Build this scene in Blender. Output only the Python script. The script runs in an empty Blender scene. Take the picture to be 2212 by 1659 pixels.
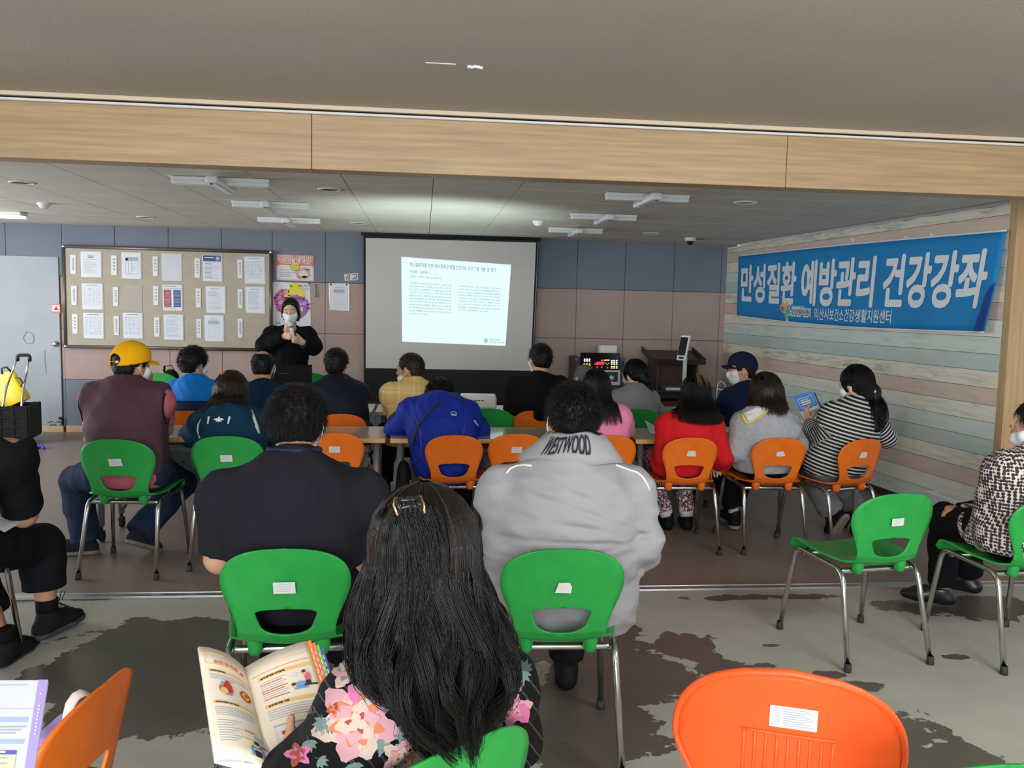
import bpy, bmesh, math, random
import numpy as np
from mathutils import Vector, Matrix
from mathutils.bvhtree import BVHTree
import openvdb as vdb

SC = bpy.context.scene
COL = SC.collection
PI = math.pi
random.seed(7)
RNG = np.random.default_rng(11)

# ------------------------------------------------------------------ camera
F_PX, CX, CY, CAM_H = 1822.0, 1106.0, 829.5, 1.5
YAW, PITCH, ROLL = 0.1064903, 0.0903084, -0.0221631
def cam_axes():
    c, s, cp, sp = math.cos(YAW), math.sin(YAW), math.cos(PITCH), math.sin(PITCH)
    f = np.array([s*cp, c*cp, -sp]); r = np.array([c, -s, 0.0]); d = np.cross(f, r)
    cr, sr = math.cos(ROLL), math.sin(ROLL)
    return cr*r+sr*d, -sr*r+cr*d, f
AX_R, AX_D, AX_F = cam_axes()
CAM_P = np.array([0.0, 0.0, CAM_H])
cam_data = bpy.data.cameras.new('camera')
cam = bpy.data.objects.new('camera', cam_data); COL.objects.link(cam)
cam_data.sensor_fit = 'HORIZONTAL'; cam_data.sensor_width = 36.0
cam_data.lens = 36.0*F_PX/2212.0; cam_data.clip_start = 0.05
cam.matrix_world = Matrix(((AX_R[0], -AX_D[0], -AX_F[0], 0), (AX_R[1], -AX_D[1], -AX_F[1], 0),
                           (AX_R[2], -AX_D[2], -AX_F[2], CAM_H), (0, 0, 0, 1)))
SC.camera = cam

def ray(x, y): return AX_R*((x-CX)/F_PX)+AX_D*((y-CY)/F_PX)+AX_F
def at(x, y, Y):
    'point of the room seen at photograph position x, y in the plane of depth Y'
    d = ray(x, y); return CAM_P+d*(Y/d[1])
def fl(x, y, z=0.0):
    'point of the room seen at photograph position x, y at height z'
    d = ray(x, y); return CAM_P+d*((z-CAM_H)/d[2])

# ------------------------------------------------------------------ light
SC.view_settings.view_transform = 'Standard'; SC.view_settings.look = 'None'
SC.view_settings.gamma = 1.0; SC.view_settings.use_curve_mapping = False
SC.view_settings.exposure = 0.2
w = bpy.data.worlds.new('daylight'); SC.world = w; w.use_nodes = True
bg = w.node_tree.nodes['Background']
bg.inputs[0].default_value = (0.80, 0.90, 1.0, 1); bg.inputs[1].default_value = 0.75
def area(name, loc, target, sx, sy, power, color):
    l = bpy.data.lights.new(name, 'AREA'); l.shape = 'RECTANGLE'; l.size = sx; l.size_y = sy
    l.energy = power; l.color = color
    o = bpy.data.objects.new(name, l); COL.objects.link(o); o.location = loc
    o.rotation_euler = (Vector(target)-Vector(loc)).to_track_quat('-Z', 'Y').to_euler()
    o['kind'] = 'structure'
    return o
area('daylight_from_street', (-0.6, -3.2, 1.75), (0.2, 3.0, 0.9), 6.5, 2.3, 430, (0.95, 0.97, 1.0))
area('overhead_fill_light', (-1.3, -0.2, 2.44), (-1.3, 0.3, 0.0), 1.3, 0.9, 26, (1.0, 0.99, 0.96))  # this and the next: unseen fill lights added to brighten the front zone
area('overhead_fill_light', (2.6, 0.9, 2.44), (2.5, 1.6, 0.0), 1.3, 0.9, 90, (1.0, 0.99, 0.96))
area('daylight_from_side_door', (-6.3, 6.6, 1.5), (0.0, 6.8, 0.9), 3.0, 1.8, 150, (0.90, 0.95, 1.0))

# ------------------------------------------------------------------ materials
MATS = {}
def mat(name, col, rough=0.6, metal=0.0, bump=0.0, bscale=80.0, var=0.0, vscale=6.0, spec=None, emit=None, estr=0.0, stretch=None, coat=0.0, alpha=1.0, sheen=0.0):
    if name in MATS: return MATS[name]
    m = bpy.data.materials.new(name); m.use_nodes = True; nt = m.node_tree; b = nt.nodes['Principled BSDF']
    c = tuple(col)+(1,)
    b.inputs['Base Color'].default_value = c; b.inputs['Roughness'].default_value = rough; b.inputs['Metallic'].default_value = metal
    if spec is not None: b.inputs['Specular IOR Level'].default_value = spec
    if coat: b.inputs['Coat Weight'].default_value = coat
    if sheen: b.inputs['Sheen Weight'].default_value = sheen
    if alpha < 1: b.inputs['Alpha'].default_value = alpha
    if emit is not None:
        b.inputs['Emission Color'].default_value = tuple(emit)+(1,); b.inputs['Emission Strength'].default_value = estr
    if bump or var:
        tc = nt.nodes.new('ShaderNodeTexCoord'); src = tc.outputs['Object']
        if stretch:
            mp = nt.nodes.new('ShaderNodeMapping'); mp.inputs['Scale'].default_value = stretch
            nt.links.new(src, mp.inputs[0]); src = mp.outputs[0]
        if bump:
            n = nt.nodes.new('ShaderNodeTexNoise'); n.inputs['Scale'].default_value = bscale; n.inputs['Detail'].default_value = 4
            nt.links.new(src, n.inputs['Vector'])
            bp = nt.nodes.new('ShaderNodeBump'); bp.inputs['Strength'].default_value = bump; bp.inputs['Distance'].default_value = 0.01
            nt.links.new(n.outputs['Fac'], bp.inputs['Height']); nt.links.new(bp.outputs[0], b.inputs['Normal'])
        if var:
            n2 = nt.nodes.new('ShaderNodeTexNoise'); n2.inputs['Scale'].default_value = vscale; n2.inputs['Detail'].default_value = 5
            nt.links.new(src, n2.inputs['Vector'])
            mx = nt.nodes.new('ShaderNodeMix'); mx.data_type = 'RGBA'
            mx.inputs[6].default_value = tuple(max(0, v*(1-var)) for v in col)+(1,); mx.inputs[7].default_value = tuple(min(1, v*(1+var)) for v in col)+(1,)
            rp = nt.nodes.new('ShaderNodeMapRange'); rp.inputs[1].default_value = 0.3; rp.inputs[2].default_value = 0.7
            nt.links.new(n2.outputs['Fac'], rp.inputs[0]); nt.links.new(rp.outputs[0], mx.inputs[0]); nt.links.new(mx.outputs[2], b.inputs['Base Color'])
    MATS[name] = m; return m
def s2l(r, g, b):
    f = lambda v: (v/255/12.92) if v <= 10.3 else ((v/255+0.055)/1.055)**2.4
    return (f(r), f(g), f(b))
class NT:
    'small helper for node graphs written by hand'
    def __init__(s, name):
        s.m = bpy.data.materials.new(name); s.m.use_nodes = True; s.t = s.m.node_tree; s.b = s.t.nodes['Principled BSDF']; MATS[name] = s.m
    def n(s, typ, **kw):
        nd = s.t.nodes.new(typ)
        for k, v in kw.items():
            if k.startswith('i_'):
                key = k[2:]; nd.inputs[int(key) if key.isdigit() else key].default_value = v
            else: setattr(nd, k, v)
        return nd
    def l(s, a, b): s.t.links.new(a, b)
    def math(s, op, a, b=None, c=None):
        nd = s.t.nodes.new('ShaderNodeMath'); nd.operation = op
        for i, v in enumerate((a, b, c)):
            if v is None: continue
            if isinstance(v, (int, float)): nd.inputs[i].default_value = v
            else: s.l(v, nd.inputs[i])
        return nd.outputs[0]
    def mix(s, fac, a, b):
        nd = s.t.nodes.new('ShaderNodeMix'); nd.data_type = 'RGBA'
        for i, v in ((0, fac), (6, a), (7, b)):
            if isinstance(v, (int, float)): nd.inputs[i].default_value = v
            elif isinstance(v, tuple): nd.inputs[i].default_value = v+(1,) if len(v) == 3 else v
            else: s.l(v, nd.inputs[i])
        return nd.outputs[2]

# ------------------------------------------------------------------ mesh building
def raw_mesh(name, V, quads=None, tris=None, smooth=True, mi=None):
    me = bpy.data.meshes.new(name)
    V = np.asarray(V, np.float32); nq = 0 if quads is None else len(quads); nt_ = 0 if tris is None else len(tris)
    me.vertices.add(len(V)); me.vertices.foreach_set('co', V.ravel())
    parts = []
    if nq: parts.append(np.asarray(quads, np.int32).ravel())
    if nt_: parts.append(np.asarray(tris, np.int32).ravel())
    idx = np.concatenate(parts); me.loops.add(len(idx)); me.loops.foreach_set('vertex_index', idx)
    tot = np.concatenate([np.full(nq, 4, np.int32), np.full(nt_, 3, np.int32)]); st = np.concatenate([[0], np.cumsum(tot)[:-1]]).astype(np.int32)
    me.polygons.add(nq+nt_); me.polygons.foreach_set('loop_start', st); me.polygons.foreach_set('loop_total', tot)
    if mi is not None: me.polygons.foreach_set('material_index', np.asarray(mi, np.int32))
    me.polygons.foreach_set('use_smooth', np.full(nq+nt_, smooth))
    me.update(calc_edges=True); me.validate(); return me
class MB:
    'collects boxes, tubes, sheets and turned shapes and links them as ONE mesh object'
    def __init__(s): s.v = []; s.f = []; s.m = []; s.s = []
    def add(s, V, Fc, m=0, smooth=False):
        o = len(s.v); s.v += [tuple(float(c) for c in p) for p in V]
        for f in Fc: s.f.append(tuple(i+o for i in f)); s.m.append(m); s.s.append(smooth)
        return s
    def box(s, c, size, rot=None, bev=0.0, m=0, seg=2):
        bm = bmesh.new(); bmesh.ops.create_cube(bm, size=1.0)
        bmesh.ops.scale(bm, vec=size, verts=bm.verts)
        if bev: bmesh.ops.bevel(bm, geom=bm.edges[:], offset=bev, segments=seg, affect='EDGES', profile=0.5)
        R = rot if rot is not None else Matrix.Identity(3)
        bm.verts.index_update()
        V = [R @ v.co+Vector(c) for v in bm.verts]; Fc = [[v.index for v in f.verts] for f in bm.faces]
        bm.free(); return s.add(V, Fc, m, False)
    def tube(s, pts, r, n=10, m=0, caps=True, smooth=True, flat=1.0):
        P = [Vector(p) for p in pts]; N = len(P); rr = r if isinstance(r, (list, tuple)) else [r]*N
        V = []; Fc = []; up = None
        for i in range(N):
            t = (P[min(i+1, N-1)]-P[max(i-1, 0)]).normalized()
            if up is None: up = t.orthogonal().normalized() if flat == 1.0 else (Vector((0, 0, 1)).cross(t).normalized() if abs(t.z) < .99 else Vector((1, 0, 0)))
            u = (up-t*up.dot(t)).normalized(); w_ = t.cross(u); up = u
            for k in range(n):
                a = 2*PI*k/n; V.append(P[i]+(u*math.cos(a)+w_*math.sin(a)*flat)*rr[i])
        for i in range(N-1):
            for k in range(n):
                k2 = (k+1) % n; Fc.append((i*n+k, i*n+k2, (i+1)*n+k2, (i+1)*n+k))
        s.add(V, Fc, m, smooth)
        if caps:
            o = len(s.v)-len(V); s.f.append(tuple(o+k for k in reversed(range(n)))); s.f.append(tuple(o+(N-1)*n+k for k in range(n))); s.m += [m, m]; s.s += [False, False]
        return s
    def lathe(s, prof, c=(0, 0, 0), n=24, m=0, R=None, smooth=True):
        V = []; Fc = []; N = len(prof); R = R if R is not None else Matrix.Identity(3)
        for r, z in prof:
            for k in range(n):
                a = 2*PI*k/n; V.append(R @ Vector((r*math.cos(a), r*math.sin(a), z))+Vector(c))
        for i in range(N-1):
            for k in range(n):
                k2 = (k+1) % n; Fc.append((i*n+k, i*n+k2, (i+1)*n+k2, (i+1)*n+k))
        return s.add(V, Fc, m, smooth)
    def grid(s, P, m=0, smooth=True, wrap=False):
        nu, nv = len(P), len(P[0]); V = [p for row in P for p in row]; Fc = []
        for i in range(nu-1):
            for j in range(nv if wrap else nv-1):
                j2 = (j+1) % nv; Fc.append((i*nv+j, i*nv+j2, (i+1)*nv+j2, (i+1)*nv+j))
        return s.add(V, Fc, m, smooth)
    def poly(s, pts, m=0): return s.add(pts, [tuple(range(len(pts)))], m)
    def prism(s, pts, d, m=0, ms=None):
        'closed outline pts (3D) pushed along vector d'
        n = len(pts); d = Vector(d); V = [Vector(p) for p in pts]+[Vector(p)+d for p in pts]
        s.add(V, [tuple(reversed(range(n))), tuple(range(n, 2*n))], m)
        return s.add(V, [(i, (i+1) % n, n+(i+1) % n, n+i) for i in range(n)], m if ms is None else ms)
    def mesh(s, name, mats, org=(0, 0, 0)):
        me = bpy.data.meshes.new(name); o = Vector(org)
        me.from_pydata([Vector(p)-o for p in s.v], [], s.f)
        for x in (mats if isinstance(mats, (list, tuple)) else [mats]): me.materials.append(x)
        me.polygons.foreach_set('material_index', s.m); me.polygons.foreach_set('use_smooth', s.s); me.update()
        return me
    def build(s, name, mats, parent=None, local=False, solid=0.0, sub=0):
        org = (0, 0, 0)
        if parent is not None and not local: org = wloc(parent)
        return link(name, s.mesh(name, mats, org), parent, solid, sub)
def wloc(o):
    v = Vector((0, 0, 0))
    while o is not None: v += o.location; o = o.parent
    return v
def link(name, me, parent=None, solid=0.0, sub=0):
    o = bpy.data.objects.new(name, me); COL.objects.link(o)
    if parent is not None: o.parent = parent
    if solid: md = o.modifiers.new('thickness', 'SOLIDIFY'); md.thickness = solid; md.offset = 0
    if sub: md = o.modifiers.new('smooth', 'SUBSURF'); md.levels = sub; md.render_levels = sub
    return o
def tag(o, label=None, cat=None, group=None, kind=None):
    if label: o['label'] = label
    if cat: o['category'] = cat
    if group: o['group'] = group
    if kind: o['kind'] = kind
    return o
def thing(name, label, cat, loc=(0, 0, 0), rz=0.0, group=None):
    o = bpy.data.objects.new(name, None); COL.objects.link(o); o.location = Vector(loc); o.rotation_euler = (0, 0, rz); o.empty_display_size = 0.1
    return tag(o, label, cat, group)
def struct(name, mb, mats): return tag(mb.build(name, mats), kind='structure')
def copy_tree(o, parent=None):
    c = o.copy(); COL.objects.link(c)
    if parent is not None: c.parent = parent
    for ch in [x for x in bpy.data.objects if x.parent == o]: copy_tree(ch, c)
    return c
def frame(nrm, up=(0, 0, 1)):
    'columns: right, up, normal'
    n = Vector(nrm).normalized(); u = Vector(up); u = (u-n*u.dot(n)).normalized(); r = u.cross(n)
    return Matrix((r, u, n)).transposed()
TXT = {}
def text_geo(body, bold=0.0, spacing=1.0, shear=0.0):
    'outline of a line of writing, one unit high, centred: vertices and triangles'
    key = (body, bold, spacing, shear)
    if key in TXT: return TXT[key]
    cu = bpy.data.curves.new('writing', 'FONT'); cu.body = body; cu.align_x = 'CENTER'; cu.align_y = 'CENTER'; cu.size = 1.0
    cu.offset = bold; cu.space_character = spacing; cu.shear = shear; cu.resolution_u = 3; cu.fill_mode = 'FRONT'
    o = bpy.data.objects.new('writing', cu)
    me = bpy.data.meshes.new_from_object(o)
    V = [v.co.copy() for v in me.vertices]; Fc = [tuple(p.vertices) for p in me.polygons]
    bpy.data.objects.remove(o); bpy.data.curves.remove(cu); bpy.data.meshes.remove(me)
    if V:
        x0 = min(v.x for v in V); x1 = max(v.x for v in V); y0 = min(v.y for v in V); y1 = max(v.y for v in V)
        for v in V: v.x -= (x0+x1)/2; v.y -= (y0+y1)/2
        TXT[key] = (V, Fc, x1-x0, y1-y0)
    else: TXT[key] = ([], [], 1, 1)
    return TXT[key]
def write(mb, body, c, R, m=0, w=None, h=None, size=None, bold=0.0, spacing=1.0, align='C', fn=None, shear=0.0):
    'writing centred at c in frame R (right, up, normal); w,h fit the box'
    V, Fc, tw, th = text_geo(body, min(0.0, bold), spacing, shear)
    sx = w/tw if w else (size or h/th); sy = h/th if h else (size or sx)
    off = {'C': 0, 'L': tw*sx/2, 'R': -tw*sx/2}[align]
    ring = [(0, 0)]+([(bold*math.cos(a), bold*math.sin(a)) for a in np.linspace(0, 2*PI, 10 if bold > .03 else 6, endpoint=False)] if bold > 0 else [])
    for k, (dx, dy) in enumerate(ring):   # heavier strokes, each a hair in front of the last
        lift = R.col[2]*(.00007*k)
        if fn is None: P = [Vector(c)+R @ Vector(((v.x+dx)*sx+off, (v.y+dy)*sy, 0))+lift for v in V]
        else: P = [fn((v.x+dx)*sx+off, (v.y+dy)*sy)+lift for v in V]
        mb.add(P, Fc, m)
    return mb
# ------------------------------------------------------------------ implicit bodies
A3 = lambda p: np.asarray(p, float)
def nrm(v): v = A3(v); return v/max(1e-9, np.linalg.norm(v))
class Vol:
    'signed distance volume: shapes are blended smoothly, then turned into one closed surface'
    def __init__(s, lo, hi, h):
        s.h = h; s.lo = A3(lo); n = np.ceil((A3(hi)-s.lo)/h).astype(int)+1; s.n = n
        s.F = np.full(n, 0.3, np.float32); s.ax = [(s.lo[i]+h*np.arange(n[i])).astype(np.float32) for i in range(3)]
    def sub(s, lo, hi):
        a = np.clip(np.floor((A3(lo)-s.lo)/s.h).astype(int), 0, s.n-1); b = np.clip(np.ceil((A3(hi)-s.lo)/s.h).astype(int)+1, 1, s.n)
        sl = tuple(slice(a[i], max(b[i], a[i]+1)) for i in range(3))
        return sl, s.ax[0][sl[0]][:, None, None], s.ax[1][sl[1]][None, :, None], s.ax[2][sl[2]][None, None, :]
    def smin(s, sl, d, k):
        a = s.F[sl]
        if k > 0: hh = np.maximum(k-np.abs(a-d), 0)/k; s.F[sl] = np.minimum(a, d)-hh*hh*k*0.25
        else: s.F[sl] = np.minimum(a, d)
    def cap(s, a, b, ra, rb=None, k=0.02, flat=None):
        rb = ra if rb is None else rb; a = A3(a); b = A3(b); p = max(ra, rb)+k+3*s.h
        sl, X, Y, Z = s.sub(np.minimum(a, b)-p, np.maximum(a, b)+p)
        ab = b-a; L2 = max(1e-9, ab@ab); x = X-a[0]; y = Y-a[1]; z = Z-a[2]
        t = np.clip((x*ab[0]+y*ab[1]+z*ab[2])/L2, 0, 1)
        x = x-t*ab[0]; y = y-t*ab[1]; z = z-t*ab[2]; d2 = x*x+y*y+z*z
        if flat is not None:
            for nv, f in (flat if isinstance(flat, list) else [flat]):
                q = x*nv[0]+y*nv[1]+z*nv[2]; d2 = d2+q*q*(f*f-1)
        s.smin(sl, np.sqrt(d2)-(ra+t*(rb-ra)), k); return s
    def ell(s, c, r, R=None, k=0.02, cut=False):
        c = A3(c); r = A3(r); R = np.eye(3) if R is None else R; p = r.max()+k+3*s.h
        sl, X, Y, Z = s.sub(c-p, c+p); x = X-c[0]; y = Y-c[1]; z = Z-c[2]; q = 0
        for i in range(3): q = q+((x*R[0, i]+y*R[1, i]+z*R[2, i])/r[i])**2
        d = (np.sqrt(q)-1)*r.min()
        if cut: s.F[sl] = np.maximum(s.F[sl], -d)
        else: s.smin(sl, d, k)
        return s
    def cut(s, p0, n, k=0.0):
        'keep the side away from n'
        n = nrm(n); X, Y, Z = s.ax[0][:, None, None], s.ax[1][None, :, None], s.ax[2][None, None, :]
        s.F = np.maximum(s.F, ((X-p0[0])*n[0]+(Y-p0[1])*n[1]+(Z-p0[2])*n[2]).astype(np.float32)); return s
    def disp(s, fn):
        X, Y, Z = s.ax[0][:, None, None], s.ax[1][None, :, None], s.ax[2][None, None, :]
        s.F = s.F+fn(X, Y, Z).astype(np.float32); return s
    def mesh(s, name, org, mats, parent, smooth=0):
        F = s.F; F[0] = F[-1] = 0.3; F[:, 0] = F[:, -1] = 0.3; F[:, :, 0] = F[:, :, -1] = 0.3
        g = vdb.FloatGrid(); g.copyFromArray(np.ascontiguousarray(F)); p, t, q = g.convertToPolygons(isovalue=0.0)
        if len(q) == 0 and len(t) == 0: return None
        P = p*s.h+s.lo
        q = q[:, ::-1]
        me = raw_mesh(name, P-A3(org), q if len(q) else None, t if len(t) else None)
        for m_ in (mats if isinstance(mats, (list, tuple)) else [mats]): me.materials.append(m_)
        return link(name, me, parent)
def folds(seed, amp=0.004, n=5, lam=(0.05, 0.13), dirn=None, spread=0.7):
    'cloth folds: a few warped ridges'
    r = np.random.default_rng(seed); W = []
    for i in range(n):
        d = nrm(r.normal(size=3) if dirn is None else A3(dirn)+r.normal(size=3)*spread)
        W.append((d*2*PI/r.uniform(*lam), r.uniform(0, 6.28), r.normal(size=3)*9, r.uniform(.5, 1)))
    def fn(X, Y, Z):
        o = 0
        for k_, ph, wv, a in W:
            u = X*k_[0]+Y*k_[1]+Z*k_[2]+ph+1.3*np.sin(X*wv[0]+Y*wv[1]+Z*wv[2]+ph)
            o = o+a*(np.abs(np.sin(u*0.5))-0.64)
        return amp*o/math.sqrt(n)*1.6
    return fn
def rot(yaw=0.0, pitch=0.0, roll=0.0):
    'head/body frame: columns right, forward, up. yaw turns left, pitch nods down, roll tilts to the right'
    cy, sy, cp, sp, cr, sr = math.cos(yaw), math.sin(yaw), math.cos(pitch), math.sin(pitch), math.cos(roll), math.sin(roll)
    Rz = np.array([[cy, -sy, 0], [sy, cy, 0], [0, 0, 1]]); Rx = np.array([[1, 0, 0], [0, cp, sp], [0, -sp, cp]]); Ry = np.array([[cr, 0, sr], [0, 1, 0], [-sr, 0, cr]])
    return Rz@Rx@Ry
D2R = PI/180

def strand_mesh(P, r0, r1=0.0003, n=3):
    'P (strands, points, 3) -> vertices and quads of thin tapering locks'
    N, S, _ = P.shape; T = np.gradient(P, axis=1); T /= np.maximum(1e-9, np.linalg.norm(T, axis=2, keepdims=True))
    ref = np.broadcast_to(np.array([0.31, 0.52, 0.79]), T.shape); U = np.cross(T, ref); U /= np.maximum(1e-9, np.linalg.norm(U, axis=2, keepdims=True)); W = np.cross(T, U)
    rad = (r0+(r1-r0)*np.linspace(0, 1, S)**1.5)[None, :, None]
    V = np.stack([P+rad*(U*math.cos(2*PI*k/n)+W*math.sin(2*PI*k/n)) for k in range(n)], axis=2).reshape(-1, 3)
    b = (np.arange(N)[:, None]*S+np.arange(S-1)[None, :]).reshape(-1)*n; Q = []
    for k in range(n):
        k2 = (k+1) % n; Q.append(np.stack([b+k, b+k2, b+n+k2, b+n+k], axis=1))
    return V, np.concatenate(Q)
def append_strands(ob, P, r0, org, m=None, r1=0.0003):
    'adds locks of hair to a hair mesh'
    me = ob.data; n0 = len(me.vertices); v0 = np.empty(n0*3, np.float32); me.vertices.foreach_get('co', v0); v0 = v0.reshape(-1, 3)
    lp = np.empty(len(me.loops), np.int32); me.loops.foreach_get('vertex_index', lp); tot = np.empty(len(me.polygons), np.int32); me.polygons.foreach_get('loop_total', tot)
    mi0 = np.empty(len(me.polygons), np.int32); me.polygons.foreach_get('material_index', mi0)
    q0 = lp.reshape(-1, 4) if np.all(tot == 4) else None
    V, Q = strand_mesh(P-A3(org), r0, r1)
    q = np.concatenate([q0, Q+n0]) if q0 is not None else Q+n0
    mi = np.concatenate([mi0, np.full(len(Q), 0 if m is None else m)]) if q0 is not None else None
    nm = raw_mesh(me.name, np.concatenate([v0, V]), q, mi=mi)
    for x in me.materials: nm.materials.append(x)
    ob.data = nm; bpy.data.meshes.remove(me); return ob

SKIN = {'a': (0.52, 0.285, 0.185), 'b': (0.44, 0.225, 0.14), 'c': (0.60, 0.36, 0.26)}
def skin(k): return mat('skin_'+{'a': 'medium', 'b': 'tan', 'c': 'light'}[k], SKIN[k], rough=0.5, bump=0.08, bscale=220, var=0.08, vscale=25, spec=0.35)
def cloth(name, col, bump=0.25, rough=0.85, bscale=320, **k): return mat(name, col, rough=rough, bump=bump, bscale=bscale, spec=0.12, **k)
def hairmat(name='black_hair', c0=(0.0042, 0.0036, 0.0036), rough=0.46):
    if name in MATS: return MATS[name]
    g = NT(name); tc = g.n('ShaderNodeTexCoord'); mp = g.n('ShaderNodeMapping', i_Scale=(220, 220, 14)); g.l(tc.outputs['Object'], mp.inputs[0])
    nz = g.n('ShaderNodeTexNoise', i_Scale=1.0, i_Detail=3.0); g.l(mp.outputs[0], nz.inputs['Vector'])
    g.l(g.mix(nz.outputs['Fac'], tuple(v*0.5 for v in c0), tuple(v*1.9 for v in c0)), g.b.inputs['Base Color'])
    bp = g.n('ShaderNodeBump', i_Strength=0.5, i_Distance=0.004); g.l(nz.outputs['Fac'], bp.inputs['Height']); g.l(bp.outputs[0], g.b.inputs['Normal'])
    g.b.inputs['Roughness'].default_value = rough; g.b.inputs['Specular IOR Level'].default_value = 0.22
    return g.m
def hand(S, wr, d, n, side, curl=0.5, sc=1.0, thumb=None, spread=0.012):
    'palm with five fingers; d finger direction, n direction the fingers curl to, side +1 thumb at cross(d, n)'
    d = nrm(d); n = nrm(A3(n)-d*(A3(n)@d)); t = np.cross(d, n)*side; wr = A3(wr); tips = []
    S.cap(wr-d*.01, wr+d*.078*sc, .030*sc, .040*sc, .012, (n, 2.4))
    L = [.066, .074, .070, .054]
    for i in range(4):
        b = wr+d*.076*sc+t*(.030-.0195*i)*sc; x = d+t*spread*(1.5-i); x = nrm(x); a = 0.0; r = .0092*sc
        for fr, cu in ((.45, .7), (.31, 1.25), (.24, .9)):
            a += curl*cu; v = x*math.cos(a)+n*math.sin(a); e = b+v*L[i]*fr*sc; S.cap(b, e, r, r*.92, .003); b = e; r *= .93
        tips.append(b)
    tb = wr+d*.020*sc+t*.026*sc; tv = nrm(t*.75+d*.65+n*.25) if thumb is None else nrm(thumb)
    m_ = tb+tv*.042*sc; S.cap(tb, m_, .0145*sc, .0105*sc, .012); e = m_+nrm(tv+d*.35+n*.2*curl)*.034*sc; S.cap(m_, e, .0102*sc, .0088*sc, .006)
    return tips, e
def mixp(a, b, t): return A3(a)*(1-t)+A3(b)*t

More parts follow.
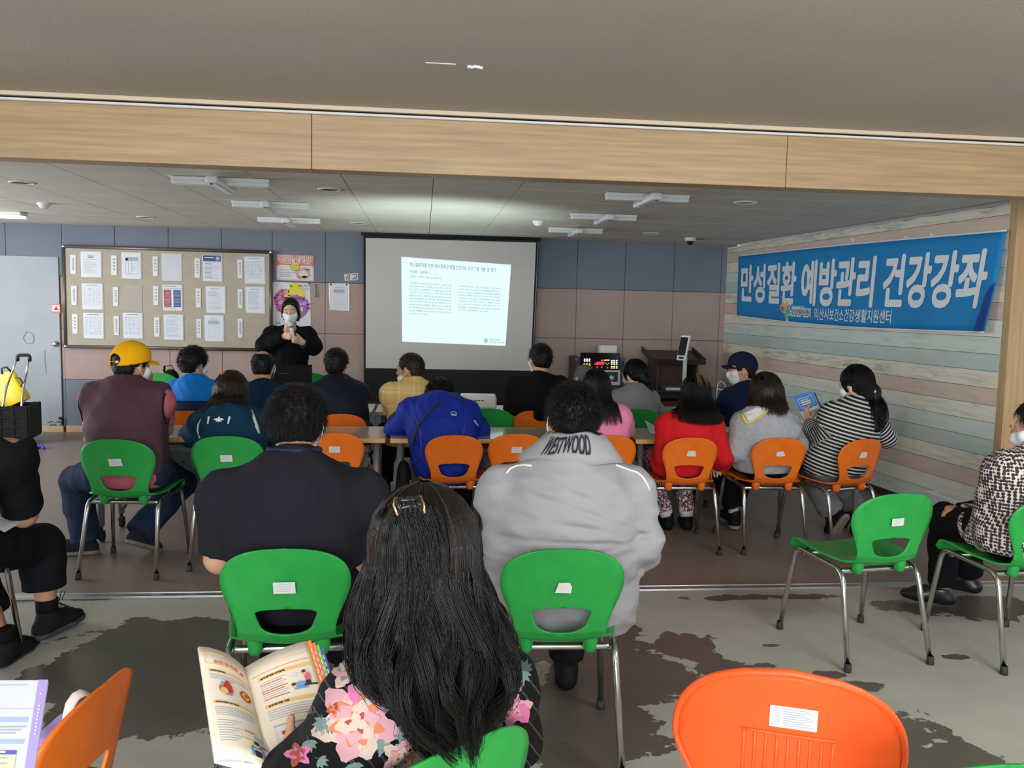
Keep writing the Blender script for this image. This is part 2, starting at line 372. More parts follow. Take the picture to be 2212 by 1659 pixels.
class Person:
    def __init__(s, label, hip, neck, head, hy=0, hp=0, hr=0, by=0, sw=.19, el=None, hd=None, kn=None, an=None, g=1.0, sk='a', vox=.011, group=None, bulge=.03, hs=1.0, lean=None, shd=.085, base=None, shoulders=None):
        s.hip, s.neck, s.head = A3(hip), A3(neck), A3(head); s.R = rot(by*D2R); s.H = rot(hy*D2R, hp*D2R, hr*D2R); s.g = g; s.hs = hs; s.vox = vox; s.by = by*D2R
        s.r, s.f = s.R[:, 0], s.R[:, 1]; up = nrm(s.neck-s.hip); s.up = up
        fw = nrm(s.f-up*(s.f@up)); s.fw = fw
        s.ch = mixp(s.hip, s.neck, .54)-fw*bulge; s.wa = mixp(s.hip, s.neck, .30)-fw*bulge*.55; s.uc = mixp(s.hip, s.neck, .72)-fw*bulge*.8
        sh0 = s.neck-up*shd
        s.sh = [sh0-s.r*sw+fw*.01, sh0+s.r*sw+fw*.01] if shoulders is None else [A3(x) for x in shoulders]
        s.el = [A3(x) for x in (el if el else [s.sh[0]-up*.26-s.r*.04+fw*.08, s.sh[1]-up*.26+s.r*.04+fw*.08])]
        s.hd = [A3(x) for x in (hd if hd else [s.el[0]+s.f*.22+s.r*.08, s.el[1]+s.f*.22-s.r*.08])]
        s.hj = [s.hip-s.r*.09, s.hip+s.r*.09]
        s.kn = [A3(x) for x in (kn if kn else [s.hip-s.r*.13+s.f*.40-A3((0, 0, .03)), s.hip+s.r*.13+s.f*.40-A3((0, 0, .03))])]
        s.an = [A3(x) for x in (an if an else [A3((k[0], k[1], 0))+s.f*.02+A3((0, 0, .09)) for k in s.kn])]
        s.sk = sk
        b = A3(base) if base is not None else A3((s.hip[0], s.hip[1], 0))
        s.hip = s.hip+A3((0, 0, .0))
        s.org = b; s.root = thing('person', label, 'person', b, 0, group)
        s.foot_dir = [None, None]; s.hands = None
    # --- shared shapes
    def lohi(s, pad=.2, pts=None):
        P = np.array(pts if pts is not None else [s.hip, s.neck, s.head, *s.sh, *s.el, *s.hd, *s.kn, *s.an, s.ch]); return P.min(0)-pad, P.max(0)+pad
    def torso(s, S, gr=0.0, low=True, k=.05, neck=True):
        g = s.g; fw = s.fw
        if low: S.cap(s.hip-s.r*.07, s.hip+s.r*.07, .105*g+gr, None, k)
        S.cap(s.hip, s.wa, .158*g+gr, .150*g+gr, k, (fw, 1.42)); S.cap(s.wa, s.ch, .150*g+gr, .165*g+gr, k, (fw, 1.45)); S.cap(s.ch, s.uc, .165*g+gr, .125*g+gr, k, (fw, 1.5))
        for i in (0, 1):
            S.cap(mixp(s.uc, s.neck, .1), s.sh[i], .085*g+gr, .056*(.5+.5*g)+gr, .045); S.cap(s.ch, s.sh[i], .085*g+gr, .06*g+gr, .05, (fw, 1.2))
            S.cap(s.neck-s.up*.012, mixp(s.neck, s.sh[i], .75)-s.up*.006, .052+gr, .042+gr, .04)
    def arm(s, S, i, gr=0.0, part=1.0, k=.03, fore=True):
        g = .5+.5*s.g
        S.cap(s.sh[i], mixp(s.sh[i], s.el[i], part), .058*g+gr, (.058-.016*part)*g+gr, k)
        if fore and part >= 1: S.cap(s.el[i], mixp(s.el[i], s.hd[i], .45), .043*g+gr, .042*g+gr, k); S.cap(mixp(s.el[i], s.hd[i], .45), s.hd[i], .042*g+gr, .029*g+gr*.8, k)
    def legs(s, S, gr=0.0, ankle=.048, k=.035, hem=1.0, thigh=.082):
        g = s.g
        for i in (0, 1):
            S.cap(s.hj[i], s.kn[i], thigh*g+gr, .06*g+gr, k); e = mixp(s.kn[i], s.an[i], hem); S.cap(s.kn[i], mixp(s.kn[i], e, .4), .058*g+gr, .056*g+gr, k); S.cap(mixp(s.kn[i], e, .4), e, .056*g+gr, ankle+gr, k)
    def hp3(s, x, y, z): return s.head+s.H@(A3((x, y, z))*s.hs)
    def skull(s, S, gr=0.0, k=.02):
        h = s.hs; S.ell(s.hp3(0, -.012, .022), A3((.075, .094, .092))*h+gr, s.H, k)
    def headsdf(s, S, face=1):
        h = s.hs; s.skull(S)
        S.ell(s.hp3(0, .022, -.035), A3((.062, .070, .078))*h, s.H, .03); S.ell(s.hp3(0, .048, -.085), A3((.034, .034, .030))*h, s.H, .03)
        for i in (-1, 1):
            Re = s.H@rot(-i*.45, 0, 0); S.ell(s.hp3(i*.078, -.008, -.012), A3((.011, .021, .032))*h, Re, .008); S.ell(s.hp3(i*.046, .062, -.03), A3((.022, .02, .02))*h, s.H, .02)
            S.ell(s.hp3(i*.080, .0, -.010), A3((.004, .011, .02))*h, Re, .004, cut=True)
            if face: S.ell(s.hp3(i*.032, .098, .006), A3((.016, .013, .010))*h, s.H, 0, cut=True); S.ell(s.hp3(i*.032, .080, .004), A3((.0135,)*3)*h, s.H, .004)
        S.cap(s.hp3(0, .088, .005), s.hp3(0, .108, -.030), .008*h, .0125*h, .012); S.cap(s.hp3(-.035, .08, .024), s.hp3(.035, .08, .024), .009*h, None, .015)
        S.cap(s.hp3(-.02, .086, -.062), s.hp3(.02, .086, -.062), .007*h, None, .008)
        S.cap(s.hp3(0, -.025, -.055), mixp(s.neck, s.hp3(0, -.02, -.06), .0)+s.fw*.03, .053*(.6+.4*s.g), .056*(.6+.4*s.g), .03)
    def body(s, hands=True, curls=(.5, .5), legs=True, hand_args=None):
        lo, hi = s.lohi(.22); S = Vol(lo, hi, s.vox); s.torso(S, -.012)
        for i in (0, 1): s.arm(S, i)
        if legs:
            s.legs(S, -.004, .036)
            for i in (0, 1): d = s.fdir(i); u_ = nrm(A3((0, 0, 1))-d*d[2]); S.cap(s.an[i], s.an[i]+d*.11-u_*.055, .032, .020, .03)
        s.headsdf(S)
        if hands:
            for i in (0, 1):
                ha = (hand_args or {}).get(i); d = nrm(s.hd[i]-s.el[i])
                if ha is None: ha = dict(d=d, n=(0, 0, -1), curl=curls[i])
                hand(S, s.hd[i], ha.get('d', d), ha.get('n', (0, 0, -1)), ha.get('side', 1 if i == 1 else -1), ha.get('curl', .5), ha.get('sc', 1.0), ha.get('thumb'))
        s.S = S; return S.mesh('body', s.org, skin(s.sk), s.root)
    def fdir(s, i):
        d = s.foot_dir[i]; return nrm(d) if d is not None else nrm(s.f+s.r*(.15 if i else -.15))
    def shirt(s, m, sleeve='long', gr=.014, hem=None, fold=.004, seed=1, k=.05, cuts=(), name='shirt', extra=None, vox=None, neckcut=.0, puff=0.0, dirn=None):
        lo, hi = s.lohi(.24, [s.hip, s.neck, s.ch, *s.sh, *s.el, *s.hd]); S = Vol(lo, hi, vox or s.vox); s.torso(S, gr, k=k)
        for i in (0, 1):
            if sleeve == 'long': s.arm(S, i, gr+puff)
            elif sleeve == 'short': s.arm(S, i, gr+.004, .62, fore=False)
            elif sleeve == 'mid': s.arm(S, i, gr+.006, .85, fore=False)
        if extra: extra(S)
        if fold: S.disp(folds(seed, fold, dirn=dirn))
        for i in (0, 1):   # open sleeve ends
            if sleeve == 'long': d = nrm(s.hd[i]-s.el[i]); S.F = _cap_cut(S, s.hd[i]-d*.012, d, s.hd[i]+d*.03, .068)
            elif sleeve in ('short', 'mid'): d = nrm(s.el[i]-s.sh[i]); q = mixp(s.sh[i], s.el[i], .66 if sleeve == 'short' else .9); S.F = _cap_cut(S, q, d, q, .13)
        q0, q1 = s.neck+s.fw*.03+s.up*(.012-neckcut), s.hp3(0, -.02, -.02); T = Vol(lo, hi, vox or s.vox); T.cap(q0, q1, .058*(.6+.4*s.g)+.004+neckcut*.35, .062*(.6+.4*s.g)+.006, 0); S.F = np.maximum(S.F, -T.F)   # neck opening
        S.F = _cap_cut(S, s.neck+s.up*.055, nrm(s.up+s.fw*.25), s.neck+s.up*.09, .15)
        if hem is not None: S.cut(s.hip+A3((0, 0, hem)), (0, 0, -1))
        for c in cuts: S.cut(*c)
        return S.mesh(name, s.org, m, s.root)
    def neck_ring(s, m, r=.068, w=.008, h=.008, tilt=.25, name='neckband', flat=.5, fwd=.018):
        c = s.neck+s.fw*fwd+s.up*h; r = r*(.6+.4*s.g); mb = MB(); mb.tube([c+s.r*r*math.sin(a)*1.04-s.fw*r*math.cos(a)+s.up*(tilt*r*math.cos(a)) for a in np.linspace(0, 2*PI, 33)], w, 8, caps=False); return mb.build(name, m, s.root)
    def trousers(s, m, gr=.010, ankle=.055, hem=.93, fold=.004, seed=3, vox=None, thigh=.084):
        lo, hi = s.lohi(.2, [s.hip, *s.kn, *s.an]); S = Vol(lo, hi, vox or s.vox)
        S.cap(s.hip-s.r*.07, s.hip+s.r*.07, .104*s.g+.004, None, .04); S.cap(s.hip, mixp(s.hip, s.wa, .5), .153*s.g+.004, .146*s.g+.002, .04, (s.fw, 1.42)); s.legs(S, gr, ankle, hem=hem, thigh=thigh)
        if fold: S.disp(folds(seed, fold))
        for i in (0, 1): e = mixp(s.kn[i], s.an[i], hem); S.F = _cap_cut(S, e, s.an[i]-s.kn[i], e, .12)
        return S.mesh('trousers', s.org, m, s.root)
    def shoes(s, m, msole=None, lift=(0, 0), vox=.008, size=1.0, high=.0):
        for i in (0, 1):
            a = s.an[i]; d = s.fdir(i); d0 = d.copy()
            t = lift[i]; up = nrm(A3((0, 0, 1))-d*d[2]); z = a-up*.085
            heel = z-d*.035*size+up*.034; toe = z+d*.165*size+up*.026; ball = z+d*.10*size+up*.034
            P = np.array([heel, toe, a]); S = Vol(P.min(0)-.09, P.max(0)+.09, vox)
            S.cap(heel, ball, .036, .044, .02, (up, 1.0)); S.cap(ball, toe, .043, .032, .02, (up, 1.3)); S.cap(heel+d*.02, a+up*(.02+high), .038, .042, .03); S.cap(a-up*.018+d*.02, mixp(ball, toe, .3), .042, .034, .03)
            S.F = _cap_cut(S, a+up*(.035+high), up, a+up*.1, .13); S.cut(z+up*(.018 if msole else .0), -up)
            sh = S.mesh('shoe', s.org, m, s.root)
            if msole and sh:
                S = Vol(P.min(0)-.09, P.max(0)+.09, vox); S.cap(heel-up*.02, ball-up*.02, .042, .05, .02); S.cap(ball-up*.02, toe-up*.012, .05, .039, .02)
                S.cut(z+up*.021, up); S.cut(z-up*.004, -up); ob = S.mesh('sole', s.org, msole, sh)
                if ob: ob.location = (0, 0, 0)
    def hairline(s, p, front=.045, slope=.33, nape=-.078):
        'p (n,3) in head units: True where hair grows'
        x, y, z = p[:, 0], p[:, 1], p[:, 2]
        return (y < front+slope*z) & (z > nape+np.clip(y+.04, 0, 1)*.75) & ~((np.abs(x) > .05) & (y > -.03) & (z < -.012) & (y < .03)) & ~((y > .02) & (z < .03))
    def short_hair(s, m, t=.010, n=1500, L=.03, r=.0011, droop=.3, whorl=(.01, -.06, .1), front=.045, nape=-.075, seed=5, flow=.7, mess=.35, lift=.45, top=None, vox=None, disp=.003, bald=None, seg=4):
        vx = vox or max(.006, s.vox*.7); h = s.hs; S = Vol(s.head-.19, s.head+.19, vx); s.skull(S, t*h)
        S.ell(s.hp3(0, -.03, -.03), A3((.064, .066, .058))*h+t*.4, s.H, .02)
        X, Y, Z = np.meshgrid(*S.ax, indexing='ij'); q = (np.stack([X, Y, Z], -1)-s.head)@s.H/h
        d = np.maximum(q[..., 1]-(front+.33*q[..., 2]), (nape+np.clip(q[..., 1]+.04, 0, 1)*.75)-q[..., 2])
        d = np.maximum(d, -np.maximum(np.maximum(np.abs(q[..., 1]+.006)-.034, q[..., 2]+.006), .045-np.abs(q[..., 0])))
        S.F = np.maximum(S.F, (d*h).astype(np.float32))
        if bald: S.ell(s.hp3(*bald[0]), A3(bald[1])*h, s.H, 0, cut=True)
        if disp: S.disp(folds(seed, disp, 6, (.012, .03)))
        ob = S.mesh('hair', s.org, m, s.root)
        r_ = np.random.default_rng(seed); p = r_.normal(size=(n*3, 3)); p /= np.linalg.norm(p, axis=1, keepdims=True)
        e = A3((0, -.012, .022))+p*(A3((.075, .094, .092))+t*.85); ok = s.hairline(e, front, nape=nape)
        if bald: ok &= (((e-A3(bald[0]))/A3(bald[1]))**2).sum(1) > 1
        e = e[ok][:n]; p = p[ok][:n]
        w_ = e-A3(whorl); w_ -= p*(w_*p).sum(1, keepdims=True); w_ /= np.maximum(1e-6, np.linalg.norm(w_, axis=1, keepdims=True))
        dr = p*lift+w_*flow+r_.normal(size=p.shape)*mess; dr /= np.linalg.norm(dr, axis=1, keepdims=True)
        tt = np.linspace(0, 1, seg)[None, :, None]; Ls = L*r_.uniform(.6, 1.15, size=(len(e), 1, 1))*np.clip(1.0+6.0*(e[:, 2:3, None]+.01), .3, 1.12)
        P = e[:, None, :]+dr[:, None, :]*tt*Ls+A3((0, 0, -1))*(tt**2)*Ls*droop; rr = r_.normal(size=(len(e), 1, 3))*Ls*.12*tt**2; P = P+rr
        append_strands(ob, s.head+(P*h)@s.H.T, r, s.org); return ob
    def long_hair(s, m, zend, n=700, flare=.02, part=(0, .03, .112), face=.9, r=.0016, wave=.004, seed=9, back=0.0, seg=14, t=.012, bottom=None, tip=.03, vol=True, sidefront=None, drape=None, vox=None, wl=2.2, center=None, widen=1.0, out=.5, cinch=None, cpow=1.3, taper=0.0, locks=0, lockamp=0.0):
        'locks that leave the parting, follow the skull and fall to zend (world height)'
        h = s.hs; r_ = np.random.default_rng(seed); top = A3((0, -.012, .022)); ax = A3((.075, .094, .092))+t
        ph = r_.uniform(-PI+face, PI-face, size=n)+0.0   # 0 = back of the head
        lay = r_.uniform(-.5, 1, size=n)**1
        K = 6; th = np.linspace(.12, PI*.54, K)[None, :]*np.ones((n, 1)); dx = np.sin(ph)[:, None]; dy = -np.cos(ph)[:, None]
        rad = 1+.05*lay[:, None]
        x = np.sin(th)*dx*ax[0]*rad; y = np.sin(th)*dy*ax[1]*rad; z = np.cos(th)*ax[2]*rad
        P1 = s.head+(np.stack([x, y, z], -1)+top)@s.H.T*h
        e = P1[:, -1]; ov = e-s.head; ov[:, 2] = 0; ov /= np.maximum(1e-6, np.linalg.norm(ov, axis=1, keepdims=True))
        T = np.linspace(0, 1, seg+1)[1:][None, :]; ze = zend+r_.uniform(-tip, tip*.6, size=n)
        Zf = e[:, 2:3]+(ze[:, None]-e[:, 2:3])*T
        fx = flare*out*(np.sin(T*PI*(.5+.32*taper))**1.7)*(1+.6*lay[:, None])
        P2 = np.stack([e[:, 0:1]+ov[:, 0:1]*fx*widen, e[:, 1:2]+ov[:, 1:2]*fx, Zf], -1)
        if back: P2 = P2-s.f*(back*np.clip(T*1.6, 0, 1)**1.3)[..., None]
        if cinch is not None: cc, amt = cinch; kk = (amt*np.clip(T, 0, 1)**cpow)[..., None]; P2[..., :2] = P2[..., :2]*(1-kk)+A3(cc)[:2]*kk
        f1 = r_.uniform(.7, 1.4, size=(n, 1))*wl; p1 = r_.uniform(0, 6.28, size=(n, 1))
        if locks:
            lid = (np.floor((ph+PI)/(2*PI)*locks)*3+np.floor((lay+.5)*1.99)).astype(int); tb = r_.uniform(0, 1, size=(lid.max()+2, 5)); q_ = tb[lid]
            f1 = (.75+.6*q_[:, 0:1])*wl; p1 = q_[:, 1:2]*6.28+r_.normal(size=(n, 1))*.25
            P2[..., 0] += lockamp*(q_[:, 2:3]-.5)*T; ze2 = (q_[:, 3:4]-.5)*.07; P2[..., 2] += ze2*T
            cx_ = np.zeros(lid.max()+2); cn_ = np.zeros(lid.max()+2); np.add.at(cx_, lid, ph); np.add.at(cn_, lid, 1); pm = (cx_/np.maximum(1, cn_))[lid][:, None]; dph = (pm-ph[:, None])*.06*T; P2[..., 0] += dph
        wv = wave*np.sin(T*6.28*f1+p1); P2[..., 0] += wv*(.3+T); P2[..., 1] += wave*np.cos(T*6.28*f1+p1*1.7)*(.3+T)
        if drape is not None: P2 = drape(P2, T)
        return np.concatenate([P1, P2], axis=1)
    def hair_volume(s, m, caps, t=.014, front=.05, disp=.0035, lam=(.012, .035), seed=4, vox=None, hairface=True, lo=None, hi=None, nape=-.11):
        P = [s.head]+[c[0] for c in caps]+[c[1] for c in caps]; P = np.array(P); S = Vol(P.min(0)-.17, P.max(0)+.17, vox or max(.007, s.vox*.8))
        s.skull(S, t*s.hs)
        for c in caps: S.cap(c[0], c[1], c[2], c[3], c[4] if len(c) > 4 else .03, c[5] if len(c) > 5 else None)
        if hairface:
            X, Y, Z = np.meshgrid(*S.ax, indexing='ij'); q = (np.stack([X, Y, Z], -1)-s.head)@s.H/s.hs
            d = np.maximum(q[..., 1]-(front+.33*np.clip(q[..., 2], -.05, 1)), -.35-q[..., 2]); S.F = np.maximum(S.F, (d*s.hs).astype(np.float32))
        if disp: S.disp(folds(seed, disp, 6, lam, dirn=(1, .8, .05), spread=.25))
        return S.mesh('hair', s.org, m, s.root)
    def mask(s, m, low=False, loops=True, vox=.006, chin=False):
        h = s.hs; S = Vol(s.head-.17, s.head+.17, vox); dz = -.045 if chin else 0
        S.ell(s.hp3(0, .026, -.04), A3((.069, .079, .082))*h, s.H, .02); S.ell(s.hp3(0, .05, -.085), A3((.042, .044, .038))*h, s.H, .03)
        for i in (-1, 1): S.ell(s.hp3(i*.046, .062, -.03), A3((.027, .026, .026))*h, s.H, .02)
        if not chin: S.cap(s.hp3(0, .094, -.008), s.hp3(0, .106, -.045), .010*h, .016*h, .035)
        for p0, n_ in (((0, .034, -.04), (0, -1, .25)), ((0, .09, -.010+dz), (0, .25, 1)), ((0, 0, -.122), (0, 0, -1))): S.cut(s.hp3(*p0), s.H@A3(n_))
        ob = S.mesh('face_mask', s.org, m, s.root)
        if loops:
            for i in (-1, 1):
                for za in (-.022+dz, -.075):
                    mb = MB(); mb.tube([s.hp3(i*.068, .035, za), s.hp3(i*.080, .012, (za-.01)*.6), s.hp3(i*.091, -.012, -.012 if za > -.05 else -.03), s.hp3(i*.083, -.024, .0)], .0016, 6)
                    mb.build('ear_loop', m, ob)
        return ob
    def ear_loop(s, m, i, r=.0018):
        mb = MB(); mb.tube([s.hp3(i*.066, .045, -.085), s.hp3(i*.082, .0, -.052), s.hp3(i*.094, -.02, -.02), s.hp3(i*.090, -.022, .008), s.hp3(i*.08, -.008, .024)], r, 6); return mb.build('ear_loop', m, s.root)
    def glasses(s, m, mg=None):
        mb = MB()
        for i in (-1, 1):
            c = [s.hp3(i*.034+.024*math.cos(a), .112, .004+.019*math.sin(a)) for a in np.linspace(0, 2*PI, 17)]; mb.tube(c, .0011, 6, caps=False)
            mb.tube([s.hp3(i*.058, .110, .008), s.hp3(i*.078, .095, .010), s.hp3(i*.083, .0, .010), s.hp3(i*.084, -.02, -.002)], .0013, 6)
        mb.tube([s.hp3(-.012, .113, .008), s.hp3(.012, .113, .008)], .0016, 6); return mb.build('glasses', m, s.root)
    def cap_hat(s, m, mo=None, opening=False, strap=None, vis=1.0, tilt=.0, vox=.006):
        'baseball cap: crown, curved visor, button, back opening with its strap'
        h = s.hs; S = Vol(s.head-.26, s.head+.26, vox); s.skull(S, .019*h); S.ell(s.hp3(0, .01, .065), A3((.078, .094, .072))*h, s.H, .03)
        up = s.H@nrm((0, .22, -1)); S.cut(s.hp3(0, 0, .020), up)
        if opening: S.ell(s.hp3(0, -.115, .028), A3((.042, .05, .034))*h, s.H, 0, cut=True)
        # hollow it
        T = Vol(s.head-.26, s.head+.26, vox); s.skull(T, .012*h); S.F = np.maximum(S.F, -T.F)
        V = Vol(s.head-.26, s.head+.26, vox); V.cap(s.hp3(-.03, .06, .038), s.hp3(.03, .06, .038), .052*h, None, .01); V.cap(s.hp3(-.026, .115, .030), s.hp3(.026, .115, .030), .046*h, None, .02)
        X, Y, Z = np.meshgrid(*V.ax, indexing='ij'); q = (np.stack([X, Y, Z], -1)-s.head)@s.H/h
        zc = .043-.16*(q[..., 1]-.06)-5.5*q[..., 0]**2; V.F = np.maximum(V.F, ((np.abs(q[..., 2]-zc)-.0042)*h).astype(np.float32)); V.F = np.maximum(V.F, -T.F)
        ob = S.mesh('cap', s.org, m, s.root); V.mesh('visor', s.org, m, ob)
        S = Vol(s.head-.2, s.head+.2, vox); S.ell(s.hp3(0, .005, .140), A3((.009, .009, .006))*h, s.H, 0); S.mesh('button', s.org, m, ob)
        if strap:
            mb = MB(); mb.tube([s.hp3(.052*math.sin(a)*1.0, -.012-.116*math.cos(a*.75), .012+.006) for a in np.linspace(-.9, .9, 9)], .009, 8, flat=.25); mb.build('strap', m, ob)
            mb = MB(); mb.box(s.hp3(.03, -.118, .018), (.018, .012, .016), Matrix(s.H.tolist()), .002); mb.build('buckle', strap, ob)
        return ob
def _cap_cut(S, p0, n, c, R):
    'cut by a plane, only inside a ball round c'
    n = nrm(n); sl, X, Y, Z = S.sub(A3(c)-R, A3(c)+R)
    d = (X-p0[0])*n[0]+(Y-p0[1])*n[1]+(Z-p0[2])*n[2]; b = np.sqrt((X-c[0])**2+(Y-c[1])**2+(Z-c[2])**2)-R
    F = S.F.copy(); F[sl] = np.maximum(F[sl], np.minimum(d, -b).astype(np.float32)); return F
def bvh_of(ob):
    me = ob.data; M = ob.matrix_world; o = Vector(wloc(ob)); return BVHTree.FromPolygons([v.co+o for v in me.vertices], [tuple(p.vertices) for p in me.polygons])
def project(bv, c, R, off=.0015, dist=.6):
    'returns a function that lays plane point (x, y) of frame R at c on the surface below'
    n = R.col[2].normalized()
    def fn(x, y):
        p = Vector(c)+R.col[0]*x+R.col[1]*y; hit = bv.ray_cast(p+n*.25, -n, dist)
        return (hit[0]+n*off) if hit[0] is not None else p
    return fn
def join_into(ob, mb, mats):
    'adds flat print collected in mb to the mesh of ob (same part)'
    me = ob.data; base = len(me.materials); o = Vector(wloc(ob))
    for m_ in mats: me.materials.append(m_)
    bm = bmesh.new(); bm.from_mesh(me); vs = [bm.verts.new(Vector(p)-o) for p in mb.v]
    for f, mi in zip(mb.f, mb.m):
        try: fc = bm.faces.new([vs[i] for i in f]); fc.material_index = base+mi; fc.smooth = False
        except ValueError: pass
    bm.to_mesh(me); bm.free()

def unbury(P, ob, off=.006):
    'lifts points of hair that lie inside a garment onto its surface'
    bv = bvh_of(ob); S = P.shape; Q = P.reshape(-1, 3).copy(); o = wloc(ob); zs = [v.co.z for v in ob.data.vertices]; top = max(zs)+o.z+.02
    t = bv.find_nearest(Vector((o.x, o.y, top+1.0))); sg = 1 if t[1].dot(Vector((o.x, o.y, top+1.0))-t[0]) > 0 else -1
    for i in np.nonzero(Q[:, 2] < top)[0]:
        p = Vector(Q[i]); h = bv.find_nearest(p, .12)
        if h[0] is not None:
            n = h[1]*sg; d = (p-h[0]).dot(n)
            if d < off: Q[i] = h[0]+n*off
    return Q.reshape(S)
# ------------------------------------------------------------------ room shell
WALL, ZC, ZF = 9.85, 2.30, 2.47
def fabric_panel(name, col):
    g = NT(name); tc = g.n('ShaderNodeTexCoord'); n1 = g.n('ShaderNodeTexNoise', i_Scale=260.0, i_Detail=3.0); g.l(tc.outputs['Object'], n1.inputs['Vector'])
    n2 = g.n('ShaderNodeTexNoise', i_Scale=2.2, i_Detail=4.0); g.l(tc.outputs['Object'], n2.inputs['Vector'])
    f = g.math('ADD', g.math('MULTIPLY', n1.outputs['Fac'], .6), g.math('MULTIPLY', n2.outputs['Fac'], .4))
    g.l(g.mix(f, tuple(v*.72 for v in col), tuple(v*1.28 for v in col)), g.b.inputs['Base Color'])
    bp = g.n('ShaderNodeBump', i_Strength=.25, i_Distance=.003); g.l(n1.outputs['Fac'], bp.inputs['Height']); g.l(bp.outputs[0], g.b.inputs['Normal'])
    g.b.inputs['Roughness'].default_value = .95; g.b.inputs['Specular IOR Level'].default_value = .1
    return g.m
M_BLUE = fabric_panel('blue_grey_fabric_panel', s2l(122, 130, 142)); M_MAUVE = fabric_panel('mauve_fabric_panel', s2l(176, 154, 146))
M_GAP = mat('dark_gap', (0.02, 0.02, 0.022), rough=.9)
wb = MB(); wb.box(((-5.4+3.66)/2, WALL+.055, 1.2), (9.2, .07, 2.6), m=2)
cols = [-5.3, -4.55, -3.963, -3.404, -2.832, -2.257, -1.701, -1.112, -.53, .05, .63, 1.21, 1.794, 2.369, 2.962, 3.54, 3.68]
bands = [(2.31, 1.735, 0), (1.735, 1.155, 1), (1.155, .592, 1), (.592, .06, 0)]
for i in range(len(cols)-1):
    for z1, z0, m_ in bands:
        if cols[i+1] < -3.9 and z0 < 1.7: continue
        x0, x1 = cols[i]+.002, cols[i+1]-.002
        wb.box(((x0+x1)/2, WALL+.012, (z0+z1)/2), (x1-x0, .024, z1-z0-.004), bev=.004, m=m_, seg=1)
for z1, z0, m_ in bands[1:]: wb.box((-3.977, WALL+.014, (z0+z1)/2), (.026, .02, z1-z0-.004), m=m_)
struct('wall_back', wb, [M_BLUE, M_MAUVE, M_GAP])
# door flush in the left of the back wall
def door_mat():
    g = NT('pale_grey_door_paint'); tc = g.n('ShaderNodeTexCoord'); n = g.n('ShaderNodeTexNoise', i_Scale=3.0, i_Detail=6.0); g.l(tc.outputs['Object'], n.inputs['Vector'])
    g.l(g.mix(n.outputs['Fac'], s2l(148, 154, 162), s2l(172, 176, 183)), g.b.inputs['Base Color']); g.b.inputs['Roughness'].default_value = .55; return g.m
M_STEEL = mat('brushed_steel', (.62, .62, .63), rough=.25, metal=1.0); M_BLACK = mat('black_plastic', (.012, .012, .013), rough=.45); M_SCUFF = mat('black_scuff', (.05, .05, .05), rough=.9)
d = MB(); d.box((-4.6, WALL+.005, 1.005), (1.20, .04, 1.88), bev=.003)
def wpt(x, y, o=.0): p = at(x, y, WALL-.017-o); return Vector(p)
sc_ = random.Random(3)
loop = [(50, 730), (58, 716), (71, 721), (74, 735), (68, 743), (56, 741), (50, 730)]
d.tube([wpt(*p) for p in loop], .002, 5, m=1); d.tube([wpt(97, 757), wpt(97, 780), wpt(100, 808)], .0015, 5, m=1)
for k in range(26):
    p = wpt(sc_.uniform(102, 132), sc_.choice([912, 917, 911, 918])+sc_.uniform(-1.5, 1.5)); d.box(p, (sc_.uniform(.006, .022), .001, .006), m=1)
door = tag(d.build('door_1', [door_mat(), M_SCUFF]), kind='structure')
kb = MB(); c = at(122, 743, WALL-.015); kb.lathe([(.032, 0), (.032, .006), (.013, .01), (.013, .03), (.027, .04), (.03, .052), (.022, .064), (0, .066)], c, 20, R=Matrix.Rotation(PI/2, 3, 'X')); kb.build('door_knob', M_STEEL, door)
kb = MB(); p = at(134, 903, WALL-.02); q = at(135, 918, WALL-.02); kb.tube([p, q], .012, 8); kb.box(Vector(p)+Vector((-.01, -.01, 0)), (.04, .03, .03), bev=.006); kb.build('door_stop', M_BLACK, door)
M_OAK = mat('pale_oak_trim', s2l(205, 172, 132), rough=.5, bump=.1, bscale=6, var=.12, vscale=4, stretch=(1, 1, 12))
b = MB(); b.box((-4.6, WALL-.004, .033), (1.22, .03, .066), bev=.003); b.box((-.16, WALL-.004, .037), (7.6, .034, .074), bev=.003); struct('baseboard_back', b, M_OAK)

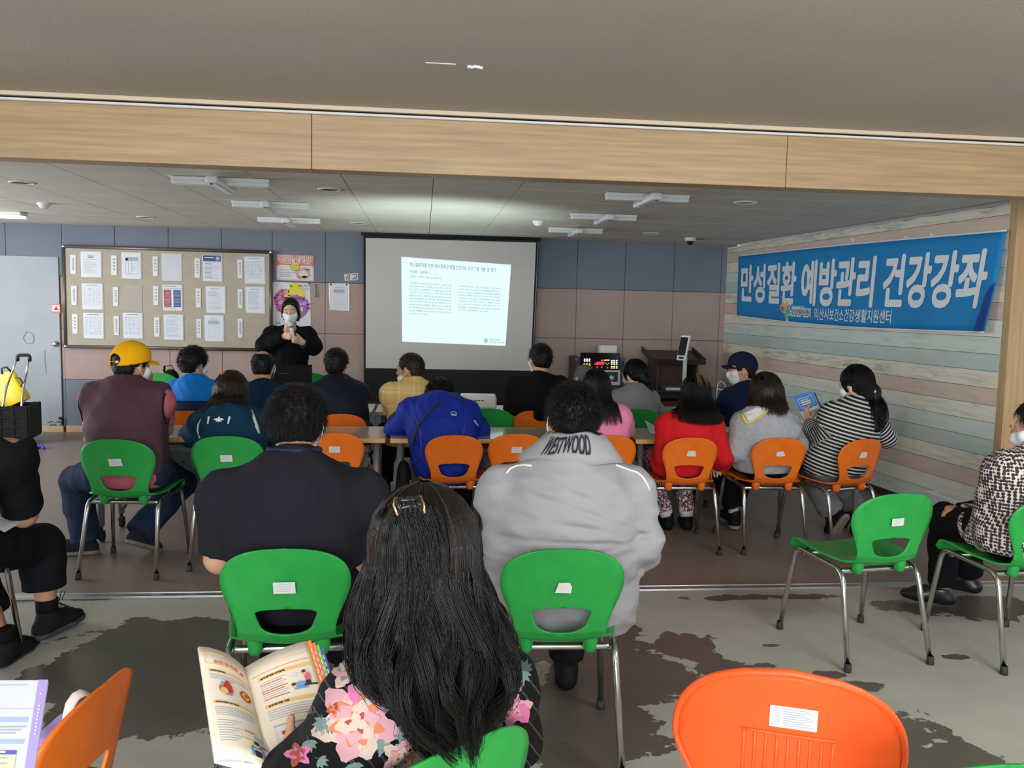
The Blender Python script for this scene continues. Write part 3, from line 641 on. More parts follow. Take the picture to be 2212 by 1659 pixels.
# right wall: wallpaper printed with painted planks, standing slightly askew
WC, WE = Vector((3.605, 9.86, 0)), Vector((3.94, 5.40, 0))
WD = (WE-WC).normalized(); WN = Vector((-WD.y, WD.x, 0)); WN = WN if WN.x < 0 else -WN; WL = (WE-WC).length
FR_R = Matrix((WD, Vector((0, 0, 1)), WN)).transposed()
def on_right(x, y, off=0.0):
    dr = Vector(ray(x, y)); o = Vector(CAM_P); pl = WC+WN*off; t = (pl-o).dot(WN)/dr.dot(WN); return o+dr*t
def rp(s_, z, off=.0): return WC+WD*s_+Vector((0, 0, z))+WN*off
def plank(name, base, dark, amt=.5, sc=1.0):
    g = NT(name); tc = g.n('ShaderNodeTexCoord'); mp = g.n('ShaderNodeMapping', i_Scale=(1.6*sc, 1.6*sc, 16*sc)); g.l(tc.outputs['Object'], mp.inputs[0])
    n1 = g.n('ShaderNodeTexNoise', i_Scale=2.2, i_Detail=8.0, i_Roughness=.65, i_Distortion=.6); g.l(mp.outputs[0], n1.inputs['Vector'])
    n2 = g.n('ShaderNodeTexNoise', i_Scale=3.2, i_Detail=5.0); g.l(tc.outputs['Object'], n2.inputs['Vector'])
    r1 = g.n('ShaderNodeMapRange', i_1=.46, i_2=.72); g.l(n1.outputs['Fac'], r1.inputs[0]); r2 = g.n('ShaderNodeMapRange', i_1=.35, i_2=.7); g.l(n2.outputs['Fac'], r2.inputs[0])
    g.l(g.mix(g.math('MULTIPLY', g.math('MULTIPLY', r1.outputs[0], g.math('ADD', r2.outputs[0], .3)), amt), base, dark), g.b.inputs['Base Color']); g.b.inputs['Roughness'].default_value = .75; return g.m
PLK = [plank('whitewashed_plank_print', s2l(222, 219, 204), s2l(178, 174, 154), .8), plank('mint_plank_print', s2l(202, 212, 202), s2l(164, 178, 168), .7), plank('teal_plank_print', s2l(176, 194, 188), s2l(206, 206, 190), .8), plank('grained_white_plank_print', s2l(222, 216, 198), s2l(144, 142, 122), 1.0), plank('pink_beige_plank_print', s2l(210, 188, 172), s2l(178, 154, 140), .7)]
M_WRITE = mat('chalk_white_print', s2l(202, 198, 186), rough=.8); M_WRITE_B = mat('pale_blue_print', s2l(160, 190, 205), rough=.8)
wr = MB(); zt = 2.203+.067
zs = [zt, 2.203]+[2.203-.119*k for k in range(1, 19)]; order = [3]+[4, 0, 1, 2, 3]*4
for i in range(len(zs)-1):
    z1, z0 = zs[i], max(0, zs[i+1]); k = 24
    P = [[rp(WL*j/k, z1-.0015 if i else z1+.006*math.sin(j*2.7)), rp(WL*j/k, z0+.0015)] for j in range(k+1)]
    wr.grid(P, m=order[i], smooth=False)
wr.prism([rp(0, 0, -.004), rp(WL, 0, -.004), rp(WL, zt, -.004), rp(0, zt, -.004)], -WN*.06, m=5)
wtxt = random.Random(8)
for i in range(len(zs)-1):
    zc = (zs[i]+zs[i+1])/2
    if order[i] in (4, 2, 3):
        w_ = {4: 'White Sand', 2: 'Sunshine Beach', 3: 'Blue Sky'}[order[i]]
        for s_ in ([.45, 1.45, 2.75, 3.9] if order[i] == 4 else [.9, 2.3, 3.75] if order[i] == 2 else [1.9, 3.1]):
            write(wr, w_, rp(s_+wtxt.uniform(-.1, .1), zc, .0015), FR_R, m=6 if order[i] != 3 else 7, h=.066, shear=.25, bold=-.012)
struct('wall_right', wr, PLK+[M_GAP, M_WRITE, M_WRITE_B])
# wooden end post of that wall and what stands behind it
def oak(name, c0, c1, axis):
    g = NT(name); tc = g.n('ShaderNodeTexCoord'); sc = {'x': (1.2, 30, 30), 'z': (30, 30, 1.2)}[axis]; mp = g.n('ShaderNodeMapping', i_Scale=sc); g.l(tc.outputs['Object'], mp.inputs[0])
    n1 = g.n('ShaderNodeTexNoise', i_Scale=1.6, i_Detail=7.0, i_Roughness=.62); g.l(mp.outputs[0], n1.inputs['Vector']); r1 = g.n('ShaderNodeMapRange', i_1=.3, i_2=.7); g.l(n1.outputs['Fac'], r1.inputs[0])
    g.l(g.mix(r1.outputs[0], c0, c1), g.b.inputs['Base Color']); g.b.inputs['Roughness'].default_value = .45; return g.m
M_BEAM = oak('light_oak_beam_veneer', s2l(158, 130, 94), s2l(188, 159, 120), 'x'); M_POST = oak('light_oak_post_veneer', s2l(176, 142, 100), s2l(200, 168, 124), 'z')
pb = MB(); pb.box((WE.x+.085, WE.y-.02, 1.15), (.165, .10, 2.30), bev=.002); struct('trim_1', pb, M_POST)
pb = MB(); pb.box((WE.x+.18, WE.y-.0, 1.15), (.018, .06, 2.3)); struct('trim_2', pb, mat('white_trim', (.75, .75, .74), rough=.4))
pb = MB(); pb.box((WE.x+.19+.9, WE.y+.1, 1.15), (1.8, .06, 2.3)); struct('wall_right_return', pb, mat('maroon_panel', (.09, .012, .012), rough=.5))
# ceilings
M_TILE = mat('fibre_ceiling_tile', s2l(212, 206, 196), rough=.9, bump=.3, bscale=240, var=.05, vscale=3)
c_ = MB(); c_.box((-.6, 7.16, ZC+.04), (10.4, 5.38, .03), m=1); c_.box((-.6, 4.56, ZC+.012), (10.4, .13, .024), m=0)
xs = [-5.72+.578*k for k in range(18)]
for i in range(17):
    for j in range(9):
        c_.box(((xs[i]+xs[i+1])/2-.004, WALL-.29-.58*j, ZC+.012), (.574, .575, .024), bev=.0025, m=0, seg=1)
struct('ceiling', c_, [M_TILE, M_GAP])
def plaster():
    g = NT('trowelled_ceiling_plaster'); tc = g.n('ShaderNodeTexCoord'); n1 = g.n('ShaderNodeTexNoise', i_Scale=1.1, i_Detail=6.0); n2 = g.n('ShaderNodeTexNoise', i_Scale=90.0, i_Detail=3.0)
    for n in (n1, n2): g.l(tc.outputs['Object'], n.inputs['Vector'])
    g.l(g.mix(n1.outputs['Fac'], s2l(176, 166, 152), s2l(200, 190, 174)), g.b.inputs['Base Color']); bp = g.n('ShaderNodeBump', i_Strength=.35, i_Distance=.004); g.l(n2.outputs['Fac'], bp.inputs['Height']); g.l(bp.outputs[0], g.b.inputs['Normal']); g.b.inputs['Roughness'].default_value = .95; return g.m
c_ = MB(); c_.box((0, .7, ZF+.05), (13, 7.4, .1)); 
p = fl(1024, 143, ZF)
for k in range(5): c_.box(Vector(p)+Vector((.012*k-.02, .006*math.sin(k*2), -.004)), (.014, .016, .01), m=1)
c_.box(Vector(fl(952, 137, ZF))+Vector((0, 0, -.001)), (.12, .012, .003), m=1)
struct('ceiling_front', c_, [plaster(), mat('white_plaster_chip', (.8, .8, .8), rough=.8)])
bm_ = MB(); ed = [-5.437, -2.997, -.557, 1.883, 4.323, 6.4]
for i in range(5): bm_.box(((ed[i]+ed[i+1])/2, 4.40, (2.16+2.425)/2), (ed[i+1]-ed[i]-.003, .14, .265), bev=.002, m=0, seg=1)
bm_.box((.4, 4.42, 2.40), (11.8, .10, .2), m=1); struct('beam_fascia', bm_, [M_BEAM, M_GAP])
bm_ = MB(); bm_.box((.4, 4.325, 2.458), (11.8, .03, .022), bev=.004); struct('trim_3', bm_, mat('cream_moulding', s2l(214, 196, 168), rough=.6))
bm_ = MB(); bm_.box((.4, 4.318, 2.430), (11.8, .022, .012), bev=.003); struct('trim_4', bm_, mat('white_painted_rail', (.72, .72, .70), rough=.3))
# floors
def vinyl():
    g = NT('brown_vinyl_floor'); tc = g.n('ShaderNodeTexCoord'); n1 = g.n('ShaderNodeTexNoise', i_Scale=1.3, i_Detail=6.0); n2 = g.n('ShaderNodeTexNoise', i_Scale=140.0, i_Detail=2.0)
    for n in (n1, n2): g.l(tc.outputs['Object'], n.inputs['Vector'])
    g.l(g.mix(g.math('ADD', g.math('MULTIPLY', n1.outputs['Fac'], .7), g.math('MULTIPLY', n2.outputs['Fac'], .3)), s2l(112, 98, 90), s2l(140, 126, 117)), g.b.inputs['Base Color'])
    r = g.n('ShaderNodeMapRange', i_3=.30, i_4=.5); g.l(n1.outputs['Fac'], r.inputs[0]); g.l(r.outputs[0], g.b.inputs['Roughness']); g.b.inputs['Specular IOR Level'].default_value = .4; return g.m
f_ = MB(); f_.box((-.6, 7.15, -.03), (11.4, 5.7, .06)); struct('floor', f_, vinyl())
def concrete():
    'paint worn off the slab in ragged islands'
    g = NT('worn_painted_concrete'); tc = g.n('ShaderNodeTexCoord'); P = tc.outputs['Object']
    nz = g.n('ShaderNodeTexNoise', i_Scale=3.6, i_Detail=8.0, i_Roughness=.62); g.l(P, nz.inputs['Vector'])
    n2 = g.n('ShaderNodeTexNoise', i_Scale=18.0, i_Detail=6.0, i_Roughness=.7); g.l(P, n2.inputs['Vector']); n3 = g.n('ShaderNodeTexNoise', i_Scale=2.0, i_Detail=8.0, i_Roughness=.7); g.l(P, n3.inputs['Vector'])
    blobs = [((390, 1385), .46, .26), ((260, 1450), .42, .34), ((420, 1490), .5, .36), ((1340, 1450), .30, .34), ((1250, 1560), .30, .30), ((1240, 1380), .36, .3), ((1480, 1400), .16, .16), ((1560, 1440), .14, .06), ((1900, 1600), .30, .20), ((2120, 1310), .50, .16), ((2060, 1630), .20, .15), ((1650, 1436), .05, .035), ((1790, 1458), .05, .03), ((1870, 1480), .10, .03), ((1580, 1292), .22, .035), ((1700, 1290), .25, .03), ((900, 1400), .6, .5), ((240, 1292), .3, .03), ((800, 1300), .6, .14), ((2060, 1420), .05, .03), ((1670, 1394), .04, .012)]
    cur = None; sx = g.n('ShaderNodeSeparateXYZ'); g.l(P, sx.inputs[0])
    for (px, py), rx, ry in blobs:
        c0 = fl(px, py); a = g.math('DIVIDE', g.math('SUBTRACT', sx.outputs[0], float(c0[0])), rx); b = g.math('DIVIDE', g.math('SUBTRACT', sx.outputs[1], float(c0[1])), ry)
        dd = g.math('MULTIPLY', g.math('SUBTRACT', g.math('SQRT', g.math('ADD', g.math('MULTIPLY', a, a), g.math('MULTIPLY', b, b))), 1.0), min(rx, ry)*1.0+.05)
        cur = dd if cur is None else g.math('MINIMUM', cur, dd)
    e = g.math('ADD', cur, g.math('MULTIPLY', g.math('SUBTRACT', nz.outputs['Fac'], .5), .62)); e = g.math('ADD', e, g.math('MULTIPLY', g.math('SUBTRACT', n2.outputs['Fac'], .5), .05))
    st = g.n('ShaderNodeMapRange', i_1=-.004, i_2=.004); g.l(e, st.inputs[0])
    paint = g.mix(n3.outputs['Fac'], s2l(138, 136, 127), s2l(182, 179, 168)); slab = g.mix(g.math('ADD', g.math('MULTIPLY', n3.outputs['Fac'], .6), g.math('MULTIPLY', n2.outputs['Fac'], .4)), s2l(58, 54, 48), s2l(108, 103, 94))
    g.l(g.mix(st.outputs[0], slab, paint), g.b.inputs['Base Color']); r = g.n('ShaderNodeMapRange', i_3=.35, i_4=.62); g.l(st.outputs[0], r.inputs[0]); g.l(r.outputs[0], g.b.inputs['Roughness'])
    bp = g.n('ShaderNodeBump', i_Strength=.4, i_Distance=.004); g.l(g.math('ADD', st.outputs[0], g.math('MULTIPLY', n2.outputs['Fac'], .4)), bp.inputs['Height']); g.l(bp.outputs[0], g.b.inputs['Normal']); return g.m
f_ = MB(); f_.box((0, .65, -.03), (13, 7.3, .06)); ob = struct('floor_front', f_, concrete())
f_ = MB(); f_.box((-.6, 4.335, .004), (11.4, .075, .008), bev=.002); 
for yy in (4.305, 4.365): f_.box((-.6, yy, .009), (11.4, .008, .006), bev=.002)
struct('trim_5', f_, mat('aluminium_threshold', (.45, .45, .45), rough=.35, metal=.9))

# ------------------------------------------------------------------ things on the ceiling
M_WPLAS = mat('white_plastic', (.72, .73, .72), rough=.35); M_WPLAS2 = mat('frosted_tube_cover', (.66, .69, .68), rough=.25); M_LENS = mat('dark_dome', (.01, .01, .012), rough=.05)
def lamp(px, py, w0, ang, label, cw=.085):
    c = fl(px, py, ZC-.03); r = thing('ceiling_lamp', label, 'lamp', (c[0], c[1], ZC-.002), ang, 'cross shaped ceiling lamps')
    mb = MB(); mb.box((0, 0, -.012), (w0, .075, .024), bev=.006); mb.build('housing', M_WPLAS, r, True)
    for i in (-1, 1): mb = MB(); mb.box((i*(w0*.27), 0, -.035), (w0*.46, .062, .034), bev=.013); mb.build('diffuser', M_WPLAS2, r, True)
    mb = MB(); mb.box((0, 0, -.046), (.078, w0*.90, .052), bev=.02); mb.build('cross_diffuser', M_WPLAS2, r, True)
    mb = MB(); mb.lathe([(.009, -.004), (.009, 0), (0, .0)], (0, -w0*.42, -.073), 10); mb.build('screw', M_BLACK, r, True); return r
lamp(478, 394, .62, .0, 'white cross lamp on the ceiling nearest the beam, left of the screen'); lamp(585, 444, .60, .0, 'white cross lamp on the ceiling, middle of the three left of the screen'); lamp(625, 477, .58, .0, 'white cross lamp on the ceiling nearest the back wall, left of the screen')
lamp(1398, 428, .58, .0, 'white cross lamp on the ceiling nearest the beam, right of the screen'); lamp(1304, 470, .56, .0, 'white cross lamp on the ceiling, middle of the three right of the screen'); lamp(1243, 499, .54, .0, 'white cross lamp on the ceiling nearest the back wall, right of the screen')
def puck(name, px, py, prof, label, cat, m, m2=None, extra=None, R=22, z=ZC):
    c = fl(px, py, z-.01); r = thing(name, label, cat, (c[0], c[1], z)); mb = MB(); mb.lathe([(a, -b) for a, b in prof], (0, 0, 0), R); mb.build('housing', m, r, True)
    if m2: mb = MB(); mb.lathe([(a, -b) for a, b in extra], (0, 0, 0), R); mb.build({'camera': 'dome', 'detector': 'sensor', 'lamp': 'lens'}.get(cat, 'grille'), m2, r, True)
    return r
DET = [(.055, 0), (.055, .016), (.042, .022), (.04, .034), (.028, .044), (0, .046)]
puck('smoke_detector', 95, 441, DET, 'white round smoke detector on ceiling near the lit lamp', 'detector', M_WPLAS); puck('smoke_detector', 1163, 480, DET, 'white round smoke detector on ceiling above the screen right corner', 'detector', M_WPLAS)
r = puck('dome_camera', 1491, 516, [(.06, 0), (.06, .03), (.05, .036), (0, .036)], 'white dome security camera on ceiling in back right corner', 'camera', M_WPLAS, M_LENS, [(.038, .034), (.036, .052), (.025, .07), (0, .078)])
mb = MB(); mb.tube([(.06, 0, -.01), (.12, .01, -.006), (.16, .03, -.012)], .004, 6); mb.build('cable', M_BLACK, r, True)
DL = [(.085, 0), (.085, .006), (.07, .008), (.066, .002)]
M_HOLE = mat('dark_speaker_grille', (.05, .048, .046), rough=.8); M_DLENS = mat('grey_downlight_lens', (.42, .41, .40), rough=.5)
for px, py, mm, lb in [(48, 397, M_HOLE, 'dark round recessed fitting in ceiling at far left'), (315, 471, M_HOLE, 'dark round recessed fitting in ceiling above the notice board'), (712, 412, M_HOLE, 'dark round recessed fitting in ceiling left of the screen, near the beam'), (775, 484, M_HOLE, 'round recessed fitting in ceiling close above the screen left corner'), (1610, 440, M_DLENS, 'pale round downlight in ceiling near the wallpaper wall'), (1407, 506, M_DLENS, 'pale round downlight in ceiling near the dome camera')]:
    puck('recessed_fitting', px, py, DL, lb, 'ceiling fitting', M_WPLAS if mm is M_DLENS else M_TILE, mm, [(.074, .0015), (0, .0015)])
r = thing('lit_ceiling_lamp', 'lit bright ceiling lamp at left edge of the picture', 'lamp', (*fl(2, 457, ZC)[:2], ZC)); mb = MB(); mb.box((-.1, 0, -.02), (.62, .16, .04), bev=.01); mb.build('housing', M_WPLAS, r, True)
mb = MB(); mb.box((-.1, 0, -.042), (.60, .14, .03), bev=.012); mb.build('diffuser', mat('glowing_diffuser', (1, 1, 1), emit=(1.0, .93, .80), estr=14), r, True)

# ------------------------------------------------------------------ projection screen
Ys = 9.62; S3 = lambda x, y, o=0.0: Vector(at(x, y, Ys-o))
M_SCR = mat('matte_white_screen', s2l(196, 193, 188), rough=.8, bump=.06, bscale=2.2, var=.03, vscale=2); M_SBLK = mat('black_screen_cloth', (.008, .009, .011), rough=.85)
scr = thing('projection_screen', 'pull-down projection screen with black borders showing a lit slide', 'screen', tuple(at(970, 868, Ys)))
sm = MB(); sm.prism([S3(790, 514), S3(1158, 524), S3(1146, 801), S3(790, 795)], (0, .004, 0)); sm.build('screen_surface', M_SCR, scr)
sm = MB(); sm.prism([S3(785, 508, -.002), S3(1165, 520, -.002), S3(1149, 870, -.002), S3(786, 866, -.002)], (0, .006, 0)); sm.build('black_backing', M_SBLK, scr)
sm = MB(); a, b = S3(780, 507), S3(1168, 520); sm.tube([a+Vector((0, .03, .03)), b+Vector((0, .03, .03))], .034, 12); sm.build('roller_case', M_SBLK, scr)
sm = MB(); sm.tube([S3(788, 868), S3(1147, 872)], .014, 8); sm.build('bottom_bar', M_SBLK, scr)
sm = MB(); sm.tube([S3(1163, 522, .004), S3(1150, 800, .004)], .004, 6); sm.build('edge_wire', mat('grey_edge', (.3, .3, .31), rough=.5), scr)
q = [S3(867, 555, .003), S3(1104, 572, .003), S3(1092, 747, .003), S3(869, 738, .003)]
def slide_fn(u, v):
    a = q[3].lerp(q[2], u); b_ = q[0].lerp(q[1], u); return a.lerp(b_, v)+Vector((0, -.0015, 0))
sm = MB(); sm.prism(q, (0, .002, 0)); sl = sm.build('lit_slide', mat('projected_white', (.0, .0, .0), rough=1, spec=0, emit=(.72, .92, .91), estr=1.0), scr)
SW, SH = 1.237, .95
def sline(mb, s, x, y, h, wd=None, al='L', m=0, bold=0.0):
    'line of writing on the slide; x, y from its top left corner as fractions'
    V, Fc, tw, th = text_geo(s, bold); sy = h/th if h else 1; sx = wd/tw if wd else sy*SH/SW; off = {'L': tw*sx/2, 'C': 0, 'R': -tw*sx/2}[al]
    mb.add([slide_fn(x+v.x*sx+off, 1-y+v.y*sy) for v in V], Fc, m)
tx = MB(); M_STXT = mat('projected_dark_grey', (0, 0, 0), rough=1, spec=0, emit=(.05, .10, .11), estr=1); M_STXT2 = mat('projected_mid_grey', (0, 0, 0), rough=1, spec=0, emit=(.13, .21, .22), estr=1)
sline(tx, '정신질환자를 위한 대사증후군 통합건강관리 프로그램 개발 및 평가', .075, .080, .050, .79)
sline(tx, '곽윤복¹·²·김지영¹·²', .075, .165, .032, .18); sline(tx, '¹전북대학교 간호대학, ²전북대학교 간호과학연구소', .075, .222, .022, .30)
c1 = ['정신질환자의 기대수명은 일반인구집단보다 10~20년이 더 짧', '으며 사망원인의 75%는 신체질환으로 인한 것이다. 이중 가장', '흔한 사망원인은 심혈관질환으로 그 유병률이 일반 인구에 비해', '2~3배 높은 것으로 알려져 있다[1]. 정신질환자에게 심혈관질환', '유병률이 높은 이유는 신체건강의 중요성에 대한 인식과 의지 부', '족, 불건강한 생활습관, 낮은 사회경제적 수준 및 정신질환 증상', '과 같은 질병 특성과 관련되어 있다[2]. 특히 정신질환의 주요 치', '료약물인 비정형 항정신병약물은 체중증가, 식사이상, 혈당조절', '장애, 대사증후군 등의 위험성을 증가시키는 부작용이 있어 식습', '관 개선과 신체활동을 포함하는 생활습관 개선이 중요한 정신사', '회적 중재로 권고되고 있다[3].']
c2 = ['대사증후군은 고혈당, 고혈압, 이상지질혈증, 복부비만 등의 대', '사이상이 함께 나타나는 증상 군으로 심혈관질환을 예측하는 주', '요인자이다. 2020년 조사결과에서 우리나라 중증정신질환자의', '대사증후군 유병률은 60.2%로 보고되었고[7], 국외 연구에서는', '조현병 환자는 23.4%~68%, 양극성 장애 환자는 22%~56%로', '조사되었는데[7], 이는 일반 인구에 비해 2~3배 높은 수치이다', '[2]. 대사증후군을 조기에 발견하고 위험요소를 관리하는 것은', '심혈관질환과 당뇨병을 예방할 수 있다는 점에서 정신질환자의', '신체건강 관리에 중요한 문제라고 할 수 있다[8].']
for k, s_ in enumerate(c1): sline(tx, s_, .065 if k else .08, .30+.0362*k, .023, (.395 if k else .38) if k < 10 else .19, m=1)
for k, s_ in enumerate(c2): sline(tx, s_, .525 if k else .54, .30+.0362*k, .023, (.395 if k else .38) if k < 8 else .29, m=1)
sline(tx, '전북대학교병원', .835, .930, .022, .10); sline(tx, '전북금연지원센터', .835, .962, .022, .15)
R_ = [(.805+.020*math.cos(t), .945+.026*math.sin(t)) for t in np.linspace(0, 2*PI, 21)]; R2 = [(.805+.015*math.cos(t), .945+.0195*math.sin(t)) for t in np.linspace(0, 2*PI, 21)]
for k in range(20): tx.poly([slide_fn(R_[k][0], 1-R_[k][1]), slide_fn(R_[k+1][0], 1-R_[k+1][1]), slide_fn(R2[k+1][0], 1-R2[k+1][1]), slide_fn(R2[k][0], 1-R2[k][1])], 2)
tx.poly([slide_fn(.797, 1-.937), slide_fn(.813, 1-.937), slide_fn(.811, 1-.950), slide_fn(.805, 1-.957), slide_fn(.799, 1-.950)], 2)
tx.build('slide_text', [M_STXT, M_STXT2, mat('projected_navy', (0, 0, 0), rough=1, spec=0, emit=(.10, .24, .34), estr=1)], sl)
l = bpy.data.lights.new('projector_light', 'SPOT'); l.energy = 85; l.color = (.80, 1.0, .95); l.spot_size = 1.75; l.spot_blend = .9; l.shadow_soft_size = .03
o = bpy.data.objects.new('projector_light', l); COL.objects.link(o); o.location = (.18, 6.85, .86); o.rotation_euler = (Vector((.05, 7.45, 2.3))-Vector(o.location)).to_track_quat('-Z', 'Y').to_euler(); o['kind'] = 'structure'

# ------------------------------------------------------------------ notice board and papers
Yb = 9.80; B3 = lambda x, y, o=0.0: Vector(at(x, y, Yb-o)); cr = lambda x, y: (x/3.16, 460+y/3.16)
M_FELT = mat('beige_felt', s2l(178, 168, 150), rough=.95, bump=.25, bscale=300, var=.06, vscale=9); M_BFR = mat('grey_brown_metal_frame', s2l(108, 102, 94), rough=.35, metal=.5)
bd = thing('notice_board', 'large beige felt notice board with grey frame on back wall', 'notice board', tuple(at(360, 752, Yb)))
cn = [B3(137, 532), B3(585, 545), B3(585, 756), B3(142, 748)]
mb = MB(); mb.prism(cn, (0, .03, 0)); mb.build('felt_panel', M_FELT, bd)
mb = MB()
for i in range(4): mb.tube([cn[i]+Vector((0, .005, 0)), cn[(i+1) % 4]+Vector((0, .005, 0))], .02, 10)
mb.build('frame', M_BFR, bd)
for i in range(4): mb = MB(); mb.lathe([(0, -.024), (.017, -.017), (.024, 0), (.017, .017), (0, .024)], cn[i]+Vector((0, .003, 0)), 12); mb.build('corner_cap', M_STEEL, bd)
for x, y in [(243, 526), (488, 535), (371, 756), (129, 542)]: pass
M_PAPER = mat('white_paper', (.70, .73, .78), rough=.6); M_INK = mat('grey_print', (.20, .22, .26), rough=.8); M_INK2 = mat('light_grey_print', (.42, .45, .50), rough=.8); M_NAVY = mat('navy_print', s2l(52, 78, 128), rough=.6); M_RED = mat('red_print', s2l(160, 66, 74), rough=.6); M_FOIL = mat('clear_plastic_glare', (.62, .64, .68), rough=.12, spec=.9, bump=.25, bscale=7); M_SLV = mat('clear_plastic_sleeve', s2l(176, 168, 152), rough=.18, spec=.8)
PM = [M_PAPER, M_INK, M_INK2, M_NAVY, M_RED, M_FOIL, M_SLV]
def sheet(cn4, kind, rg):
    'printed sheet between four corner points tl, tr, br, bl'
    mb = MB(); tl, tr, br, bl = cn4; nn = (tr-tl).cross(tl-bl).normalized(); nn = nn if nn.y < 0 else -nn
    def P(u, v, o=.0): return tl.lerp(tr, u).lerp(bl.lerp(br, u), v)+nn*o
    def rc(u0, v0, u1, v1, m, o=.0008): mb.poly([P(u0, v0, o), P(u0, v1, o), P(u1, v1, o), P(u1, v0, o)], m)
    base = {'foil': 5, 'sleeve': 6}.get(kind, 0)
    mb.prism([P(0, 0), P(1, 0), P(1, 1), P(0, 1)], -nn*.002, base)
    if kind not in ('foil', 'sleeve'):   # clear sleeve round the sheet
        for a in ((-.05, -.03, 1.06, -.004), (-.05, 1.004, 1.06, 1.03), (-.05, -.004, -.004, 1.004), (1.004, -.004, 1.06, 1.004)): rc(*a, 6, -.0004)
    v = .08
    if kind == 'text' or kind == 'glaretext':
        rc(.25, .07, .75, .10, 2); v = .18
        while v < .88:
            if rg.random() < .82: rc(.12, v, .12+rg.uniform(.45, .76), v+.014, 2)
            v += .04
    elif kind == 'title':
        rc(.35, .16, .65, .19, 1); rc(.37, .22, .63, .25, 1); rc(.15, .30, .85, .315, 2)
        for k in range(12): rc(.15, .40+.04*k, .15+rg.uniform(.3, .7), .413+.04*k, 2)
    elif kind == 'table':
        rc(.2, .06, .8, .08, 1)
        for k in range(9): rc(.08, .16+.085*k, .92, .163+.085*k, 2)
        for k in range(5): rc(.08+.21*k, .16, .085+.21*k, .84, 2)
        for k in range(8):
            for j in range(4): rc(.11+.21*j, .19+.085*k, .11+.21*j+rg.uniform(.06, .15), .205+.085*k, 1 if rg.random() < .4 else 2)
    elif kind == 'cells':
        rc(.2, .20, .8, .34, 2); rc(.30, .13, .72, .145, 1)
        for k in range(7):
            for j in range(4): rc(.19+.16*j, .39+.07*k, .19+.16*j+.09, .40+.07*k, 2)
    elif kind == 'form':
        rc(.2, .20, .85, .33, 2)
        for u in (.2, .35, .52, .85): rc(u, .2, u+.012, .82, 1)
        rc(.2, .81, .86, .825, 1); rc(.2, .195, .86, .205, 1); rc(.23, .22, .33, .31, 3)
        for k in range(5): rc(.55, .42+.07*k, .55+rg.uniform(.1, .28), .435+.07*k, 2)
    elif kind == 'header':
        rc(.04, .02, .96, .24, 3); rc(.12, .09, .60, .12, 0, .0012); rc(.70, .06, .9, .2, 2, .0012); rc(.05, .26, .95, .27, 3)
        for k in range(14): rc(.10, .33+.042*k, .10+rg.uniform(.3, .78), .346+.042*k, 3 if k % 4 == 0 else 2)
    elif kind == 'columns':
        rc(.06, .05, .7, .07, 1); rc(.06, .20, .44, .86, 4); rc(.56, .20, .94, .86, 3); rc(.06, .13, .94, .15, 2)
        for k in range(11): rc(.1, .24+.055*k, .40, .25+.055*k, 0, .0012); rc(.6, .24+.055*k, .90, .25+.055*k, 0, .0012)
        rc(.06, .89, .7, .91, 4)
    return mb
rows_n = ['top', 'middle', 'bottom']; cols_n = ['first', 'second', 'third', 'fourth', 'fifth']
pap = [[(548, 262, 690, 440, 'title'), (827, 268, 962, 450, 'form'), (1100, 276, 1242, 465, 'foil'), (1380, 285, 1515, 468, 'header'), (1667, 298, 1805, 482, 'table')], [(557, 480, 700, 660, 'table'), (836, 490, 972, 675, 'sleeve'), (1108, 488, 1243, 668, 'columns'), (1403, 500, 1537, 683, 'glaretext'), (1675, 505, 1803, 683, 'text')], [(566, 680, 707, 858, 'table'), (837, 680, 972, 858, 'table'), (1115, 692, 1250, 867, 'text'), (1393, 697, 1527, 877, 'cells'), None]]
kn_ = {'title': 'titled white notice sheet', 'form': 'white form with blue corner box', 'foil': 'glaring plastic-covered sheet', 'header': 'white flyer with navy header', 'table': 'white printed table sheet', 'sleeve': 'empty clear plastic sleeve', 'columns': 'red and blue column leaflet', 'glaretext': 'white sheet behind glossy plastic', 'text': 'white text sheet', 'cells': 'white sheet of small answer columns'}
rg = random.Random(5)
for i, row in enumerate(pap):
    for j, e in enumerate(row):
        if e is None: continue
        x0, y0, x1, y1, k = e; dx = 5; cn4 = [B3(*cr(x0, y0), .004), B3(*cr(x1-3, y0+3), .004), B3(*cr(x1, y1), .004), B3(*cr(x0+6, y1-3), .004)]
        ob = sheet(cn4, k, rg); o = ob.build('empty_sleeve' if k == 'sleeve' else 'notice_sheet', PM); tag(o, f'{kn_[k]} in {rows_n[i]} row, {cols_n[j]} column of the notice board', 'paper', 'sheets pinned to the notice board')
stp = [[(478, 286, 517, 416), (757, 290, 797, 424), (1041, 296, 1077, 430), (1327, 308, 1364, 442), (1620, 318, 1655, 447)], [(485, 497, 524, 630), (770, 505, 806, 637), (1045, 498, 1081, 629), (1335, 514, 1371, 645), (1622, 520, 1656, 651)], [(491, 690, 529, 824), (775, 703, 811, 834), (1051, 712, 1089, 845), (1340, 723, 1374, 853), (1622, 722, 1656, 851)]]
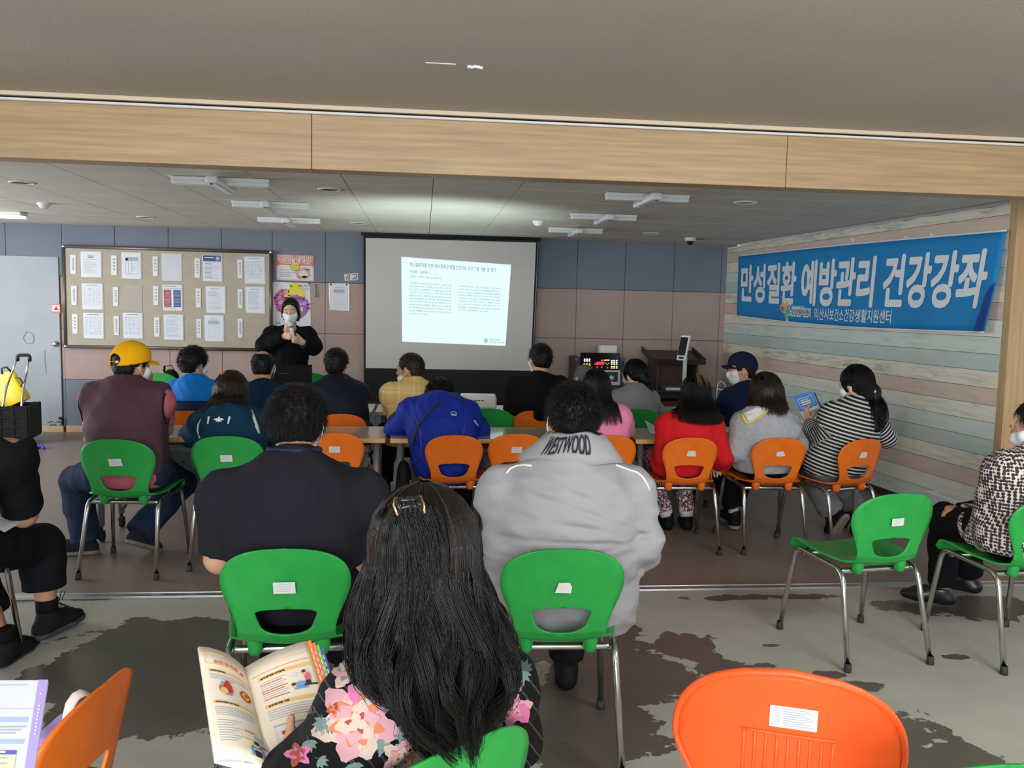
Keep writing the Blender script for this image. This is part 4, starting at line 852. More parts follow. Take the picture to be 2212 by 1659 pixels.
for i, row in enumerate(stp):
    for j, (x0, y0, x1, y1) in enumerate(row):
        mb = MB(); a, b, c, d_ = B3(*cr(x0, y0), .006), B3(*cr(x1, y0+1), .006), B3(*cr(x1, y1), .006), B3(*cr(x0+3, y1-1), .006); mb.prism([a, b, c, d_], (0, .004, 0))
        n = rg.choice([4, 5, 6])
        for k in range(n):
            v = .16+.68*k/(n); u0 = .33
            for (ua, va, ub, vb) in ((0, 0, .34, .018), (0, .0, .07, .07), (.12, .04, .34, .058), (.27, 0, .34, .09)):
                P = lambda u, w_: a.lerp(b, u).lerp(d_.lerp(c, u), w_)+Vector((0, -.0008, 0))
                mb.poly([P(u0+ua, v+va), P(u0+ua, v+vb), P(u0+ub, v+vb), P(u0+ub, v+va)], 1)
        tag(mb.build('name_strip', [mat('white_card', (.74, .75, .76), rough=.6), M_INK]), f'narrow white name strip in {rows_n[i]} row, {cols_n[j]} column of the notice board', 'name strip', 'name strips on the notice board')
# posters on the back wall
P3 = lambda x, y, o=0.0: Vector(at(x, y, WALL-.004-o)); bc = lambda x, y: (580+x/9.76, 530+y/9.76)
FRB = Matrix(((1, 0, 0), (0, 0, -1), (0, 1, 0)))   # right +x, up +z, normal -y
M_ORP = mat('orange_poster_ink', s2l(226, 118, 78), rough=.5); M_CRM = mat('cream_poster_paper', s2l(214, 196, 186), rough=.5); M_PWH = mat('poster_white', (.68, .69, .70), rough=.5); M_YEL = mat('yellow_poster_ink', s2l(222, 206, 50), rough=.5); M_MAG = mat('magenta_poster_ink', s2l(196, 80, 150), rough=.5); M_PUR = mat('violet_poster_ink', s2l(160, 92, 160), rough=.5); M_PNK = mat('pink_poster_ink', s2l(214, 160, 152), rough=.5); M_GRN = mat('green_poster_ink', s2l(84, 120, 92), rough=.5); M_CYA = mat('light_blue_poster_ink', s2l(130, 170, 205), rough=.5); M_DK = mat('dark_print', (.03, .03, .035), rough=.6)
PO = [M_PWH, M_ORP, M_CRM, M_YEL, M_MAG, M_PUR, M_PNK, M_GRN, M_CYA, M_DK, M_INK2]
def disc(mb, c, rx, rz, m, o, n=20, wob=0.0, seed=0):
    r_ = random.Random(seed); mb.poly([Vector(c)+Vector((rx*math.cos(t)*(1+wob*r_.uniform(-1, 1)), -o, rz*math.sin(t)*(1+wob*r_.uniform(-1, 1)))) for t in np.linspace(0, 2*PI, n, endpoint=False)], m)
mb = MB(); tl, tr, br, bl = [P3(*bc(*p)) for p in ((168, 185), (955, 215), (958, 758), (168, 730))]
def PP(u, v, o=0): return tl.lerp(tr, u).lerp(bl.lerp(br, u), v)+Vector((0, -o, 0))
mb.prism([PP(0, 0), PP(1, 0), PP(1, 1), PP(0, 1)], (0, .003, 0), 2); mb.poly([PP(0, 0, .0006), PP(0, .46, .0006), PP(1, .46, .0006), PP(1, 0, .0006)], 1); mb.poly([PP(.04, .41, .001), PP(.04, .93, .001), PP(.96, .93, .001), PP(.96, .41, .001)], 0)
write(mb, '감염취약시설에서는', PP(.50, .12, .002), FRB, 0, w=.40, h=.062, bold=.03); write(mb, '마스크를 꼭 써요!', PP(.50, .27, .002), FRB, 0, w=.35, h=.058, bold=.03)
disc(mb, PP(.5, .45), .052, .052, 9, .0014); disc(mb, PP(.5, .45), .047, .047, 3, .0018)
for u in (-.016, .016): disc(mb, PP(.5, .45)+Vector((u, 0, .012)), .004, .007, 9, .0022, 8)
mb.tube([PP(.5, .45, .0022)+Vector((.022*math.sin(t), 0, -.022*math.cos(t))) for t in np.linspace(-1, 1, 8)], .0018, 4, m=9)
mb.poly([PP(.09, .58, .0014), PP(.09, .615, .0014), PP(.33, .615, .0014), PP(.33, .58, .0014)], 6)
for k, u in enumerate((.50, .38, .40)): mb.poly([PP(.09, .68+.075*k, .0014), PP(.09, .715+.075*k, .0014), PP(u, .715+.075*k, .0014), PP(u, .68+.075*k, .0014)], 10)
disc(mb, PP(.72, .72), .085, .07, 6, .0014, 14, .2, 3); disc(mb, PP(.72, .74), .05, .045, 0, .0018, 6); disc(mb, PP(.83, .56), .035, .012, 7, .0018, 6); disc(mb, PP(.76, .85), .04, .015, 7, .0018, 6); disc(mb, PP(.63, .87), .03, .016, 1, .002, 8)
tag(mb.build('mask_poster', PO), 'orange and cream mask poster with yellow smiley right of the board', 'poster')
mb = MB(); tl, tr, br, bl = P3(588, 608), P3(670, 612), P3(672, 735), P3(590, 732)
mb.prism([PP(0, 0), PP(1, 0), PP(1, 1), PP(0, 1)], (0, .003, 0), 0)
def splat(u, v, r, m, sd, o):
    r_ = random.Random(sd); n = 48; c = PP(u, v, o); q_ = [r*(.86+.10*r_.random()+.06*math.sin(3*k*2*PI/n+sd)) for k in range(n)]; rim = [c+Vector((q_[k]*math.cos(2*PI*k/n), 0, q_[k]*1.1*math.sin(2*PI*k/n))) for k in range(n)]
    for k in range(n): mb.poly([c, rim[(k+1) % n], rim[k]], m)
    for k in range(6):
        t = r_.uniform(0, 6.28); d_ = Vector((math.cos(t), 0, math.sin(t))); e_ = Vector((-d_.z, 0, d_.x)); L_ = r*r_.uniform(1.2, 1.6); mb.poly([c+d_*r*.7-e_*.006, c+d_*L_, c+d_*r*.7+e_*.006], m)
splat(.30, .30, .115, 4, 4, .0008); splat(.62, .17, .105, 3, 2, .0012); splat(.36, .36, .11, 6, 5, .001); splat(.66, .42, .14, 5, 7, .0014); splat(.28, .40, .09, 4, 9, .0016)
write(mb, '2023. 10. 24', PP(.83, .045, .002), FRB, 9, w=.13, h=.022, bold=.02)
for k in range(2): mb.poly([PP(.70+.04*k, .085+.03*k, .002), PP(.70+.04*k, .098+.03*k, .002), PP(.96, .098+.03*k, .002), PP(.96, .085+.03*k, .002)], 10)
mb.poly([PP(.28, .262, .0024), PP(.28, .28, .0024), PP(.76, .28, .0024), PP(.76, .262, .0024)], 9)
write(mb, '세상', PP(.23, .36, .0024), FRB, 0, h=.044, bold=.02); write(mb, '는 소리', PP(.72, .36, .0024), FRB, 0, h=.044, bold=.02); write(mb, '래', PP(.745, .46, .0024), FRB, 0, h=.048, bold=.04)
mb.poly([PP(.06, .70, .002), PP(.06, .74, .002), PP(.2, .74, .002), PP(.2, .70, .002)], 8)
for k in range(4): mb.poly([PP(.62, .74+.03*k, .002), PP(.62, .75+.03*k, .002), PP(.62+.08*(k+1), .75+.03*k, .002), PP(.62+.08*(k+1), .74+.03*k, .002)], 10)
ob = tag(mb.build('event_poster', PO), 'white poster with pink and yellow paint splashes behind the standing speaker', 'poster')
for u in (.02, .97): m2 = MB(); m2.lathe([(.008, 0), (.008, .006), (0, .008)], PP(u, .005), 10, R=Matrix.Rotation(PI/2, 3, 'X')); m2.build('push_pin', M_DK, ob)
mb = MB(); cn4 = [P3(*bc(1290, 820), .003), P3(*bc(1680, 822), .003), P3(*bc(1680, 1358), .003), P3(*bc(1302, 1350), .003)]
ob = sheet(cn4, 'cells', rg).build('notice_sheet', PM); tag(ob, 'white timetable sheet pinned alone on the mauve wall left of the screen', 'paper'); tl, tr, br, bl = cn4
for u in (.06, .92): m2 = MB(); m2.lathe([(.010, 0), (.009, .008), (0, .010)], PP(u, .01), 10, R=Matrix.Rotation(PI/2, 3, 'X')); m2.build('push_pin', M_DK, ob)
mb = MB(); tl, tr, br, bl = [P3(*bc(*p)) for p in ((1592, 600), (1885, 585), (1895, 735), (1608, 744))]; mb.prism([PP(0, 0), PP(1, 0), PP(1, 1), PP(0, 1)], (0, .004, 0), 0)
write(mb, '공', PP(.26, .5, .002), FRB, 1, h=.062, bold=.01); write(mb, '고', PP(.75, .5, .002), FRB, 1, h=.052, bold=.01); tag(mb.build('notice_sign', [M_PWH, M_DK]), 'small white sign reading 공 고 left of the screen', 'sign')
r = thing('dried_sprig', 'green sprig with small red berry hanging on the mauve wall', 'sprig', tuple(P3(683, 640)))
mb = MB(); a = P3(682, 614, .01); mb.tube([a, P3(682.5, 625, .012), P3(683, 633, .01)], .006, 6); mb.build('stem', M_GRN, r)
mb = MB()
for k in range(5): mb.tube([P3(683, 633, .01), P3(683+3*math.cos(k*1.3), 637+2*math.sin(k), .014)], [.006, .002], 5)
mb.build('leaf', M_GRN, r); mb = MB(); mb.lathe([(0, -.012), (.011, 0), (0, .012)], P3(683, 640, .012), 8); mb.build('berry', M_RED, r)
mb = MB(); a = P3(121, 666, .014); mb.box(a, (.09, .003, .10), m=0); mb.box(a+Vector((0, -.002, .0)), (.076, .002, .07), m=1); mb.poly([a+Vector((-.025, -.004, -.018)), a+Vector((.03, -.004, -.018)), a+Vector((.004, -.004, .024))], 2)
tag(mb.build('warning_sticker', [M_ORP, M_PWH, mat('brown_print', s2l(120, 74, 50), rough=.6)]), 'small orange edged warning sticker on the door edge', 'sticker')

# ------------------------------------------------------------------ banner on the right wall
M_BAN = mat('bright_blue_banner_cloth', s2l(18, 128, 190), rough=.7, bump=.1, bscale=3, var=.05, vscale=3); M_BWH = mat('banner_white', (.74, .77, .79), rough=.7); M_HEM = mat('banner_white_edge', (.72, .74, .76), rough=.7); M_FOLD = mat('banner_dark_blue_back', s2l(22, 64, 140), rough=.7)
ba = {k: on_right(*p, .03) for k, p in dict(tl=(1596, 554), tr=(2174, 500), br=(2136, 716), bl=(1593, 681)).items()}
def bp_(u, v, off=0.0):
    'u along, v down'
    e = 1-(1-u)**1.0; p = ba['tl'].lerp(ba['tr'], u).lerp(ba['bl'].lerp(ba['br'], u), v)
    sag = -.035*math.sin(PI*u)*v+.010*math.sin(PI*u)*(1-v); ripple = .006*math.sin(u*21+v*2)*v+.004*math.sin(u*47)*v**2
    curl = max(0, u-.95)/.05*max(0, v-.35); return p+Vector((0, 0, sag))+WN*(ripple+curl*.06+off)
bn = thing('banner', 'long blue cloth banner with white Korean lettering on wallpaper wall', 'banner', tuple(ba['bl']))
mb = MB(); mb.grid([[bp_(u, v) for v in np.linspace(0, 1, 13)] for u in np.linspace(0, 1, 81)]); 
mb.build('cloth', M_BAN, bn, solid=.003)
mb = MB(); mb.grid([[bp_(u, v, -.001)+Vector((0, 0, dz)) for dz in (0, .014)] for u in np.linspace(0, 1, 61) for v in (0,)]); mb.grid([[bp_(u, v, .001)+Vector((0, 0, dz)) for dz in (-.012, 0)] for u in np.linspace(0, 1, 61) for v in (1,)]); mb.build('white_hem', M_HEM, bn, solid=.002)
mb = MB(); mb.poly([bp_(.985, .62, .012), bp_(1, .5, .012), bp_(1, 1, .012), bp_(.972, 1, .012)]); mb.build('folded_corner', M_FOLD, bn, solid=.003)
BL_ = (ba['tr']-ba['tl']).length; BH_ = (ba['tl']-ba['bl']).length
def bfn(u0, v0): return lambda x, y: bp_(min(1, max(0, u0+x/BL_)), v0-y/BH_, .006)
mb = MB()
def bword(s_, x0, x1, y0, y1, bold=.02, m=0):
    'place a word by where it sits in the photograph'
    a, b = on_right(*cr4(x0, (y0+y1)/2), .03), on_right(*cr4(x1, (y0+y1)/2), .03); u0 = (a-ba['tl']).dot(WD)/BL_; u1 = (b-ba['tl']).dot(WD)/BL_
    return u0, u1
cr4 = lambda x, y: (1512+x/3.16, 400+y/3.16)
for ch, x0, x1 in (('만성질환', 285, 660), ('예방관리', 703, 1203), ('건강강좌', 1275, 1990)):
    u0, u1 = bword(ch, x0, x1, 640, 680)
    write(mb, ch, (0, 0, 0), FR_R, 0, w=(u1-u0)*BL_, h=.385, bold=.034, fn=bfn((u0+u1)/2, .46))
u0, u1 = bword('', 790, 1335, 870, 900); write(mb, '익산시보건소건강생활지원센터', (0, 0, 0), FR_R, 0, w=(u1-u0)*BL_, h=.105, bold=.012, fn=bfn((u0+u1)/2, .865))
u0, u1 = bword('', 635, 760, 870, 880)
write(mb, '건강생활지원센터', (0, 0, 0), FR_R, 0, w=(u1-u0)*BL_*1.04, h=.075, bold=.10, fn=bfn((u0+u1)/2, .86)); fn_ = bfn((u0+u1)/2, .86)
V, Fc, tw, th = text_geo('건강생활지원센터', 0.01); sx = (u1-u0)*BL_/tw; mb.add([fn_(v.x*sx, v.y*.06/th)+WN*.002 for v in V], Fc, 1)
write(mb, '우리동네건강', (0, 0, 0), FR_R, 0, w=(u1-u0)*BL_*.65, h=.03, bold=.03, fn=bfn(u0+(u1-u0)*.33, .795))
mb.build('lettering', [M_BWH, mat('banner_dark_print', (.05, .05, .06), rough=.7)], bn)
mb = MB(); u0, u1 = bword('', 552, 632, 850, 870); cu_ = (u0+u1)/2
for a_, m_ in ((2.7, 0), (2.1, 1), (1.35, 1), (-1.1, 2), (.7, 3), (-.2, 3)):
    fn_ = bfn(cu_+.055*math.cos(a_)/BL_*1.3, .855-.045*math.sin(a_)/BH_); pts = [(0, 0)]
    for sc, lay in ((1.35, 4), (1.0, m_)):
        mb.poly([fn_(sc*(.050*math.cos(t)*math.cos(a_)-.022*math.sin(t)*math.sin(a_)), sc*(.050*math.cos(t)*math.sin(a_)+.022*math.sin(t)*math.cos(a_)))+WN*(.001 if lay != 4 else 0) for t in np.linspace(0, 2*PI, 14, endpoint=False)], lay)
mb.build('emblem', [mat('emblem_red', s2l(222, 70, 90), rough=.6), mat('emblem_yellow', s2l(236, 176, 40), rough=.6), mat('emblem_green', s2l(120, 176, 66), rough=.6), mat('emblem_blue', s2l(70, 170, 215), rough=.6), M_BWH], bn)
for x, y, lb in [(1842, 518, 'scrap of white tape above the banner, leftmost'), (1958, 515, 'scrap of white tape above the banner, middle'), (2013, 509, 'scrap of white tape above the banner, rightmost')]:
    mb = MB(); a = on_right(x, y, .002); mb.box(a, (.06, .002, .035), Matrix(((WD.x, WN.x, 0), (WD.y, WN.y, 0), (0, 0, 1)))@Matrix.Rotation(.4, 3, 'Y')); tag(mb.build('tape_scrap', M_PAPER), lb, 'tape', 'tape scraps on the wallpaper')
# ------------------------------------------------------------------ chairs
def plastic(name, col, dk=.85):
    g = NT(name); tc = g.n('ShaderNodeTexCoord'); n = g.n('ShaderNodeTexNoise', i_Scale=9.0, i_Detail=8.0, i_Roughness=.7); g.l(tc.outputs['Object'], n.inputs['Vector']); r = g.n('ShaderNodeMapRange', i_1=.35, i_2=.65); g.l(n.outputs['Fac'], r.inputs[0])
    g.l(g.mix(r.outputs[0], tuple(v*dk for v in col), col), g.b.inputs['Base Color']); g.b.inputs['Roughness'].default_value = .42; g.b.inputs['Specular IOR Level'].default_value = .4
    n2 = g.n('ShaderNodeTexNoise', i_Scale=420.0, i_Detail=2.0); g.l(tc.outputs['Object'], n2.inputs['Vector']); bp = g.n('ShaderNodeBump', i_Strength=.12, i_Distance=.002); g.l(n2.outputs['Fac'], bp.inputs['Height']); g.l(bp.outputs[0], g.b.inputs['Normal']); return g.m
M_GREEN = plastic('green_chair_plastic', s2l(36, 150, 64)); M_ORANGE = plastic('orange_chair_plastic', s2l(232, 112, 24)); M_RORANGE = plastic('red_orange_chair_plastic', s2l(246, 88, 34), .95)
M_CHROME = mat('chrome_tube', (.60, .58, .55), rough=.18, metal=1.0, bump=.02, bscale=30, var=.15, vscale=14); M_RUB = mat('black_rubber', (.015, .015, .016), rough=.7)
M_STK = mat('worn_white_sticker', s2l(206, 206, 204), rough=.7, var=.08, vscale=60)
def back_y(z): # profile of the rear of the shell
    return None
def shell_mesh(name, m, hole=True, wtop=.395, wwaist=.30, ztop=.762):
    # profile: list of (y, z) from the front lip over the seat and up the back
    pr = [(.235, .405), (.238, .425), (.225, .440), (.19, .446), (.10, .440), (0, .432), (-.09, .430), (-.135, .435), (-.165, .450), (-.183, .475), (-.192, .51), (-.199, .55), (-.207, .60), (-.217, .65), (-.229, .70), (-.240, .74), (-.246, .762)]
    pts = [Vector((0, a, b if b < .475 else .475+(b-.475)*(ztop-.475)/.287)) for a, b in pr]; L = [0]
    for i in range(1, len(pts)): L.append(L[-1]+(pts[i]-pts[i-1]).length)
    T = L[-1]
    def prof(s):
        for i in range(1, len(L)):
            if s <= L[i]+1e-9: f = (s-L[i-1])/(L[i]-L[i-1]); return pts[i-1].lerp(pts[i], f)
        return pts[-1]
    sb = L[8]; top = T
    def width(s):
        p = prof(s)
        if s < sb: # seat: rounded front corners, narrower at the rear
            w_ = .215-.045*max(0, (s-.20)/(sb-.20))**1.6; fr = min(1, s/.06); return w_*(.90+.10*math.sqrt(max(0, 1-(1-fr)**2)))
        h = (s-sb)/(top-sb)
        w_ = wwaist/2+(wtop/2-wwaist/2)*(0.5-0.5*math.cos(PI*min(1, max(0, h-.10)/.55)))
        e = max(0, (h-.60)/.40); return w_*(max(0.0, 1-e**2.6))**.42
    hb, ht, hw = sb+.030, sb+.118, .100
    ss = list(np.linspace(0, sb, 22)[:-1])+list(np.linspace(sb, hb, 5)[:-1])
    if hole: ss += [hb+(ht-hb)*(0.5-0.5*math.cos(PI*k/12)) for k in range(13)][:-1]
    else: ss += list(np.linspace(hb, ht, 8)[:-1])
    ss += list(np.linspace(ht, top-.07, 14)[:-1])+[top-.07*(1-math.sin(PI/2*k/12)) for k in range(13)]
    def hol(s):
        if not hole or s <= hb or s >= ht: return 0
        f = (s-hb)/(ht-hb); w_ = hw*(.62+.38*f**.7)
        return w_*(1-max(0, (f-.72)/.28)**3.2)**.45*(1-max(0, (.30-f)/.30)**2.6)**.5
    n = 9; P = []
    for s in ss:
        c = prof(s); w_ = max(width(s), .004); h_ = hol(s); row = []
        back = max(0, min(1, (s-sb+.05)/.12))
        for side in (-1, 1):
            for k in range(n):
                f = k/(n-1) if side > 0 else 1-k/(n-1); x = side*(h_+(w_-h_)*f)
                cv = .62*x*x
                row.append(c+Vector((x, cv*back*1.15, (1-back)*(-.012*math.cos(x/w_*PI/2)+.4*x*x*(1 if s > .05 else 0)))))
        P.append(row)
    mb = MB(); m_ = 0; V = [p for r in P for p in r]; N = 2*n; Fc = []
    for i in range(len(ss)-1):
        for k in range(N-1):
            if k == n-1 and (hol(ss[i]) > 0 or hol(ss[i+1]) > 0): continue
            Fc.append((i*N+k, i*N+k+1, (i+1)*N+k+1, (i+1)*N+k))
    mb.add(V, Fc, 0, True)
    me = mb.mesh(name, m)
    bm = bmesh.new(); bm.from_mesh(me); bmesh.ops.remove_doubles(bm, verts=bm.verts, dist=.0004); bmesh.ops.recalc_face_normals(bm, faces=bm.faces); bm.to_mesh(me); bm.free()
    return me, prof, sb, top
SHELL_G, PROF, SB, TOPS = shell_mesh('seat_shell', M_GREEN); SHELL_O = shell_mesh('seat_shell', M_ORANGE, True, .348, .272, ztop=.737)[0]
def rnd(pts, r=.05, k=5):
    'polyline with rounded corners'
    P = [Vector(p) for p in pts]; out = [P[0]]
    for i in range(1, len(P)-1):
        a = P[i]+(P[i-1]-P[i]).normalized()*r; b = P[i]+(P[i+1]-P[i]).normalized()*r
        for j in range(k+1): t = j/k; out.append(a.lerp(P[i], t).lerp(P[i].lerp(b, t), t))
    return out+[P[-1]]
def leg_mesh():
    res = []
    for s in (-1, 1):
        mb = MB(); mb.tube(rnd([(s*.222, .262, .012), (s*.196, .205, .418), (s*.186, -.135, .405), (s*.205, -.232, .012)], .055), .0115, 12); res.append(mb.mesh('leg_frame', M_CHROME))
    return res
LEGS = leg_mesh()
mb = MB(); mb.lathe([(0, 0), (.0155, 0), (.0165, .006), (.0145, .036), (.0115, .038)], (0, 0, 0), 14); CAPM = mb.mesh('foot_cap', M_RUB)
mb = MB(); mb.tube([(-.187, -.10, .392), (-.165, -.10, .394), (.165, -.10, .394), (.187, -.10, .392)], [.009, .013, .013, .009], 10); BARM = mb.mesh('crossbar', M_CHROME)
mb = MB(); mb.tube([(-.19, .16, .40), (.19, .16, .40)], .010, 10); BARF = mb.mesh('crossbar', M_CHROME)
def stud(m):
    res = []
    for s in (-1, 1): mb = MB(); mb.lathe([(0, .385), (.017, .387), (.021, .40), (.026, .425), (.026, .44)], (s*.105, -.125, 0), 14); res.append(mb.mesh('mounting_stud', m))
    return res
STUD = {'g': stud(M_GREEN), 'o': stud(M_ORANGE)}
NCH = [0]
def sticker(root, seed, u=0.0, hz=.635, sc=1.0):
    r_ = random.Random(seed); mb = MB(); w_, h_ = .030*sc*r_.uniform(.8, 1.15), .017*sc*r_.uniform(.9, 1.2)
    kind = r_.choice(['full', 'torn', 'torn2']) if seed else 'full'
    pts = {'full': [(-1, -1), (1, -1), (1, 1), (-1, 1)], 'torn': [(-1, -1), (.9, -1.1), (.7, .8), (-.6, 1), (-.95, .2)], 'torn2': [(-1.1, -.9), (.4, -1), (1, -.7), (.8, .9), (-.7, .95)]}[kind]; a = r_.uniform(-.12, .12)
    def q(x, z): return Vector((x+u, -.199-.0075-.23*(z-.55)+.71*(x+u)**2-.0026, z))
    P = [q(-(x*math.cos(a)-y*math.sin(a))*w_, hz+(x*math.sin(a)+y*math.cos(a))*h_) for x, y in pts]; mb.prism(P, (0, .0012, 0), 0)
    if kind == 'full':
        for k in range(5): z = hz+h_*(.6-.3*k); mb.poly([q(-w_*.8, z), q(-w_*.8, z+.0016), q(w_*r_.uniform(.1, .8), z+.0016), q(w_*.7, z)], 1)
    return mb.build('label_sticker', [M_STK, M_INK2], root, True)
def chair(color, top_px, yaw, label, z=None, stick=None, su=0.0, loc=None, group=None):
    'shell chair whose back top stands where the photograph shows it'
    z = z or (.76 if color == 'g' else .735)
    if loc is None:
        t = fl(*top_px, z); a = yaw*D2R; loc = (t[0]-.245*math.sin(a), t[1]+.245*math.cos(a), 0)
    r = thing('shell_chair', label, 'chair', loc, yaw*D2R, {'g': 'green shell chairs', 'o': 'orange shell chairs'}[color])
    o = link('seat_shell', SHELL_G if color == 'g' else SHELL_O, r, solid=.007)
    for i, s in ((0, -1), (1, 1)):
        lg = link('leg_frame', LEGS[i], r)
        for y in (.262, -.232): c = link('foot_cap', CAPM, lg); c.location = (s*(.222 if y > 0 else .205), y, 0)
    link('crossbar', BARM, r); link('crossbar', BARF, r)
    for q in STUD[color]: link('mounting_stud', q, r)
    if stick is not None: sticker(r, stick, su)
    r['loc'] = [float(v) for v in loc]; return r
CH = {}
def C(k, *a, **kw): CH[k] = chair(*a, **kw)
C(1, 'g', (245, 950), -3, 'green chair under the person in the yellow cap', stick=2)
C(2, 'g', (487, 943), 0, 'green chair under the person in the teal hooded jacket', stick=0)
C(3, 'g', (612, 1187), 1, 'green chair under the person in the dark short sleeved shirt, open booklet in front', stick=0)
C(4, 'g', (1222, 1188), -2, 'green chair under the person in the light grey jacket', stick=3)
C(5, 'o', (983, 941), 2, 'orange chair under the person in the royal blue jacket')
C(6, 'o', (1118, 938), 3, 'empty orange chair left of the grey jacket collar', stick=0)
C(7, 'o', (1318, 941), -2, 'orange chair under the person in the pink shirt')
C(8, 'o', (1497, 946), 0, 'orange chair under the person in the red cardigan', stick=5)
C(9, 'o', (1690, 947), -1, 'orange chair under the person in the grey hooded sweatshirt', stick=7)
C(10, 'o', (1872, 949), 18, 'orange chair turned left under the person in the striped shirt', stick=6)
C(11, 'o', (722, 936), 1, 'empty orange chair right of the dark-shirted head and mask loop', stick=0)
C(12, 'o', (737, 895), 0, 'orange chair under the person in the dark navy jacket, front row')
C(13, 'o', (405, 888), 0, 'orange chair under the person in the bright blue jacket')
C(15, 'g', (1055, 883), 2, 'empty green chair behind the white projector')
C(16, 'o', (1160, 887), 4, 'orange chair under the person in the black shirt, front row')
C(17, 'g', (1378, 884), -1, 'green chair under the person in the plain grey shirt, front row')
C(18, 'g', (1478, 884), 0, 'green chair half hidden behind the person in red')
C(19, 'g', (1950, 1067), 8, 'empty green chair standing alone at right on the concrete floor', stick=9)
C(20, 'g', (2296, 1075), 4, 'green chair under the person in the dotted blouse')
C(23, 'g', (1004, 1606), 36, 'green chair under the person in the floral blouse')
C(24, 'g', None, 0, 'chair under the person in black at the left edge', loc=(-1.88, 3.36, 0))
C(25, 'g', (2212, 1652), 0, 'green chair top edge in the bottom right corner of the picture')
C(26, 'g', (668, 806), 8, 'green chair standing against the mauve wall behind the laptop')
C(27, 'g', (345, 806), -25, 'green chair holding a black bag against the back wall')
# wide-backed red-orange chair close to the camera
def oval_chair(rgb, top_px, yaw, z, label, mname):
    t = fl(*top_px, z); a = yaw*D2R; r = thing('ribbed_chair', label, 'chair', (t[0]-.25*math.sin(a), t[1]+.25*math.cos(a), 0), a)
    P = []; nu, nv = 25, 22
    for i in range(nv):
        h = i/(nv-1); zz = .50+(z-.50)*h; w_ = .225*(1-max(0, (h-.35)/.65)**2.4)**.5 if h > .35 else .225-.05*(1-h/.35)**1.5
        w_ = max(w_, .006); row = []
        for j in range(nu): x = w_*(2*j/(nu-1)-1); row.append(Vector((x, -.19-.06*h+1.15*x*x, zz)))
        P.append(row)
    seat = []
    for i in range(12):
        h = i/11; yy = .22-.41*h; row = []; w_ = .215-.04*h
        for j in range(nu): x = w_*(2*j/(nu-1)-1); row.append(Vector((x, yy+(1.15*x*x*max(0, h-.7)/.3), .445-.012*math.cos(x/w_*1.57)+.055*max(0, h-.8)/.2)))
        seat.append(row)
    mb = MB(); mb.grid(seat+P); mb.build('seat_shell', mname, r, True, solid=.009)
    rim = [P[i][0] for i in range(nv)]+[P[-1][j] for j in range(1, nu-1)]+[P[i][-1] for i in reversed(range(nv))]
    mb = MB(); mb.tube(rim, .0085, 8); mb.build('rim', mname, r, True)
    mb = MB(); y0 = lambda x, h: -.19-.06*h+1.15*x*x-.006
    for k in range(9): x = -.085+.17*k/8; mb.tube([(x, y0(x, .12), .50+(z-.5)*.02), (x, y0(x, .3), .50+(z-.5)*.30), (x, y0(x, .5)-.001, .50+(z-.5)*.54-.5*x*x)], .0032, 6)
    mb.tube([(x, y0(x, .54)-.001, .50+(z-.5)*.55-.5*x*x) for x in np.linspace(-.09, .09, 9)], .0032, 6); mb.build('rib_panel', mname, r, True)
    for i, s in ((0, -1), (1, 1)):
        lg = link('leg_frame', LEGS[i], r)
        for y in (.262, -.232): c = link('foot_cap', CAPM, lg); c.location = (s*(.222 if y > 0 else .205), y, 0)
    mb = MB(); q = lambda x, h: Vector((x, y0(x, h)-.002, .50+(z-.5)*h)); mb.prism([q(.052, .60), q(-.038, .60), q(-.038, .76), q(.052, .76)][::-1], (0, .0014, 0), 0)
    for k in range(8):
        h = .62+.017*k; mb.poly([q(-.034, h), q(-.034, h+.006), q(-.018, h+.006), q(-.018, h)], 1); mb.poly([q(-.012, h), q(-.012, h+.006), q(.046-.008*(k % 3), h+.006), q(.046-.008*(k % 3), h)], 1)
    mb.build('label_sticker', [M_STK, M_INK2], r, True); return r
oval_chair(1, (1712, 1456), -22, .80, 'bright red-orange chair with ribbed lower back, closest at bottom right', M_RORANGE)
C(22, 'o', None, 80, 'orange chair seen edge-on at bottom left beside the purple bag', loc=(-.862, 1.735, 0))

